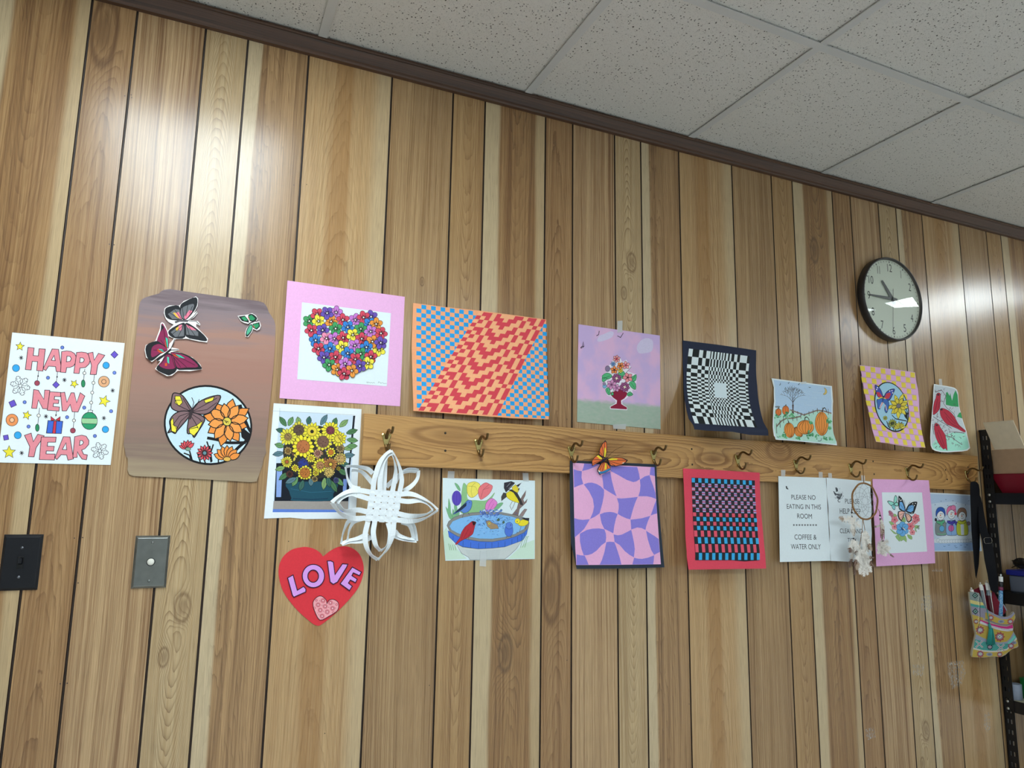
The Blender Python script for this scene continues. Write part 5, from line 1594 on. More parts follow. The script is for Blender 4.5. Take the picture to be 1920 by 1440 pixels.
# ================================================================== two notices
SV = (1440, 860, 6.26)
a = Art(SV, 'notice', 'white notice reading PLEASE NO EATING IN THIS ROOM, taped to the coat rack', 'notice', (420, 700), depth=ON_RACK)
sheet(a, [(122, 205), (400, 215), (680, 225), (706, 700), (735, 1198), (440, 1206), (140, 1213), (132, 700)], '#e6f1f5', thick=0.0005)
d = Draw(a)
TX = '#2b2f36'
def ln(s, x0, x1, yb, h, dy=6):
    text(d, s, (x0, yb), (x1, yb + dy), (x0 - 2, yb - h), TX, 1)
ln('PLEASE NO', 275, 558, 478, 55); ln('EATING IN THIS', 222, 622, 588, 56, 8); ln('ROOM', 344, 516, 700, 56)
ln('COFFEE &', 312, 570, 948, 58, 2); ln('WATER ONLY', 270, 620, 1062, 60, 2)
for i in range(9):
    x = 304 + i * 32.5
    for k in range(3):
        an = k * pi / 3 + pi / 2
        d.line([(x - 12 * cos(an), 779 - 12 * sin(an)), (x + 12 * cos(an), 779 + 12 * sin(an))], 5, TX, 1)
d.poly([(208, 322), (218, 320), (228, 345), (243, 360), (225, 360), (212, 348)], '#24282e', 1); d.line([(220, 318), (238, 350)], 3, '#8a929a', 1)
d.build('lettering', base=0.0)
for q in ([(150, 132), (202, 134), (200, 205), (152, 203)], [(592, 155), (638, 158), (640, 222), (594, 220)]):
    tape(a, q)
def creased(x, z):
    return ON_RACK + 0.0012 + 0.0012 * sin(z * 70)
a = Art(SV, 'notice', 'creased white notice reading PLEASE HELP KEEP ROOM CLEAN, partly behind the dreamcatcher', 'notice', (950, 700), depth=creased, bis=0.012)
sheet(a, [(685, 222), (950, 245), (1205, 268), (1210, 700), (1220, 1195), (1000, 1212), (860, 1205), (738, 1200), (712, 700)], '#e4eef3', thick=0.0005)
d = Draw(a)
ln('PLEASE', 905, 1072, 526, 56); ln('HELP KEEP', 843, 1088, 644, 60); ln('"ROOM"', 873, 1068, 748, 54); ln('CLEAN AND', 845, 1112, 874, 54, 4); ln('TIDY', 935, 1036, 980, 48, 2)
text(d, 'C', (818, 512), (848, 513), (818, 470), TX, 2, bold=.02)
r = random.Random(4)
for p in ([(765, 378), (800, 395), (860, 400), (872, 420), (850, 470), (815, 470), (800, 430), (780, 420)], [(790, 340), (805, 336), (822, 368), (818, 392), (798, 378)]):
    d.poly(p, '#3a4048', 1)
for i in range(26):
    x, y = r.gauss(828, 26), r.gauss(412, 32)
    d.line([(x - 9, y), (x + r.uniform(2, 12), y + r.uniform(-10, 10))], 6, r.choice(['#3a4048', '#59616a', '#7d868f', '#d4dde2']), L=2)
for i in range(4):
    d.line([(808, 392 + i * 18), (858, 396 + i * 18)], 4, '#c3ccd2', L=3)
for p in ([(780, 455), (795, 470), (810, 462)], [(855, 470), (872, 462)], [(845, 345), (838, 362)], [(870, 385), (880, 410)]):
    d.line(p, 4, '#7d868f', L=2)
d.build('lettering', base=0.0)
for q in ([(703, 168), (745, 170), (750, 230), (706, 226)], [(1090, 195), (1132, 198), (1135, 268), (1094, 264)]):
    tape(a, q)

# ================================================================== butterflies and blue flower on pink mount
PV = (1620, 880, 7.2)
a = Art(PV, 'butterfly_flower_picture', 'drawing of blue butterflies over pink flowers on a pink mount, hanging right of the dreamcatcher', 'picture', (540, 720), depth=ON_RACK)
sheet(a, [(115, 130), (500, 138), (875, 148), (888, 280), (908, 480), (930, 760), (948, 1000), (962, 1268), (560, 1290), (168, 1310), (150, 900), (130, 500)], '#ebb1de', 'mount', label='pink mount', thick=0.0009)
sheet(a, [(238, 310), (510, 311), (780, 312), (812, 640), (850, 1110), (560, 1124), (284, 1136), (260, 700)], '#e6f0f5', base=0.0008, thick=0.0004)
d = Draw(a)
GR = '#9cc07a'
for p in ([(335, 705), (380, 715), (420, 760), (370, 760)], [(345, 800), (400, 840), (440, 870), (400, 865)], [(420, 905), (470, 890), (480, 970), (460, 960)], [(480, 890), (560, 900), (570, 982), (530, 950), (490, 970)], [(580, 880), (640, 900), (645, 945), (600, 930)], [(670, 760), (740, 760), (720, 800), (690, 790)], [(690, 790), (710, 850), (680, 810)], [(400, 600), (440, 620), (430, 660), (400, 640)], [(500, 690), (540, 640), (560, 700), (530, 720)], [(430, 840), (480, 870), (460, 905)]):
    d.shape(p, GR, ow=3, oc='#5d7d46', smooth=2)
for i, (cx, cy, r_, col) in enumerate(((360, 600, 34, '#c98aa2'), (345, 575, 22, '#b98aa8'), (375, 625, 24, '#d6a0b4'), (410, 680, 52, '#ee8f9a'), (410, 775, 46, '#f2a6ae'), (695, 650, 54, '#f08a92'), (680, 705, 44, '#f3a2a8'), (625, 770, 58, '#f08a92'), (650, 850, 42, '#f3a2a8'), (720, 680, 34, '#ee8f9a'))):
    d.flower(cx, cy, 2, r_, 5, r_ * .46, col, ow=3, oc='#a8485a', rot=i * .9)
    d.dot(cx, cy, r_ * .22, '#c04a5e', n=10)
for i in range(6):
    an = i * pi / 3 + .5
    d.shape(ell(515 + 45 * cos(an), 805 + 58 * sin(an), 42, 40, an, 16), '#6fb2e8', ow=4, oc='#234a7a')
for i in range(6):
    an = i * pi / 3 + .5
    d.line([(515, 800), (515 + 60 * cos(an), 800 + 75 * sin(an))], 7, '#234a7a', taper=True)
d.dot(515, 800, 20, '#2c4c82', n=14); d.line([(515, 785), (555, 825)], 12, '#f2ead0')
d.shape([(315, 432), (345, 428), (390, 445), (405, 465), (370, 490), (350, 480), (328, 455)], '#9adfd0', ow=8, smooth=3)
d.shape([(400, 455), (405, 390), (425, 352), (445, 390), (440, 430), (415, 462)], '#9adfd0', ow=8, smooth=3)
d.shape([(402, 468), (440, 445), (460, 465), (450, 495), (425, 492)], '#9adfd0', ow=8, smooth=3)
d.shape([(370, 490), (400, 472), (418, 500), (410, 545), (385, 530)], '#8fd4d8', ow=7, smooth=3)
d.line([(393, 500), (408, 460)], 7, '#26322e')
d.shape([(462, 372), (475, 362), (510, 400), (540, 480), (555, 560), (520, 560), (475, 540), (460, 470)], '#26282c', ow=4, smooth=3)
d.poly([(478, 440), (510, 440), (538, 500), (552, 560), (520, 555), (475, 520)], '#76b4ea')
d.shape([(560, 560), (600, 480), (650, 445), (708, 438), (712, 465), (690, 540), (660, 600), (600, 590)], '#26282c', ow=4, smooth=3)
d.poly([(568, 560), (605, 495), (645, 480), (670, 500), (660, 560), (625, 580)], '#76b4ea')
d.shape([(545, 570), (500, 560), (455, 570), (450, 620), (465, 670), (500, 700), (530, 640)], '#26282c', ow=3)
d.poly([(542, 575), (500, 566), (466, 578), (464, 620), (480, 665), (502, 685)], '#f4bcae')
d.shape([(552, 590), (600, 600), (640, 640), (640, 690), (600, 720), (575, 700), (555, 640)], '#26282c', ow=3)
d.poly([(556, 596), (600, 610), (628, 645), (625, 680), (600, 705), (580, 690)], '#f6c4b0')
for x_, y_ in ((475, 400), (485, 420), (690, 460), (675, 490), (500, 415), (655, 465), (645, 590), (475, 690), (650, 665)):
    d.dot(x_, y_, 7, '#f0f0f0', n=8)
for p in ([(555, 560), (480, 470)], [(555, 560), (510, 430)], [(565, 560), (660, 500)], [(565, 560), (640, 480)], [(545, 585), (470, 620)], [(545, 590), (490, 660)], [(560, 600), (620, 650)], [(560, 600), (595, 700)]):
    d.line(p, 4, '#3a3440')
d.line([(550, 630), (556, 545)], 13, '#6a5a7a'); d.line([(553, 545), (545, 450), (530, 410)], 5, '#3a3440'); d.line([(558, 545), (600, 465), (622, 440)], 5, '#3a3440')
for x_, y_ in ((725, 770), (738, 790), (742, 765), (715, 785), (735, 805)):
    d.dot(x_, y_, 7, '#4a4a50', n=8)
d.build('butterfly_flower_drawing', base=0.0008)

# ================================================================== snowmen
a = Art(PV, 'snowman_drawing', 'drawing of three snowmen in blue, pink and brown hats beside the bag strap', 'drawing', (1200, 720), depth=0.004)
sheet(a, [(850, 312), (1150, 325), (1500, 348), (1545, 720), (1592, 1104), (1250, 1108), (900, 1110)], '#e3edf4', thick=0.0005)
d = Draw(a)
d.poly([(870, 330), (1150, 342), (1485, 362), (1505, 520), (1400, 480), (1200, 440), (1000, 460), (900, 480)], '#b9cfe8', 1)
d.poly([(880, 470), (1000, 452), (1200, 432), (1500, 500), (1530, 800), (1300, 900), (1100, 900), (900, 960)], '#cfdff0', 2)
d.poly([(900, 990), (1100, 1000), (1300, 985), (1560, 990), (1575, 1095), (1250, 1098), (910, 1100)], '#a9c8ee', 3)
for i in range(14):
    d.dot(1000 + i * 36, 958 + (i * 17) % 18, 25, '#e2ebf4', ow=3, oc='#8090a0', n=14)
def snowman(cx, hat, hat2, scarf, body, y0=0):
    d.shape([(cx - 55, 700), (cx + 45, 690), (cx + 78, 760), (cx + 82, 870), (cx + 40, 892), (cx - 50, 890), (cx - 72, 850), (cx - 75, 770)], body, ow=6, oc='#3a4048', smooth=2)
    d.shape(ell(cx, 622 + y0, 50, 66), '#eef2f6', ow=5, oc='#3a4048')
    d.shape([(cx - 62, 640 + y0), (cx - 66, 570 + y0), (cx - 40, 522 + y0), (cx, 510 + y0), (cx + 42, 525 + y0), (cx + 62, 580 + y0), (cx + 58, 640 + y0), (cx + 40, 590 + y0), (cx, 562 + y0), (cx - 40, 590 + y0)], hat, ow=5, oc='#2a2a34', smooth=2)
    d.dot(cx - 4, 622 + y0, 9, '#d8683c', n=8); d.dot(cx - 2, 600 + y0, 6, '#20242a', n=8); d.dot(cx + 18, 602 + y0, 6, '#20242a', n=8)
    d.line([(cx - 18, 645 + y0), (cx, 656 + y0), (cx + 20, 645 + y0)], 4, '#30343c')
    d.shape([(cx - 55, 690), (cx, 705), (cx + 50, 680), (cx + 48, 720), (cx, 742), (cx - 50, 725)], scarf, ow=5, oc='#2a2a34', smooth=2)
    d.poly([(cx - 5, 720), (cx + 22, 718), (cx + 26, 800), (cx + 2, 804)], scarf)
snowman(1035, '#2f5db4', '#2f5db4', '#62b88a', '#8a9494')
d.dot(968, 680, 16, '#2a2a34', ry=24, n=10); d.dot(1050, 800, 34, '#6ab0dc', ry=42, ow=4); d.line([(990, 870), (1050, 880), (1125, 868)], 12, '#7cc29a')
snowman(1180, '#ec7fae', '#ec7fae', '#4b44a8', '#8fb6e0', -18)
d.dot(1205, 518, 34, '#ee8ab6', ow=4); d.dot(1235, 600, 18, '#e8506a', n=12); d.shape([(1215, 690), (1275, 720), (1280, 775), (1230, 745)], '#4b44a8', ow=4); d.dot(1175, 795, 38, '#d86aa4', ry=44, ow=4); d.line([(1178, 740), (1178, 890)], 6, '#4b44a8')
snowman(1322, '#9a7560', '#9a7560', '#c6cc3c', '#cdd44a', 8)
d.poly([(1300, 742), (1345, 742), (1350, 885), (1310, 885)], '#e3ebf2'); d.dot(1408, 730, 26, '#8a7a84', ow=4)
for x_, y_ in ((1040, 430), (960, 478), (1105, 408), (1245, 458), (1130, 490), (1200, 425), (1415, 425), (1090, 535), (1370, 480)):
    d.dot(x_, y_, 8, '#8fa4c0', n=8)
for x_, y_ in ((1070, 1035), (1130, 1018), (1215, 1030), (1295, 1020), (1375, 1015), (1230, 1050), (1350, 1045), (1420, 970)):
    d.line([(x_, y_), (x_ + 16, y_ + 8), (x_ + 30, y_)], 5, '#3c5a9a')
d.build('snowman_scene', base=0.0)
# ================================================================== coat rack
RY = -0.019
PINE = wood('pine_board', '#c69a5f', '#b28347', '#74481f', 12.0, kq=1500, kl=30, kv=5, a1=3.6, a2=0.8, line=0.9, lp=1.3, streak=0.25, rough=0.4, lowv=2.2, fiber=0.05, sat=1.0, val=1.0, spec=0.5,
            knots=((0.022, 0.237, .022, .10, 5.0), (0.035, 1.40, .03, .05, 9.0), (-0.004, 1.12, .02, .06, 4.0), (0.0, 2.33, .02, .06, 5.0), (0.02, 0.72, .02, .16, 4.0)))
tl, bl = pt(683, 775, RY), pt(678, 871, RY)
tr, br = pt(1833, 855, RY), pt(1835, 920, RY)
rack = thing('coat_rack', 'long varnished pine board with brass hooks screwed to the wall panelling', 'coat rack', (tl.x, 0, (tl.z + bl.z) / 2))
O = rack.location.copy()
bm = bmesh.new()
uv = bm.loops.layers.uv.new('UVMap')
BEV = .0015
f_ = [tl, tr, br, bl]
front = [bm.verts.new(p - O) for p in (tl + Vector((BEV, 0, -BEV)), tr + Vector((-BEV, 0, -BEV)), br + Vector((-BEV, 0, BEV)), bl + Vector((BEV, 0, BEV)))]
mid = [bm.verts.new(p - O + Vector((0, BEV, 0))) for p in f_]
back = [bm.verts.new(Vector((p.x, -0.0002, p.z)) - O) for p in f_]
bm.faces.new(front[::-1]); bm.faces.new(back)
for A_, B_ in ((front, mid), (mid, back)):
    for i in range(4):
        j = (i + 1) % 4
        bm.faces.new((A_[i], A_[j], B_[j], B_[i]))
zc = (tl.z + bl.z) / 2 - O.z
for f in bm.faces:
    for lp in f.loops:
        c = lp.vert.co
        lp[uv].uv = (c.z - zc + c.x * .0076 + (c.y + .019) * .7, c.x)
bmesh.ops.recalc_face_normals(bm, faces=bm.faces)
from_bm('board', bm, PINE, rack)

BRASS = plain('aged_brass', '#c0b074', rough=0.25, metal=1.0, mottle=0.12, scale=90)
DARKBRASS = plain('dark_brass', '#75603f', rough=0.3, metal=1.0, mottle=0.1, scale=90)
STEEL = plain('screw_steel', '#3a342e', rough=0.5, metal=0.6)
def hook_parts():
    bm = bmesh.new()     # back plate: two ears above, a point below, slightly domed
    out = [(-.0125, .011), (-.0095, .0145), (-.005, .0135), (0, .0125), (.005, .0135), (.0095, .0145), (.0125, .011), (.012, .007), (.0075, -.006), (.004, -.018), (.0015, -.0245), (-.0015, -.0245), (-.004, -.018), (-.0075, -.006), (-.012, .007)]
    a = [bm.verts.new((x, -.0022, z)) for x, z in out]
    a2 = [bm.verts.new((x * .82, -.0034, z * .86)) for x, z in out]
    b = [bm.verts.new((x, 0, z)) for x, z in out]
    n = len(out)
    bm.faces.new(a2)
    bm.faces.new(b[::-1])
    for i in range(n):
        j = (i + 1) % n
        bm.faces.new((a[j], a[i], b[i], b[j]))
        bm.faces.new((a2[j], a2[i], a[i], a[j]))
    bmesh.ops.recalc_face_normals(bm, faces=bm.faces)
    plate = bm
    arms = []
    for pth, rr in (([(0, .002, .002), (0, .010, .012), (0, .020, .0205), (0, .032, .0205), (0, .044, .0145), (0, .054, .0125), (0, .061, .017), (0, .065, .025), (0, .0655, .0275)], [.0048, .0042, .0036, .0033, .0033, .0033, .0032, .0034, .0026]),
                    ([(0, .002, -.015), (0, .006, -.023), (0, .014, -.0305), (0, .023, -.0325), (0, .031, -.0285), (0, .036, -.0205), (0, .0375, -.015), (0, .0375, -.013)], [.0042, .0036, .0032, .003, .003, .003, .0033, .0024])):
        bm = bmesh.new()
        P = catmull(pth, 4)
        R_ = []
        for i in range(len(P)):
            t = i / (len(P) - 1) * (len(rr) - 1)
            k = min(int(t), len(rr) - 2)
            R_.append(rr[k] + (rr[k + 1] - rr[k]) * (t - k))
        bm_tube(bm, [(p.x, -p.y, p.z) for p in P], R_, 10)
        bmesh.ops.recalc_face_normals(bm, faces=bm.faces)
        arms.append(bm)
    sc = bmesh.new()
    for x, z in ((-.0088, .0095), (.0088, .0095), (0, -.0165)):
        bm_lathe(sc, [(0, .0016), (.0014, .0013), (.0024, .0004), (.0024, 0)], Matrix.Translation((x, -.0032, z)) @ Matrix.Rotation(pi / 2, 4, 'X'), 10)
    return plate, arms, sc
HOOKS = [(724, 823), (897, 834), (1071, 846), (1225, 853), (1383, 861), (1492, 870), (1595, 877), (1701, 884), (1812, 889)]
p_, ar_, sc_ = hook_parts()
def to_mesh(bm, name, mat):
    me = bpy.data.meshes.new(name)
    bm.to_mesh(me); bm.free()
    me.materials.append(mat)
    return me
plate_me, up_me, low_me = to_mesh(p_, 'hook', BRASS), to_mesh(ar_[0], 'upper_prong', DARKBRASS), to_mesh(ar_[1], 'lower_prong', DARKBRASS)
sc_.free()
bm = bmesh.new()
bm_lathe(bm, [(0, .0014), (.0012, .0012), (.0022, .0004), (.0022, 0)], Matrix.Rotation(pi / 2, 4, 'X'), 10)
screw_me = to_mesh(bm, 'screw', BRASS)
HOOK_AT = []
for px_, py_ in HOOKS:
    p = pt(px_, py_, RY)
    HOOK_AT.append(p)
    h = link('hook', plate_me, rack)
    h.location = p - O
    link('upper_prong', up_me, h)
    link('lower_prong', low_me, h)
    for x, z in ((-.0088, .0095), (.0088, .0095), (0, -.0165)):
        s = link('screw', screw_me, h)
        s.location = (x, -.0034, z)
bm = bmesh.new()
bm_lathe(bm, [(0, .0012), (.002, .001), (.0032, .0003), (.0032, 0)], Matrix.Rotation(pi / 2, 4, 'X'), 10)
bscrew = to_mesh(bm, 'board_screw', STEEL)
for px_, py_ in ((835, 812), (835, 845), (1297, 842), (1298, 871), (1637, 865), (1639, 889), (1773, 881), (1776, 899), (1815, 876)):
    s = link('board_screw', bscrew, rack)
    s.location = pt(px_, py_, RY) - O

# ================================================================== woven white paper star hanging on the first hook
ST = (600, 830, 6.263)
star = thing('paper_star', 'white woven paper-strip star hanging on the first coat hook', 'paper star', pt(600 + 735 / 6.263, 830 + 740 / 6.263, -.05))
WHITE = ink('#eaf2f6')
def sp(x, y, d):
    return pt(ST[0] + x / ST[2], ST[1] + y / ST[2], -d)
def ribbon(name, pts, w, twist, parent):
    """pts: (px, py, depth); w: width in metres; twist: per point angle, 0 = flat towards the room."""
    P = [sp(*p) for p in pts]
    P = [Vector(p) for p in catmull(P, 5)]
    n = len(P)
    bm = bmesh.new()
    rows = []
    for i, p in enumerate(P):
        t = (P[min(i + 1, n - 1)] - P[max(i - 1, 0)]).normalized()
        u = i / (n - 1) * (len(twist) - 1)
        k = min(int(u), len(twist) - 2)
        a = twist[k] + (twist[k + 1] - twist[k]) * (u - k)
        side = Vector((0, 1, 0)).cross(t)
        side.normalize()
        wd = side * cos(a) + Vector((0, -1, 0)) * sin(a)
        nn = t.cross(wd).normalized() * .00025
        rows.append([bm.verts.new(p + wd * w / 2 + nn - star.location), bm.verts.new(p - wd * w / 2 + nn - star.location), bm.verts.new(p - wd * w / 2 - nn - star.location), bm.verts.new(p + wd * w / 2 - nn - star.location)])
    for a, b in zip(rows, rows[1:]):
        for k in range(4):
            bm.faces.new((a[k], a[(k + 1) % 4], b[(k + 1) % 4], b[k]))
    bm.faces.new(rows[0]); bm.faces.new(rows[-1][::-1])
    bmesh.ops.recalc_face_normals(bm, faces=bm.faces)
    return from_bm(name, bm, WHITE, parent)
WS = .0126
WC_ = .0138
# woven middle
vx = [(622, 555, 540, 925), (703, 560, 628, 930), (850, 570, 800, 935), (925, 580, 868, 935)]
vtop = [(622, 560), (703, 565), (775, 570), (850, 575), (930, 585)]
vbot = [(560, 925), (640, 930), (725, 935), (800, 938), (868, 940)]
hl = [(585, 580), (575, 655), (560, 730), (545, 810), (535, 880)]
hr = [(945, 605), (945, 680), (940, 755), (925, 830), (905, 905)]
for layer, dd in ((0, .052),):
    for i in range(5):
        (x0, y0), (x1, y1) = vtop[i], vbot[i]
        pts = [(x0 + (x1 - x0) * k / 10, y0 + (y1 - y0) * k / 10, dd + (.0005 if (k + i) % 2 else -.0005)) for k in range(11)]
        ribbon('strip', pts, WC_, [0, 0], star)
    for i in range(5):
        (x0, y0), (x1, y1) = hl[i], hr[i]
        pts = [(x0 + (x1 - x0) * k / 10, y0 + (y1 - y0) * k / 10, dd + (-.0005 if (k + i) % 2 else .0005)) for k in range(11)]
        ribbon('strip', pts, WC_, [0, 0], star)
T0 = [0, .15, .7, 1.1, .9]
FD = .052
petals = [  # outer loop halves then inner loop halves, towards each tip
    ([(622, 565, FD), (640, 430, .054), (700, 240, .057), (770, 140, .058), (838, 92, .058)], 1), ([(935, 585, FD), (960, 440, .054), (935, 290, .057), (885, 160, .058), (838, 92, .058)], -1),
    ([(703, 570, FD), (705, 440, .054), (735, 250, .056), (790, 160, .057), (848, 125, .058)], 1), ([(850, 575, FD), (880, 420, .054), (890, 310, .056), (870, 200, .057), (848, 125, .058)], -1),
    ([(590, 580, FD), (450, 560, .054), (330, 575, .057), (220, 630, .058), (138, 700, .058)], -1), ([(535, 885, FD), (420, 890, .054), (310, 870, .057), (210, 800, .058), (138, 700, .058)], 1),
    ([(580, 660, FD), (450, 620, .054), (360, 600, .056), (260, 650, .057), (200, 705, .058)], -1), ([(548, 812, FD), (450, 790, .054), (350, 800, .056), (270, 790, .057), (200, 705, .058)], 1),
    ([(940, 605, FD), (1050, 600, .054), (1160, 630, .057), (1290, 700, .058), (1388, 790, .058)], 1), ([(900, 905, FD), (1020, 920, .054), (1150, 915, .057), (1270, 870, .058), (1388, 790, .058)], -1),
    ([(940, 680, FD), (1040, 690, .054), (1170, 680, .056), (1260, 720, .057), (1330, 790, .058)], 1), ([(920, 835, FD), (1040, 860, .054), (1150, 860, .056), (1250, 840, .057), (1330, 790, .058)], -1),
    ([(562, 930, FD), (530, 1080, .054), (545, 1220, .057), (600, 1320, .058), (680, 1375, .058)], -1), ([(868, 940, FD), (855, 1080, .054), (800, 1230, .057), (740, 1310, .058), (680, 1375, .058)], 1),
    ([(642, 930, FD), (625, 1060, .054), (650, 1190, .056), (680, 1240, .057), (712, 1270, .058)], -1), ([(800, 940, FD), (825, 1050, .054), (805, 1170, .056), (770, 1230, .057), (712, 1270, .058)], 1),
]
for pts, sg in petals:
    ribbon('loop_strip', pts, WS, [q * sg for q in T0], star)
BD = .034
back = [
    ([(620, 360, BD), (560, 310, BD), (460, 285, .032), (370, 275, .03), (300, 285, .03)], 1), ([(470, 545, BD), (380, 520, BD), (330, 440, .032), (310, 350, .03), (300, 285, .03)], -1),
    ([(620, 480, BD), (570, 420, BD), (500, 350, .034), (430, 325, .032), (370, 325, .03)], 1),
    ([(880, 470, BD), (930, 380, BD), (1010, 320, .032), (1090, 310, .03), (1155, 325, .03)], -1), ([(980, 570, BD), (1060, 520, BD), (1120, 460, .032), (1150, 400, .03), (1155, 325, .03)], 1),
    ([(780, 520, BD), (860, 440, BD), (960, 360, .034), (1050, 340, .032), (1130, 340, .03)], -1),
    ([(560, 1060, BD), (500, 1100, BD), (420, 1130, .032), (330, 1150, .03), (250, 1190, .03)], -1), ([(400, 890, BD), (330, 930, BD), (290, 1010, .032), (262, 1100, .03), (250, 1190, .03)], 1),
    ([(600, 1110, BD), (520, 1150, BD), (430, 1165, .034), (340, 1170, .032), (255, 1195, .03)], -1), ([(500, 890, BD), (400, 930, BD), (350, 1010, .034), (330, 1090, .032), (325, 1150, .03)], 1),
    ([(870, 1090, BD), (940, 1120, BD), (1010, 1140, .032), (1080, 1155, .03), (1130, 1155, .03)], 1), ([(940, 900, BD), (1030, 920, BD), (1090, 960, .032), (1120, 1050, .03), (1130, 1155, .03)], -1),
    ([(880, 1040, BD), (930, 1090, BD), (1000, 1115, .034), (1060, 1130, .032), (1110, 1130, .03)], 1), ([(960, 930, BD), (1040, 960, BD), (1070, 1010, .034), (1085, 1070, .032), (1100, 1130, .03)], -1),
]
for pts, sg in back:
    ribbon('loop_strip', pts, WS * .95, [q * sg for q in (.1, .5, .9, 1.1, .9)], star)
ribbon('hanging_strip', [(772, 128, .050), (765, 300, .048), (758, 480, .047), (752, 560, .046)], WS * .85, [0, 0], star)

# ================================================================== wall clock
CC = pt(1675.6, 559.8, -.030)
CX_, CZ_ = CC.x, CC.z
RO = .1640
clock = thing('wall_clock', 'round dark-rimmed wall clock with a domed glass showing a quarter to eleven', 'clock', (CX_, 0, CZ_))
MF = Matrix.Rotation(pi / 2, 4, 'X')     # local +z of a lathe points into the room (-y)
RIM = plain('bronze_brown_plastic', '#2e2a28', rough=0.35, spec=0.5)
bm = bmesh.new()
bm_lathe(bm, [(RO - .022, .0005), (RO - .003, .0005), (RO, .003), (RO + .001, .020), (RO, .027), (RO - .002, .0305), (RO - .0045, .0315), (RO - .007, .0305), (RO - .0085, .027), (RO - .0085, .021), (RO - .03, .020)], MF, 96)
bmesh.ops.recalc_face_normals(bm, faces=bm.faces)
from_bm('rim', bm, RIM, clock)
FACE = plain('dial_paper', '#d3d9c9', rough=0.55)
bm = bmesh.new()
bm_lathe(bm, [(RO - .0086, .0215), (0, .0215)], MF, 64, smooth=False)
bmesh.ops.recalc_face_normals(bm, faces=bm.faces)
dial = from_bm('dial', bm, FACE, clock)
def flat_mesh(name, polys, y, mat, parent):
    bm = bmesh.new()
    for q in polys:
        n = len(q)
        ar = sum(q[i][0] * q[(i + 1) % n][1] - q[(i + 1) % n][0] * q[i][1] for i in range(n))
        if ar < 0:
            q = q[::-1]
        bm.faces.new([bm.verts.new((x, y, z)) for x, z in q])
    return from_bm(name, bm, mat, parent)
INK = plain('printed_black', '#26282a', rough=0.6)
polys = []
for i in range(60):
    a = i * pi / 30
    w, r0 = (.0022, RO - .0205) if i % 5 == 0 else (.0011, RO - .0185)
    r1 = RO - .0135
    ca, sa = cos(a), sin(a)
    polys.append([(sa * r + ca * w * k, ca * r - sa * w * k) for r, k in ((r0, -1), (r0, 1), (r1, 1), (r1, -1))])
for h in range(1, 13):
    a = h * pi / 6
    rr = RO - .0400
    hh = .0310
    ww = .0140 if h < 10 else .0250
    if h in (1,): ww = .0035
    if h == 11: ww = .014
    cx, cz = sin(a) * rr, cos(a) * rr
    if h in (1, 11):
        for k in ([0] if h == 1 else [-.0055, .0055]):
            polys.append([(cx + k - .0012, cz - hh / 2), (cx + k + .0012, cz - hh / 2), (cx + k + .0012, cz + hh / 2), (cx + k - .0012, cz + hh / 2)])
        continue
    for t in text_polys(str(h)):
        polys.append([(cx + (u - .5) * ww, cz + (v - .5) * hh) for u, v in t])
flat_mesh('dial_markings', polys, -.0217, INK, dial)
lg = []
for i in range(14):
    x = -.017 + i * .0022
    lg.append([(x, .0345 + .0012 * sin(i * 1.9)), (x + .0022, .0345 + .0012 * sin(i * 1.9 + 1.9)), (x + .0022, .0352 + .0012 * sin(i * 1.9 + 1.9)), (x, .0352 + .0012 * sin(i * 1.9))])
flat_mesh('maker_script', lg, -.0217, ink('#8b8f86'), dial)
def hand(name, ang, l0, l1, w0, w1, y, mat):
    a = radians(ang)
    d, n = Vector((sin(a), cos(a))), Vector((cos(a), -sin(a)))
    out = [d * -l0 + n * w0 * .8, d * l1 + n * w1, d * l1 - n * w1, d * -l0 - n * w0 * .8]
    if w0 > .002:
        out = [d * -l0 + n * w0 * .55, d * 0 + n * w0, d * l1 + n * w1, d * (l1 + w1 * .6), d * l1 - n * w1, d * 0 - n * w0, d * -l0 - n * w0 * .55]
    bm = bmesh.new()
    f = [bm.verts.new((p.x, y, p.y)) for p in out]
    b = [bm.verts.new((p.x, y + .0008, p.y)) for p in out]
    bm.faces.new(f); bm.faces.new(b[::-1])
    for i in range(len(out)):
        j = (i + 1) % len(out)
        bm.faces.new((f[j], f[i], b[i], b[j]))
    bmesh.ops.recalc_face_normals(bm, faces=bm.faces)
    return from_bm(name, bm, mat, clock)
HAND = plain('hand_grey_black', '#2a2d2e', rough=0.45)
hand('hour_hand', 322.5, .026, .082, .0090, .0045, -.0250, HAND)
hand('minute_hand', 270, .026, .124, .0062, .0026, -.0267, HAND)
hand('second_hand', 186, .040, .118, .0008, .0005, -.0281, HAND)
bm = bmesh.new()
bm_lathe(bm, [(.006, .0215), (.006, .0285), (.004, .0295), (0, .0295)], MF, 20)
from_bm('hub', bm, HAND, clock)
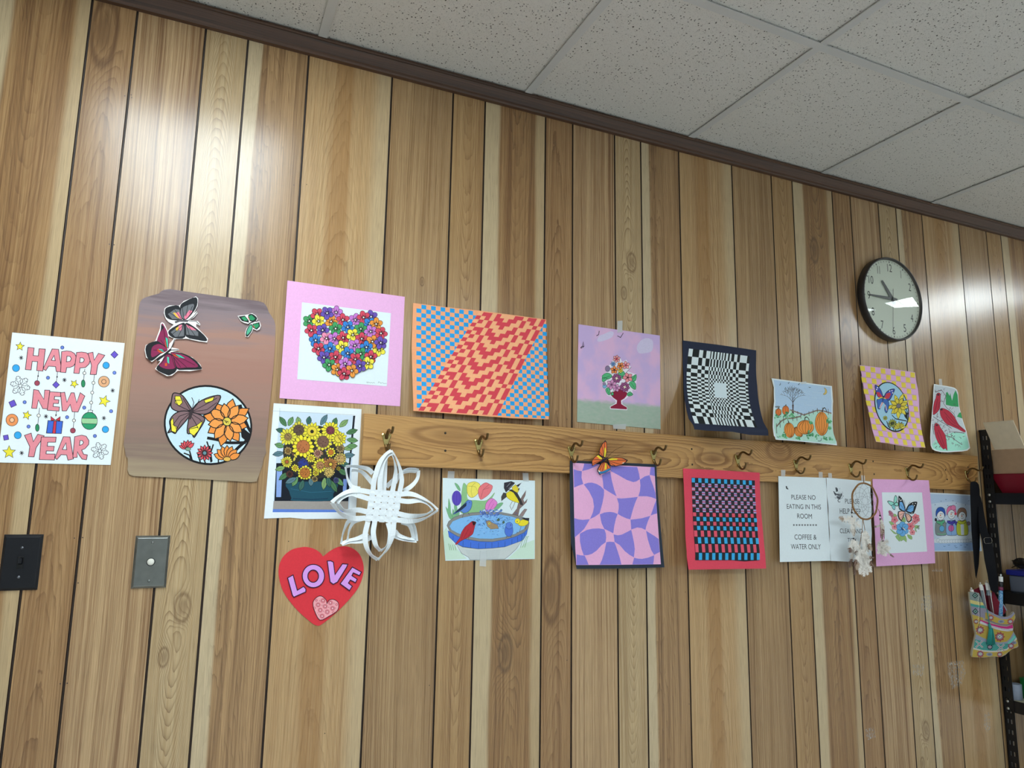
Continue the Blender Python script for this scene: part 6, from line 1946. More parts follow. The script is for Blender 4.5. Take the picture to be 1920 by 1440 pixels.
def glass_mat():
    m = bpy.data.materials.new('clock_glass')
    m.use_nodes = True
    nt = m.node_tree
    out = nt.nodes['Material Output']
    nt.nodes.remove(nt.nodes['Principled BSDF'])
    tr = nt.nodes.new('ShaderNodeBsdfTransparent')
    tr.inputs[0].default_value = (.97, .985, .975, 1)
    gl = nt.nodes.new('ShaderNodeBsdfGlossy')
    gl.inputs['Roughness'].default_value = 0.0
    fr = nt.nodes.new('ShaderNodeFresnel')
    fr.inputs['IOR'].default_value = 1.5
    mx = nt.nodes.new('ShaderNodeMixShader')
    ge = nt.nodes.new('ShaderNodeNewGeometry')      # only the outer face of the pane reflects
    inv = nt.nodes.new('ShaderNodeMath')
    inv.operation = 'SUBTRACT'
    inv.inputs[0].default_value = 1.0
    nt.links.new(ge.outputs['Backfacing'], inv.inputs[1])
    mu = nt.nodes.new('ShaderNodeMath')
    mu.operation = 'MULTIPLY'
    nt.links.new(fr.outputs[0], mu.inputs[0])
    nt.links.new(inv.outputs[0], mu.inputs[1])
    nt.links.new(mu.outputs[0], mx.inputs[0])
    nt.links.new(tr.outputs[0], mx.inputs[1])
    nt.links.new(gl.outputs[0], mx.inputs[2])
    nt.links.new(mx.outputs[0], out.inputs['Surface'])
    return m
bm = bmesh.new()
RG, SAG = RO - .008, .015
prof = [(RG * sin(t * pi / 2 * 0 + 0) , 0)] if 0 else []
for i in range(17):
    r = RG * (1 - i / 16)
    prof.append((r, .0285 + SAG * (1 - (r / RG) ** 2)))
bm_lathe(bm, prof, MF, 72)
bmesh.ops.recalc_face_normals(bm, faces=bm.faces)
from_bm('glass', bm, glass_mat(), clock)

# ================================================================== switch and bell push
def wall_plate(name, label, cat, px_c, tilt, face, bev):
    c = pt(*px_c, 0)
    t = thing(name, label, cat, (c.x, 0, c.z))
    t.rotation_euler = (0, tilt, 0)
    w, h = .035, .0572
    bm = bmesh.new()
    lev = [(w, h, -.0004), (w, h, -.002), (w - .0045, h - .0045, -.0062), (w - .006, h - .006, -.0066)]
    rings = [[bm.verts.new((sx * a, y, sz * b)) for sx, sz in ((-1, -1), (1, -1), (1, 1), (-1, 1))] for a, b, y in lev]
    bm.faces.new(rings[-1]); bm.faces.new(rings[0][::-1])
    for a, b in zip(rings, rings[1:]):
        for k in range(4):
            bm.faces.new((a[k], a[(k + 1) % 4], b[(k + 1) % 4], b[k]))
    bmesh.ops.recalc_face_normals(bm, faces=bm.faces)
    from_bm('plate', bm, face, t)
    return t
BLACKP = plain('black_plastic', '#101218', rough=0.35, spec=0.4)
t = wall_plate('light_switch', 'black toggle light switch plate at the left edge of the wall', 'switch', (39.5, 1054), 0.0, BLACKP, 1)
bm = bmesh.new()
bm_box(bm, -.0058, .0058, -.0074, -.0064, -.0125, .0125, bevel=.0006)
from_bm('toggle_surround', bm, plain('black_gloss', '#07080b', rough=0.25), t)
bm = bmesh.new()
r_ = bmesh.ops.create_cube(bm, size=1)['verts']
for v in r_:
    v.co = Vector((v.co.x * (.0084 if v.co.y > 0 else .0066), -.0112 + v.co.y * .0100 , v.co.z * .0115 + (.004 if v.co.y < 0 else .001)))
bmesh.ops.bevel(bm, geom=bm.edges[:], offset=.0008, segments=2, affect='EDGES')
from_bm('toggle', bm, BLACKP, t)
SCR = plain('screw_grey', '#7c7f86', rough=0.35, metal=1.0)
def plate_screw(t, z, mat):
    bm = bmesh.new()
    bm_lathe(bm, [(0, .0012), (.0018, .0009), (.003, .0002), (.003, 0)], Matrix.Translation((0, -.0066, z)) @ MF, 14)
    bm_box(bm, -.0024, .0024, -.0081, -.0078, z - .0003, z + .0003)
    from_bm('screw', bm, mat, t)
for z in (.030, -.030):
    plate_screw(t, z, SCR)
STAIN = plain('brushed_stainless', '#8d918e', rough=0.22, metal=1.0, mottle=0.08, scale=60)
t = wall_plate('call_button', 'stainless steel wall plate with a round white push button', 'button', (283, 1053), 0.0, STAIN, 1)
for z in (.0415, -.0415):
    plate_screw(t, z, STAIN)
bm = bmesh.new()
bm_lathe(bm, [(.0088, .0066), (.0088, .0082), (.0078, .0086), (.0074, .0072)], MF, 28)
from_bm('collar', bm, plain('dark_steel', '#34373a', rough=.3, metal=1.0), t)
bm = bmesh.new()
bm_lathe(bm, [(.0073, .0066), (.0073, .0100), (.0060, .0116), (.003, .0123), (0, .0125)], MF, 28)
from_bm('button', bm, plain('ivory_button', '#e4e3d8', rough=.35), t)

# ================================================================== dreamcatcher on the seventh hook
DV = (1560, 850, 6.0)
def dp(x, y, d=.062):
    return pt(DV[0] + x / DV[2], DV[1] + y / DV[2], -d)
H7 = HOOK_AT[6]
hc = dp(370, 538)
dc = thing('dreamcatcher', 'brown hoop dreamcatcher with netting, beads and pale feathers hanging on a coat hook', 'dreamcatcher', hc)
LEATH = plain('suede_brown', '#8a6238', rough=0.8, mottle=.12, scale=200)
HR = abs(dp(370, 335).z - dp(370, 742).z) / 2
bm = bmesh.new()
bm_tube(bm, [Vector((HR * sin(i * pi / 24), .0012 * sin(i), HR * cos(i * pi / 24))) for i in range(48)], .0030, 10, closed=True)
from_bm('hoop', bm, LEATH, dc)
bm = bmesh.new()
arm = Vector((H7.x, RY - .047, H7.z + .0175))
bm_tube(bm, [arm - hc + Vector((0, 0, -.002)), arm - hc + Vector((0, 0, .001)), (dp(350, 190) - hc), Vector((0, 0, HR + .002))], .0013, 8)
from_bm('hanging_cord', bm, LEATH, dc)
bm = bmesh.new()
SILK = plain('net_thread', '#9aa3a8', rough=0.5)
n = 9
prev = [Vector((HR * sin(2 * pi * i / n), 0, HR * cos(2 * pi * i / n))) for i in range(n)]
for ring in range(6):
    nx = []
    for i in range(n):
        a, b = prev[i], prev[(i + 1) % n]
        m = (a + b) / 2 * (.86 if ring == 0 else .80)
        bm_tube(bm, [a, m], .0005, 5, cap=False); bm_tube(bm, [m, b], .0005, 5, cap=False)
        nx.append(m)
    prev = nx
from_bm('net', bm, SILK, dc)
def cord(pts, r=.0010):
    bm = bmesh.new()
    bm_tube(bm, [p - hc for p in pts], r, 7)
    from_bm('cord', bm, LEATH, dc)
BEAD_D, BEAD_W = plain('bead_dark', '#1d1a20', rough=.25), plain('bead_white', '#e6e4e0', rough=.3)
def bead(p, mat, r=.0034):
    bm = bmesh.new()
    bm_lathe(bm, [(r * .3, -r * .8), (r * .8, -r * .55), (r, 0), (r * .8, r * .55), (r * .3, r * .8)], Matrix.Translation(p - hc), 12)
    from_bm('bead', bm, mat, dc)
rf = random.Random(12)
FEATHER = {k: plain('feather_' + k, c, rough=.8, mottle=.12, scale=150) for k, c in (('cream', '#f0ebe3'), ('grey', '#cfc8be'), ('brown', '#6e5040'), ('tan', '#b39c86'))}
def feather(p, ang, L, w, c1='cream', tip=None, curve=.15, yd=0.0, fluff=0.25):
    """Feather from p, pointing ang (0 = straight down, + = to the right): barbs either side of a quill."""
    bm = bmesh.new()
    mats = [FEATHER[c1], FEATHER[tip or c1], FEATHER['grey']]
    N = 44
    def axis(t):
        a = ang + curve * t
        return Vector((sin(a) * L * t, yd * t, -cos(a) * L * t))
    dirv = [axis(min(1, t / N + .02)) - axis(t / N) for t in range(N + 1)]
    for i in range(2, N):
        t = i / N
        ax, d = axis(t), dirv[i].normalized()
        nrm = Vector((d.z, 0, -d.x))
        half = 1.2 * w * (sin(pi * min(1, t * .92 + .05)) ** .7)
        for sg in (-1, 1):
            ln = half * rf.uniform(.78, 1.05 + (fluff if t < .45 else 0))
            sweep = .55 + rf.uniform(-.15, .15) - (fluff if t < .4 else 0)
            end = ax + nrm * sg * ln + d * ln * sweep + Vector((0, rf.uniform(-.3, .3) * ln * (.25 + fluff), 0))
            bw = L / N * rf.uniform(.6, 1.0)
            v = [bm.verts.new(q) for q in (ax - d * bw, ax + d * bw, end + d * bw * .3, end - d * bw * .3)]
            bm.faces.new(v).material_index = 1 if t > .62 else 0
    bm_tube(bm, [axis(k / 8) for k in range(9)], [.0006 - .0004 * k / 8 for k in range(9)], 5, mi=2)
    for v in bm.verts:
        v.co += p - hc
    from_bm('feather', bm, mats, dc)
# left strand
s0, s1, s2 = dp(222, 600), dp(224, 690), dp(242, 945)
cord([s0, s1, s2]); cord([dp(258, 880), s2])
for y_, m_ in ((665, BEAD_D), (690, BEAD_W), (714, BEAD_D)): bead(dp(223, y_), m_)
for y_, m_ in ((935, BEAD_W), (960, BEAD_D)): bead(dp(242, y_), m_)
bead(dp(262, 975), BEAD_D, .0025)
feather(dp(225, 715, .064), -1.05, .062, .010, 'cream', 'tan', -.5, fluff=.5); feather(dp(230, 715, .066), .5, .050, .012, 'cream', None, .3, fluff=.6); feather(dp(224, 715, .068), -.15, .062, .011, 'cream', 'grey', .2, fluff=.4); feather(dp(235, 730, .06), .22, .06, .006, 'grey', 'tan', -.2)
feather(dp(240, 965, .064), -.55, .050, .011, 'cream', 'brown', .1, fluff=.4); feather(dp(245, 965, .066), .12, .062, .010, 'cream', 'brown', .1, fluff=.4); feather(dp(243, 1010, .06), -.12, .085, .010, 'grey', 'brown', -.2, fluff=.3); feather(dp(250, 970, .062), .45, .055, .011, 'cream', 'grey', .3, fluff=.5)
# middle strand
cord([dp(345, 745), dp(338, 870), dp(310, 1045)]); cord([dp(350, 745), dp(370, 865)])
for q in (.0, .25, -.2):
    feather(dp(368, 865, .064 + q * .01), q, .075, .011, 'cream', 'tan' if q else 'grey', .15, fluff=.5)
feather(dp(385, 880, .066), .35, .062, .008, 'grey', 'brown', -.2); feather(dp(355, 880, .066), -.12, .065, .010, 'cream', None, .1, fluff=.4)
for q, L_, w_, tip in ((-.55, .075, .012, 'tan'), (-.3, .085, .014, None), (-.08, .092, .014, None), (.12, .09, .014, None), (.36, .088, .013, None), (.62, .085, .010, 'brown'), (-.75, .07, .009, 'brown')):
    feather(dp(335, 1075, .064 + abs(q) * .01), q, L_, w_, 'cream', tip, .12, fluff=.55)
feather(dp(330, 1130, .072), 1.0, .062, .007, 'grey', 'brown', .35)
feather(dp(255, 1200, .06), -.05, .05, .011, 'brown', 'brown', 0)
# right strand
cord([dp(518, 625), dp(535, 660), dp(540, 720), dp(548, 950)]); cord([dp(535, 650), dp(588, 830), dp(590, 960)], .0007)
for p_, m_ in ((dp(540, 700), BEAD_D), (dp(538, 722), BEAD_W), (dp(545, 740), BEAD_D), (dp(560, 965), BEAD_W), (dp(558, 990), BEAD_D), (dp(570, 985), BEAD_D)): bead(p_, m_)
feather(dp(548, 740, .064), .22, .055, .008, 'cream', 'brown', -.1); feather(dp(550, 740, .066), .42, .050, .008, 'cream', 'brown', -.4); feather(dp(545, 800, .062), -.9, .035, .004, 'grey', 'brown', -.5); feather(dp(555, 770, .066), .1, .062, .008, 'tan', 'brown', -.15)
for i in range(13):
    feather(dp(572, 1000 + (i % 4) * 18, .064), -1.5 + i * .25, .028 + .012 * (i % 3) * .5, .009, 'cream' if i % 3 else 'grey', None, .2, fluff=.9)
feather(dp(585, 1060, .066), .75, .058, .004, 'grey', 'brown', .2)
# ================================================================== black metal shelving at the right
def on_x(px, py, x):
    """Where a sight line of the survey meets the plane at this x."""
    d = _R @ Vector(((px - 960.0) / F_PX, -(py - 720.0) / F_PX, -1.0))
    t = (x - CAM_LOC.x) / d.x
    return CAM_LOC + d * t
SX0, SX1, SY0, SY1, STOP = 3.090, 4.000, -.004, -.455, 1.582
BLK = plain('black_enamel', '#0d0f14', rough=0.38, spec=0.45)
LEVELS = [1.338, .962, .567, .15]
shelf = thing('shelving_unit', 'black slotted-steel shelving unit standing against the wall at the right edge', 'shelving', ((SX0 + SX1) / 2, (SY0 + SY1) / 2, 0))
SO = shelf.location.copy()
def sbox(bm, x0, x1, y0, y1, z0, z1, bev=0):
    bm_box(bm, x0 - SO.x, x1 - SO.x, y0 - SO.y, y1 - SO.y, z0, z1, bevel=bev)
def slotted(bm, fix, a0, a1, along, z0, z1):
    """One flange of an angle post with two columns of slots punched through it."""
    W_ = a1 - a0
    t = .0018
    def b(u0, u1, za, zb):
        if along == 'y':
            sbox(bm, fix, fix + t, a0 + u0 * W_, a0 + u1 * W_, za, zb)
        else:
            sbox(bm, a0 + u0 * W_, a0 + u1 * W_, fix, fix + t, za, zb)
    cols = [(.30, .42), (.62, .74)]
    b(0, cols[0][0], z0, z1); b(cols[0][1], cols[1][0], z0, z1); b(cols[1][1], 1, z0, z1)
    pitch, sl_ = .0381, .015
    z = z0
    k = 0
    while z < z1:
        zb = min(z + pitch - sl_, z1)
        for c in cols:
            b(c[0], c[1], z, zb)
        z += pitch
for xi, yi in ((0, 0), (0, 1), (1, 0), (1, 1)):
    bm = bmesh.new()
    x = SX0 if xi == 0 else SX1
    if yi == 0:
        slotted(bm, x - (0 if xi == 0 else .0018), SY0 - .038, SY0, 'y', 0, STOP)
        slotted(bm, SY0 - .0018, (x if xi == 0 else x - .038), (x + .038 if xi == 0 else x), 'x', 0, STOP)
    else:
        slotted(bm, x - (0 if xi == 0 else .0018), SY1, SY1 + .038, 'y', 0, STOP)
        slotted(bm, SY1, (x if xi == 0 else x - .038), (x + .038 if xi == 0 else x), 'x', 0, STOP)
    po = from_bm('post', bm, BLK, shelf)
    bm = bmesh.new()
    ya, yb = (SY0 - .041, SY0 + .002) if yi == 0 else (SY1 - .002, SY1 + .041)
    xa, xb = (x - .003, x + .041) if xi == 0 else (x - .041, x + .003)
    sbox(bm, xa, xb, ya, yb, STOP, STOP + .006, .001)
    from_bm('post_cap', bm, BLK, po)
BOARD = plain('shelf_board', '#b9b39c', rough=.6, mottle=.08, scale=30)
BOLT = plain('zinc_bolt', '#b9bab8', rough=.3, metal=1.0)
for z in LEVELS:
    bm = bmesh.new()
    sbox(bm, SX0 + .002, SX0 + .005, SY1 + .002, SY0 - .002, z - .042, z - .001)
    sbox(bm, SX1 - .005, SX1 - .002, SY1 + .002, SY0 - .002, z - .042, z - .001)
    sbox(bm, SX0 + .005, SX1 - .005, SY1 + .002, SY1 + .005, z - .042, z - .001)
    sbox(bm, SX0 + .005, SX1 - .005, SY0 - .0065, SY0 - .0035, z - .042, z - .001)
    sbox(bm, SX0 + .002, SX0 + .022, SY1 + .002, SY0 - .002, z - .044, z - .042)
    from_bm('shelf_beam', bm, BLK, shelf)
    bm = bmesh.new()
    sbox(bm, SX0 + .0055, SX1 - .0055, SY1 + .006, SY0 - .007, z - .014, z)
    from_bm('shelf_panel', bm, BOARD if z < .9 else BLK, shelf)
    for dz in (-.008, -.034):
        for yy in (SY0 - .016, SY1 + .016):
            bm = bmesh.new()
            bm_lathe(bm, [(0, .003), (.003, .0027), (.0048, .0012), (.0052, 0)], Matrix.Translation((SX0 - SO.x, yy - SO.y, z + dz)) @ Matrix.Rotation(-pi / 2, 4, 'Y'), 14)
            bmesh.ops.recalc_face_normals(bm, faces=bm.faces)
            from_bm('bolt', bm, BOLT, shelf)

# red plastic tray with a cardboard box on top of it
RED = plain('red_plastic', '#7c0f22', rough=0.35, spec=0.5)
tz = LEVELS[0]
tray = thing('tray', 'dark red plastic tray on the top shelf under the cardboard box', 'tray', (3.33, -.235, tz))
bm = bmesh.new()
def tray_ring(x0, x1, y0, y1, z):
    return [bm.verts.new((x - 3.33, y + .235, z)) for x, y in ((x0, y0), (x1, y0), (x1, y1), (x0, y1))]
r0 = tray_ring(3.125, 3.535, -.42, -.05, .0006); r1 = tray_ring(3.104, 3.556, -.442, -.026, .070)
r2 = tray_ring(3.1015, 3.5585, -.4445, -.0235, .074); r3 = tray_ring(3.107, 3.553, -.439, -.029, .0735); r4 = tray_ring(3.128, 3.532, -.417, -.053, .004)
bm.faces.new(r0[::-1]); bm.faces.new(r4)
for a_, b_ in ((r0, r1), (r1, r2), (r2, r3), (r3, r4)):
    for k in range(4):
        bm.faces.new((a_[k], a_[(k + 1) % 4], b_[(k + 1) % 4], b_[k]))
bmesh.ops.recalc_face_normals(bm, faces=bm.faces)
from_bm('tray_body', bm, RED, tray)
CARD = plain('kraft_cardboard', '#a5876a', rough=.85, mottle=.06, scale=40)
CARDIN = plain('cardboard_pale', '#d8c8ac', rough=.85, mottle=.04, scale=40)
BX0, BX1, BY0, BY1, BZ0 = 3.108, 3.52, -.40, -.034, tz + .0746
BZ1 = on_x(1860, 844, BX0).z
box = thing('cardboard_box', 'open brown cardboard box with a pale raised flap, sitting on the red tray', 'box', ((BX0 + BX1) / 2, (BY0 + BY1) / 2, BZ0))
BO = box.location.copy()
bm = bmesh.new()
th = .004
for q in ((BX0, BX0 + th, BY0, BY1), (BX1 - th, BX1, BY0, BY1), (BX0 + th, BX1 - th, BY0, BY0 + th), (BX0 + th, BX1 - th, BY1 - th, BY1)):
    bm_box(bm, q[0] - BO.x, q[1] - BO.x, q[2] - BO.y, q[3] - BO.y, 0, BZ1 - BZ0)
bm_box(bm, BX0 + th - BO.x, BX1 - th - BO.x, BY0 + th - BO.y, BY1 - th - BO.y, 0, th)
from_bm('box_body', bm, CARD, box)
def flap(p, q, d, mat=CARDIN):
    """Flap hinged on edge p-q, reaching out by d."""
    bm = bmesh.new()
    n = (q - p).cross(d).normalized() * .0018
    c = [p, q, q + d, p + d]
    f = [bm.verts.new(v + n - BO) for v in c]
    b = [bm.verts.new(v - n - BO) for v in c]
    bm.faces.new(f); bm.faces.new(b[::-1])
    for k in range(4):
        bm.faces.new((f[k], f[(k + 1) % 4], b[(k + 1) % 4], b[k]))
    bmesh.ops.recalc_face_normals(bm, faces=bm.faces)
    from_bm('flap', bm, mat, box)
FD_ = pt(1838, 794, BY1 - .002) - pt(1860, 844, BY1 - .002)
flap(Vector((BX0 + .002, BY1 - .0115, BZ1 + .002)), Vector((BX0 + .002, BY1 - .124, BZ1 + .002)), FD_)
flap(Vector((BX0 + .002, BY1 - .200, BZ1 + .002)), Vector((BX0 + .002, BY0 + .002, BZ1 + .002)), FD_)
flap(Vector((BX1 - .002, BY1 - .002, BZ1 + .002)), Vector((BX1 - .002, BY0 + .002, BZ1 + .002)), Vector((.09, .0, .05)))

# lidded tub with spectacles on it, second shelf
TUB = plain('smoky_tub', '#5b6270', rough=.35, spec=.5)
BLUE = plain('blue_lid', '#1a2380', rough=.35)
mz = LEVELS[1] + .0004
tub = thing('storage_tub', 'smoky plastic tub with a blue lid on the second shelf', 'tub', (3.27, -.222, mz))
bm = bmesh.new()
bm_box(bm, -.15, .15, -.175, .175, 0, .062, bevel=.006)
from_bm('tub_body', bm, TUB, tub)
bm = bmesh.new()
bm_box(bm, -.156, .156, -.181, .181, .0625, .083, bevel=.004)
from_bm('lid', bm, BLUE, tub)
gl = thing('eyeglasses', 'dark-framed spectacles lying folded on the blue tub lid', 'glasses', (3.20, -.088, mz + .0835))
FRM = plain('tortoise_frame', '#17120f', rough=.25)
LENS = plain('tinted_lens', '#2b2622', rough=.05, spec=.8)
gl.rotation_euler = (0, 0, radians(100))
for sx in (-1, 1):
    bm = bmesh.new()
    c = [Vector((sx * .033 + .026 * cos(a) * (1 + .08 * cos(2 * a)), .002 * sin(a), .0215 + .0195 * sin(a))) for a in [2 * pi * i / 24 for i in range(24)]]
    bm_tube(bm, c, .0018, 8, closed=True)
    from_bm('lens_rim', bm, FRM, gl)
    bm = bmesh.new()
    f = [bm.verts.new(Vector((p.x, p.y - .0006, p.z))) for p in c]
    b = [bm.verts.new(Vector((p.x, p.y + .0006, p.z))) for p in c]
    bm.faces.new(f); bm.faces.new(b[::-1])
    from_bm('lens', bm, LENS, gl)
    bm = bmesh.new()
    bm_tube(bm, [(sx * .060, 0, .030), (sx * .064, .004, .029), (sx * .05, .012 + .004 * (sx + 1), .026), (-sx * .05, .016 + .004 * (sx + 1), .010), (-sx * .062, .017 + .004 * (sx + 1), .003)], .0016, 7)
    from_bm('temple', bm, FRM, gl)
bm = bmesh.new()
bm_tube(bm, [(-.008, 0, .026), (0, -.001, .029), (.008, 0, .026)], .0016, 7)
from_bm('bridge', bm, FRM, gl)

# third shelf: dark bin, grey pouch, green box
lz = LEVELS[2] + .0004
DKB = plain('dark_bin', '#141a26', rough=.5)
bn = thing('dark_bin', 'tall dark blue-black bin at the back of the third shelf', 'bin', (3.36, -.20, lz))
bm = bmesh.new()
lo = [bm.verts.new((x, y, 0)) for x, y in ((-.12, -.16), (.12, -.16), (.12, .16), (-.12, .16))]
hi = [bm.verts.new((x * 1.12, y * 1.07, .235)) for x, y in ((-.12, -.16), (.12, -.16), (.12, .16), (-.12, .16))]
hi2 = [bm.verts.new((x * 1.06, y * 1.03, .235)) for x, y in ((-.12, -.16), (.12, -.16), (.12, .16), (-.12, .16))]
lo2 = [bm.verts.new((x * .95, y * .97, .006)) for x, y in ((-.12, -.16), (.12, -.16), (.12, .16), (-.12, .16))]
bm.faces.new(lo[::-1]); bm.faces.new(lo2)
for a_, b_ in ((lo, hi), (hi, hi2), (hi2, lo2)):
    for k in range(4):
        bm.faces.new((a_[k], a_[(k + 1) % 4], b_[(k + 1) % 4], b_[k]))
bmesh.ops.recalc_face_normals(bm, faces=bm.faces)
from_bm('bin_body', bm, DKB, bn)
bm = bmesh.new()
bm_box(bm, -.137, .137, -.173, .173, .2352, .2432, bevel=.002)
from_bm('bin_lid', bm, DKB, bn)
GRN = plain('green_carton', '#156a31', rough=.5)
g = thing('green_carton', 'small green carton on the third shelf in front of the dark bin', 'carton', (3.182, -.108, lz))
bm = bmesh.new()
bm_box(bm, -.030, .030, -.075, .075, 0, .072, bevel=.003)
from_bm('carton_body', bm, GRN, g)
bm = bmesh.new()
bm_box(bm, -.0312, .0312, -.0762, .0762, .0722, .0742, bevel=.0008)
from_bm('carton_lid', bm, plain('green_lid', '#1b7a3a', rough=.45), g)
GRY = plain('grey_roll', '#8b94a6', rough=.6, mottle=.08, scale=50)
g = thing('paper_roll', 'grey paper roll standing on the third shelf beside the rear post', 'roll', (3.119, -.034, lz))
bm = bmesh.new()
bm_lathe(bm, [(.008, 0), (.021, 0), (.0225, .0015), (.0225, .0545), (.021, .056), (.0085, .056), (.008, .055), (.008, 0)], Matrix(), 32)
bmesh.ops.recalc_face_normals(bm, faces=bm.faces)
from_bm('roll', bm, GRY, g)

# ================================================================== woven-pattern bag hanging on the last hook
GV = (1800, 1050, 7.575)
XL = on_plane(1815, 1150, -.03)[0]
def bag_d(x, z):
    return .042 + .60 * (x - XL)
bag = Art(GV, 'crossbody_bag', 'small tapestry-pattern pouch with teal tassel and black strap hanging on the last coat hook', 'bag', (450, 900), depth=bag_d)
FR = [(112, 452), (150, 448), (200, 455), (240, 468), (262, 500), (300, 600), (340, 685), (400, 725), (480, 768), (560, 800), (640, 805), (700, 775), (738, 730), (765, 810), (748, 860), (722, 905), (735, 960), (728, 1000), (770, 1075), (800, 1180), (806, 1220), (785, 1240), (720, 1258), (668, 1300), (620, 1345), (560, 1372), (440, 1366), (330, 1380), (160, 1375), (145, 1350), (150, 1290), (180, 1160), (205, 1050), (190, 985), (175, 880), (152, 770), (125, 600)]
GREY, YEL, TEAL, WHT, RDM, LIL = '#7f7b8a', '#b59c46', '#46938c', '#c4c1b8', '#964654', '#8f8ab0'
bodym = Draw(bag)
bodym.poly(FR, '#a59c86', 0, thick=.006)
B0 = .006
def band(top, bot, col, L=1):
    bodym.poly(top + bot[::-1], col, L)
# upper flap bands
band([(112, 452), (200, 455), (240, 468), (262, 500)], [(118, 560), (180, 575), (240, 590), (300, 600)], '#7f8d8a')
band([(118, 560), (180, 575), (240, 590), (300, 600)], [(124, 610), (190, 628), (260, 640), (318, 640)], '#cdbf7a')
band([(124, 610), (190, 628), (260, 640), (318, 640)], [(130, 650), (200, 665), (270, 675), (340, 685)], TEAL)
band([(130, 650), (200, 665), (270, 675), (340, 685)], [(150, 770), (215, 790), (300, 815), (340, 830)], '#8a8596')
band([(150, 770), (215, 790), (300, 815)], [(190, 985), (240, 1000), (310, 900)], YEL)
band([(340, 690), (400, 727), (480, 770), (560, 802), (640, 807), (700, 777), (738, 732)], [(335, 740), (400, 760), (480, 800), (560, 835), (640, 840), (710, 815), (755, 760)], '#8f8ca0')
band([(335, 740), (400, 760), (480, 800), (560, 835), (640, 840), (710, 815), (755, 760)], [(335, 830), (400, 850), (480, 885), (560, 905), (640, 912), (710, 890), (752, 840)], YEL)
band([(335, 830), (400, 850), (480, 885), (560, 905), (640, 912), (710, 890), (752, 840)], [(335, 850), (400, 872), (480, 905), (560, 925), (640, 930), (722, 905), (748, 865)], '#77727e')
# magenta zip mouth
band([(262, 842), (340, 870), (420, 900), (480, 915), (560, 935), (640, 942), (722, 910)], [(262, 858), (340, 895), (420, 925), (490, 945), (560, 965), (650, 975), (728, 965)], '#c0307a', 2)
band([(262, 858), (340, 895), (420, 925), (490, 945), (560, 965), (650, 975), (728, 965)], [(240, 890), (340, 925), (420, 955), (490, 980), (560, 998), (650, 1010), (726, 1000)], '#c9c6cc', 2)
band([(240, 890), (340, 925), (420, 955), (490, 980), (560, 998), (650, 1010), (726, 1000)], [(205, 1050), (300, 1100), (430, 1150), (540, 1168), (640, 1155), (690, 1100), (735, 1020)], YEL)
band([(205, 1050), (300, 1100), (430, 1150), (540, 1168), (640, 1155), (690, 1100), (735, 1020)], [(190, 1120), (300, 1150), (430, 1180), (540, 1195), (650, 1180), (720, 1130), (752, 1050)], '#8c93a4')
band([(190, 1120), (300, 1150), (430, 1180), (540, 1195), (650, 1180), (720, 1130), (752, 1050)], [(170, 1240), (300, 1275), (430, 1285), (540, 1280), (640, 1255), (700, 1190), (775, 1090)], TEAL)
band([(170, 1240), (300, 1275), (430, 1285), (540, 1280), (640, 1255), (700, 1190), (775, 1090)], [(165, 1262), (300, 1295), (430, 1305), (540, 1300), (645, 1275), (700, 1215), (785, 1120)], WHT)
band([(165, 1262), (300, 1295), (430, 1305), (540, 1300), (645, 1275), (700, 1215), (785, 1120)], [(150, 1372), (330, 1376), (440, 1362), (560, 1368), (665, 1298), (720, 1255), (800, 1215)], YEL)
def medallion(cx, cy, r, c1, c2='#d8d4cc'):
    bodym.poly(star_pts(cx, cy, r, .2, 9, .72), c1, 4)
    bodym.poly(ell(cx, cy, r * .6, r * .5, 0, 14), '#8f8a98', 5)
    bodym.poly([(cx - r * .4, cy), (cx, cy - r * .3), (cx + r * .4, cy), (cx, cy + r * .3)], c2, 6)
    bodym.poly([(cx - r * .2, cy), (cx, cy - r * .15), (cx + r * .2, cy), (cx, cy + r * .15)], '#2f8a6a', 7)
medallion(540, 1085, 76, '#9a4a48'); medallion(262, 990, 66, '#9a4a48'); medallion(415, 815, 46, '#a8484a'); medallion(690, 870, 48, '#a8484a'); medallion(265, 1330, 55, RDM); medallion(540, 1335, 44, RDM); medallion(700, 1215, 50, RDM); medallion(400, 1230, 46, '#2a3a40', '#c88a9a'); medallion(205, 870, 40, '#8a4a3a')
for cx, cy in ((395, 1335), (560, 870), (735, 1170)):
    bodym.poly(ell(cx, cy, 46, 26, 0, 14), '#8c8f9c', 4); bodym.poly(ell(cx, cy, 24, 13, 0, 12), '#6a7488', 5)
for cx, cy, r in ((190, 500, 44), (195, 725, 46)):
    bodym.poly([(cx - r, cy), (cx, cy - r), (cx + r, cy + 6), (cx, cy + r)], '#2c3c40', 4); bodym.poly([(cx - r * .6, cy), (cx, cy - r * .6), (cx + r * .6, cy + 4), (cx, cy + r * .6)], '#7fa79a', 5); bodym.poly([(cx - r * .3, cy), (cx, cy - r * .3), (cx + r * .3, cy + 2), (cx, cy + r * .3)], '#2c3c40', 6)
for cx, cy in ((250, 1190), (555, 1240)):
    for s in (-1, 1):
        bodym.line([(cx - 50, cy - 48 * s), (cx + 50, cy + 48 * s)], 20, WHT, 5); bodym.line([(cx - 50, cy - 48 * s), (cx + 50, cy + 48 * s)], 7, '#6a5a78', 6)
bodym.poly([(650, 1180), (700, 1120), (745, 1060), (765, 1090), (720, 1150), (680, 1195)], '#6cc0b4', 4)
for i in range(22):
    t = i / 21
    bodym.dot(300 + 420 * t, 925 + 75 * t, 5, '#6a5a6a', n=6, L=8)
    bodym.dot(350 + 360 * t, 700 + 150 * sin(t * 2.6) * .75, 4, '#3f4c5c', n=6, L=8)
for i in range(26):
    t = i / 25
    bodym.dot(240 + 8 * sin(i), 470 + 560 * t, 5, '#e8e4da', n=6, L=8)
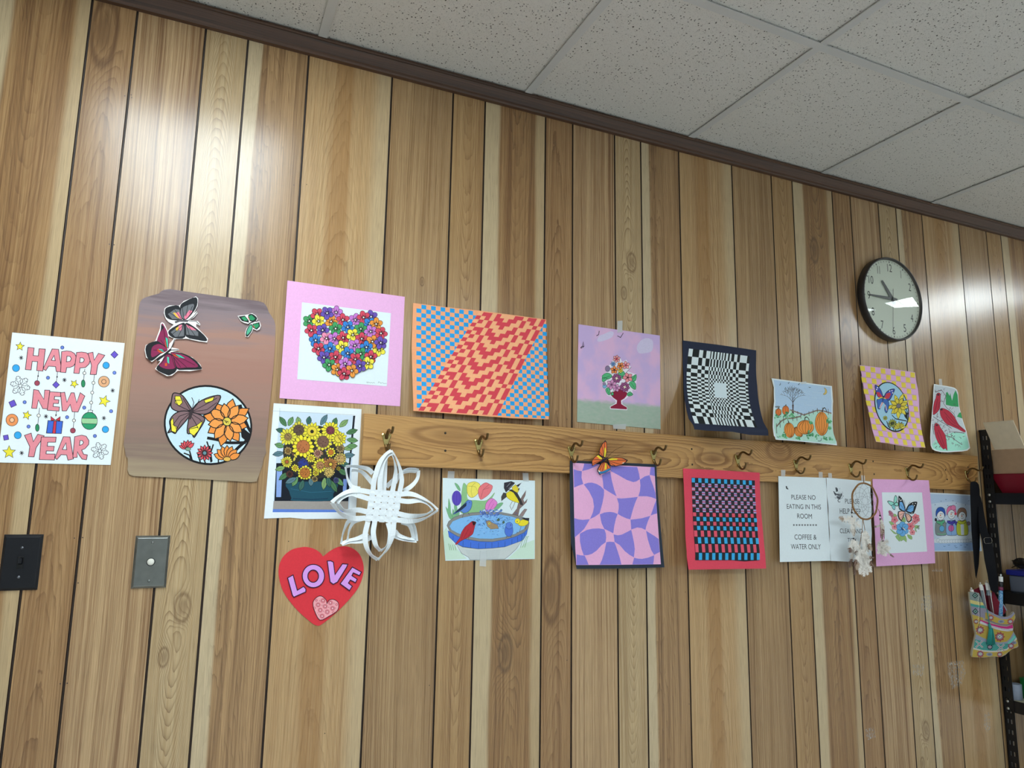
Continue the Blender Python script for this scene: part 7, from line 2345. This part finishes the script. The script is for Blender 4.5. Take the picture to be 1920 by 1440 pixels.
bodym.line([(255, 470), (262, 640), (262, 850), (225, 1010)], 6, '#3f3a44', 8)
bodym.build('pouch', base=B0)
# lining and back edge of the mouth
ln_ = Draw(bag)
ln_.poly([(240, 470), (280, 430), (450, 350), (520, 350), (540, 420), (620, 580), (700, 650), (740, 730), (700, 790), (640, 815), (560, 812), (480, 780), (340, 700)], '#6d1226', 0, thick=.001)
ln_.poly([(620, 575), (660, 600), (710, 650), (748, 720), (742, 740), (700, 660), (640, 610)], '#8f95a0', 1)
ln_.poly([(440, 350), (520, 350), (530, 470), (450, 480)], YEL, 1); ln_.poly([(450, 480), (530, 470), (530, 530), (445, 510)], '#8f95a0', 1)
ln_.poly(star_pts(490, 410, 34, 0, 8, .6), '#5a4a5a', 2)
ln_.build('lining', base=-.020)
# strap and buckle
NAVY = '#090b12'
def strap(pts, d0, d1, y0, y1, ext=0):
    sd = Draw(bag)
    sd.poly(pts, NAVY, 0, thick=.0014)
    return sd
H9 = HOOK_AT[8]
_keep = bag.depth
bag.depth = lambda x, z: .054 + max(0.0, min(1.0, (1.36 - z) / .36)) * (-.008)
st_ = Draw(bag)
st_.poly([(150, -1100), (190, -1118), (240, -1105), (268, -1070), (280, -1000), (283, -800), (285, -420), (282, -200), (268, 60), (240, 220), (232, 260), (222, 220), (205, 60), (190, -120), (168, -400), (152, -800), (148, -1000)], NAVY, 0, thick=.0014)
st_.build('strap', base=0.0)
bag.depth = lambda x, z: .046 + max(0.0, min(1.0, (1.34 - z) / .36)) * .045
st_ = Draw(bag)
st_.poly([(262, -960), (300, -880), (340, -680), (370, -520), (400, -400), (452, -280), (490, -60), (520, 160), (545, 350), (520, 480), (440, 430), (415, 330), (395, 200), (352, 0), (315, -280), (280, -420), (262, -600)], NAVY, 0, thick=.0014)
st2 = st_.build('strap', base=0.0)
BKL = plain('nickel_buckle', '#b8b4a8', rough=.25, metal=1.0)
bm = bmesh.new()
bc = [(325, -300), (345, -318), (420, -320), (438, -300), (444, -260), (428, -240), (352, -232), (336, -250)]
bm_tube(bm, [Vector((bag.hit(q)[0], -(bag.depth(*bag.hit(q)) + .003), bag.hit(q)[1])) - bag.o for q in bc], .0011, 8, closed=True)
from_bm('buckle', bm, BKL, bag.root, 'silver strap buckle')
bag.depth = _keep
# tassel
bm = bmesh.new()
def gp(x, y, e=.014):
    q = bag.hit((x, y))
    return Vector((q[0], -(bag_d(*q) + e), q[1])) - bag.o
bm_tube(bm, [gp(330, 690), gp(345, 790), gp(362, 900)], .0016, 8)
bm_tube(bm, [gp(362, 895), gp(366, 925), gp(370, 960)], [.0034, .0048, .0042], 12)
rt = random.Random(2)
for i in range(34):
    a = rt.uniform(-1, 1)
    e = rt.uniform(.010, .020)
    bm_tube(bm, [gp(372 + a * 14, 955, e), gp(374 + a * 34, 1060, e), gp(372 + a * 52, 1180 + rt.uniform(-10, 22), e)], .0011, 5)
from_bm('tassel', bm, plain('teal_thread', '#1f8f86', rough=.7), bag.root, 'teal tassel')

# pens and markers standing in the pouch
def pen(name, label, top, bot, y0, y1, r, segs, group=None, cat='marker', clip=None):
    y1 = bag_d(*bag.hit(bot)) - .0015 - r * 1.1      # just behind the front of the pouch
    A_ = pt(GV[0] + top[0] / GV[2], GV[1] + top[1] / GV[2], -y1)
    B_ = pt(GV[0] + bot[0] / GV[2], GV[1] + bot[1] / GV[2], -y1)
    t = thing(name, label, cat, B_, group)
    for nm, a, b, rr, mat in segs:
        bm = bmesh.new()
        P0, P1 = B_.lerp(A_, a) - B_, B_.lerp(A_, b) - B_
        bm_tube(bm, [P0, P0.lerp(P1, .04), P0.lerp(P1, .96), P1], [rr * r * .9, rr * r, rr * r, rr * r * .88], 18)
        from_bm(nm, bm, mat, t)
    # loop on the very top of the cap
    d = (A_ - B_).normalized()
    bm = bmesh.new()
    bm_tube(bm, [A_ - B_ + d * (.0020 + r * .42) + (Vector((1, 0, 0)) * cos(q) + d * sin(q)) * r * .42 for q in [2 * pi * i / 14 for i in range(14)]], r * .17, 7, closed=True)
    from_bm('cap_loop', bm, segs[-1][4], t)
    if clip:
        bm = bmesh.new()
        off = Vector((.2, -1, 0)).normalized() * r * 1.25
        bm_tube(bm, [B_.lerp(A_, .97) - B_ + off * .6, B_.lerp(A_, .93) - B_ + off, B_.lerp(A_, clip) - B_ + off], r * .22, 7)
        from_bm('clip', bm, segs[-1][4], t)
    return t
WC = plain('white_plastic', '#e9e9e6', rough=.3)
CLR = plain('clear_grey_plastic', '#77828a', rough=.15, spec=.7)
MAR = plain('maroon_barrel', '#4a1a22', rough=.35)
def dotted_blue():
    m = bpy.data.materials.new('blue_dotted_wrap')
    m.use_nodes = True
    nt = m.node_tree
    X.nt = nt
    tc = nt.nodes.new('ShaderNodeTexCoord')
    v = nt.nodes.new('ShaderNodeTexVoronoi')
    v.inputs['Scale'].default_value = 420
    nt.links.new(tc.outputs['Object'], v.inputs['Vector'])
    c = x_mix(x_step(X(v.outputs['Distance']), .30, .42), '#d4ecf4', '#2a7fb8')
    nt.links.new(c.v, nt.nodes['Principled BSDF'].inputs['Base Color'])
    nt.nodes['Principled BSDF'].inputs['Roughness'].default_value = .4
    return m
pen('marker', 'white-capped marker at the left corner of the tapestry pouch', (165, 420), (230, 800), .036, .036, .0062, [('barrel', 0, .86, .9, CLR), ('cap', .86, 1, 1.0, WC)])
pen('marker', 'clear pen with white cap, second from the left in the pouch', (292, 345), (360, 760), .052, .052, .0056, [('barrel', 0, .80, .95, CLR), ('cap', .80, 1, 1.05, WC)], clip=.15)
pen('marker', 'maroon pen with white clip cap in the middle of the pouch', (378, 320), (452, 800), .062, .062, .0060, [('barrel', 0, .62, .9, MAR), ('grip', .62, .78, .95, CLR), ('cap', .78, 1, 1.0, WC)], clip=.05)
pen('marker', 'thick blue dotted marker with white and black cap at the right of the pouch', (580, 235), (575, 860), .082, .080, .0074, [('barrel', 0, .68, 1.0, dotted_blue()), ('collar', .68, .76, 1.06, plain('plum_band', '#7a2a50', rough=.4)), ('sleeve', .76, .88, 1.08, plain('black_cap', '#15161a', rough=.3)), ('cap', .88, 1, 1.0, WC)])

# ================================================================== leftovers of old tape on the panelling
RES = None
def residue_mat():
    m = bpy.data.materials.new('tape_residue')
    m.use_nodes = True
    nt = m.node_tree
    X.nt = nt
    b = nt.nodes['Principled BSDF']
    b.inputs['Base Color'].default_value = (.78, .74, .66, 1)
    b.inputs['Roughness'].default_value = .6
    tc = nt.nodes.new('ShaderNodeTexCoord')
    sp_ = nt.nodes.new('ShaderNodeSeparateXYZ')
    nt.links.new(tc.outputs['Object'], sp_.inputs[0])
    n = x_noise(X(sp_.outputs[0]) * 160, X(sp_.outputs[2]) * 90, 2.0, 4.0, .7)
    k = x_step(n, .42, .66) * .5
    tr = nt.nodes.new('ShaderNodeBsdfTransparent')
    mx = nt.nodes.new('ShaderNodeMixShader')
    nt.links.new(k.v, mx.inputs[0])
    nt.links.new(tr.outputs[0], mx.inputs[1])
    nt.links.new(b.outputs[0], mx.inputs[2])
    nt.links.new(mx.outputs[0], nt.nodes['Material Output'].inputs['Surface'])
    return m
RES = residue_mat()
def residue(pts, label):
    a = Art((0, 0, 1.0), 'tape_residue', label, 'tape mark', (sum(p[0] for p in pts) / len(pts), sum(p[1] for p in pts) / len(pts)), depth=0.0003)
    d = Draw(a)
    d.poly(pts, RES, 0)
    o = d.build('residue_film', thick=0.0)
residue([(1846, 1338), (1856, 1335), (1858, 1362), (1852, 1374), (1844, 1364)], 'white scrap of old tape on the panelling low beside the shelving post')
residue([(1776, 1242), (1806, 1238), (1811, 1262), (1803, 1285), (1785, 1292), (1778, 1270)], 'scuffed pale tape marks on the panelling left of the hanging bag')
residue([(1710, 1246), (1734, 1244), (1730, 1268), (1712, 1266)], 'faint pale tape mark below the pink butterfly picture')
residue([(1622, 1368), (1638, 1362), (1642, 1382), (1626, 1388)], 'small pale smudge on the panelling at the lower right')
residue([(1726, 1118), (1746, 1116), (1748, 1142), (1728, 1146)], 'faint pale patch on the panelling below the snowmen')
residue([(1747, 1066), (1767, 1067), (1767, 1072), (1747, 1071)], 'thin strip of old tape just below the snowmen drawing')
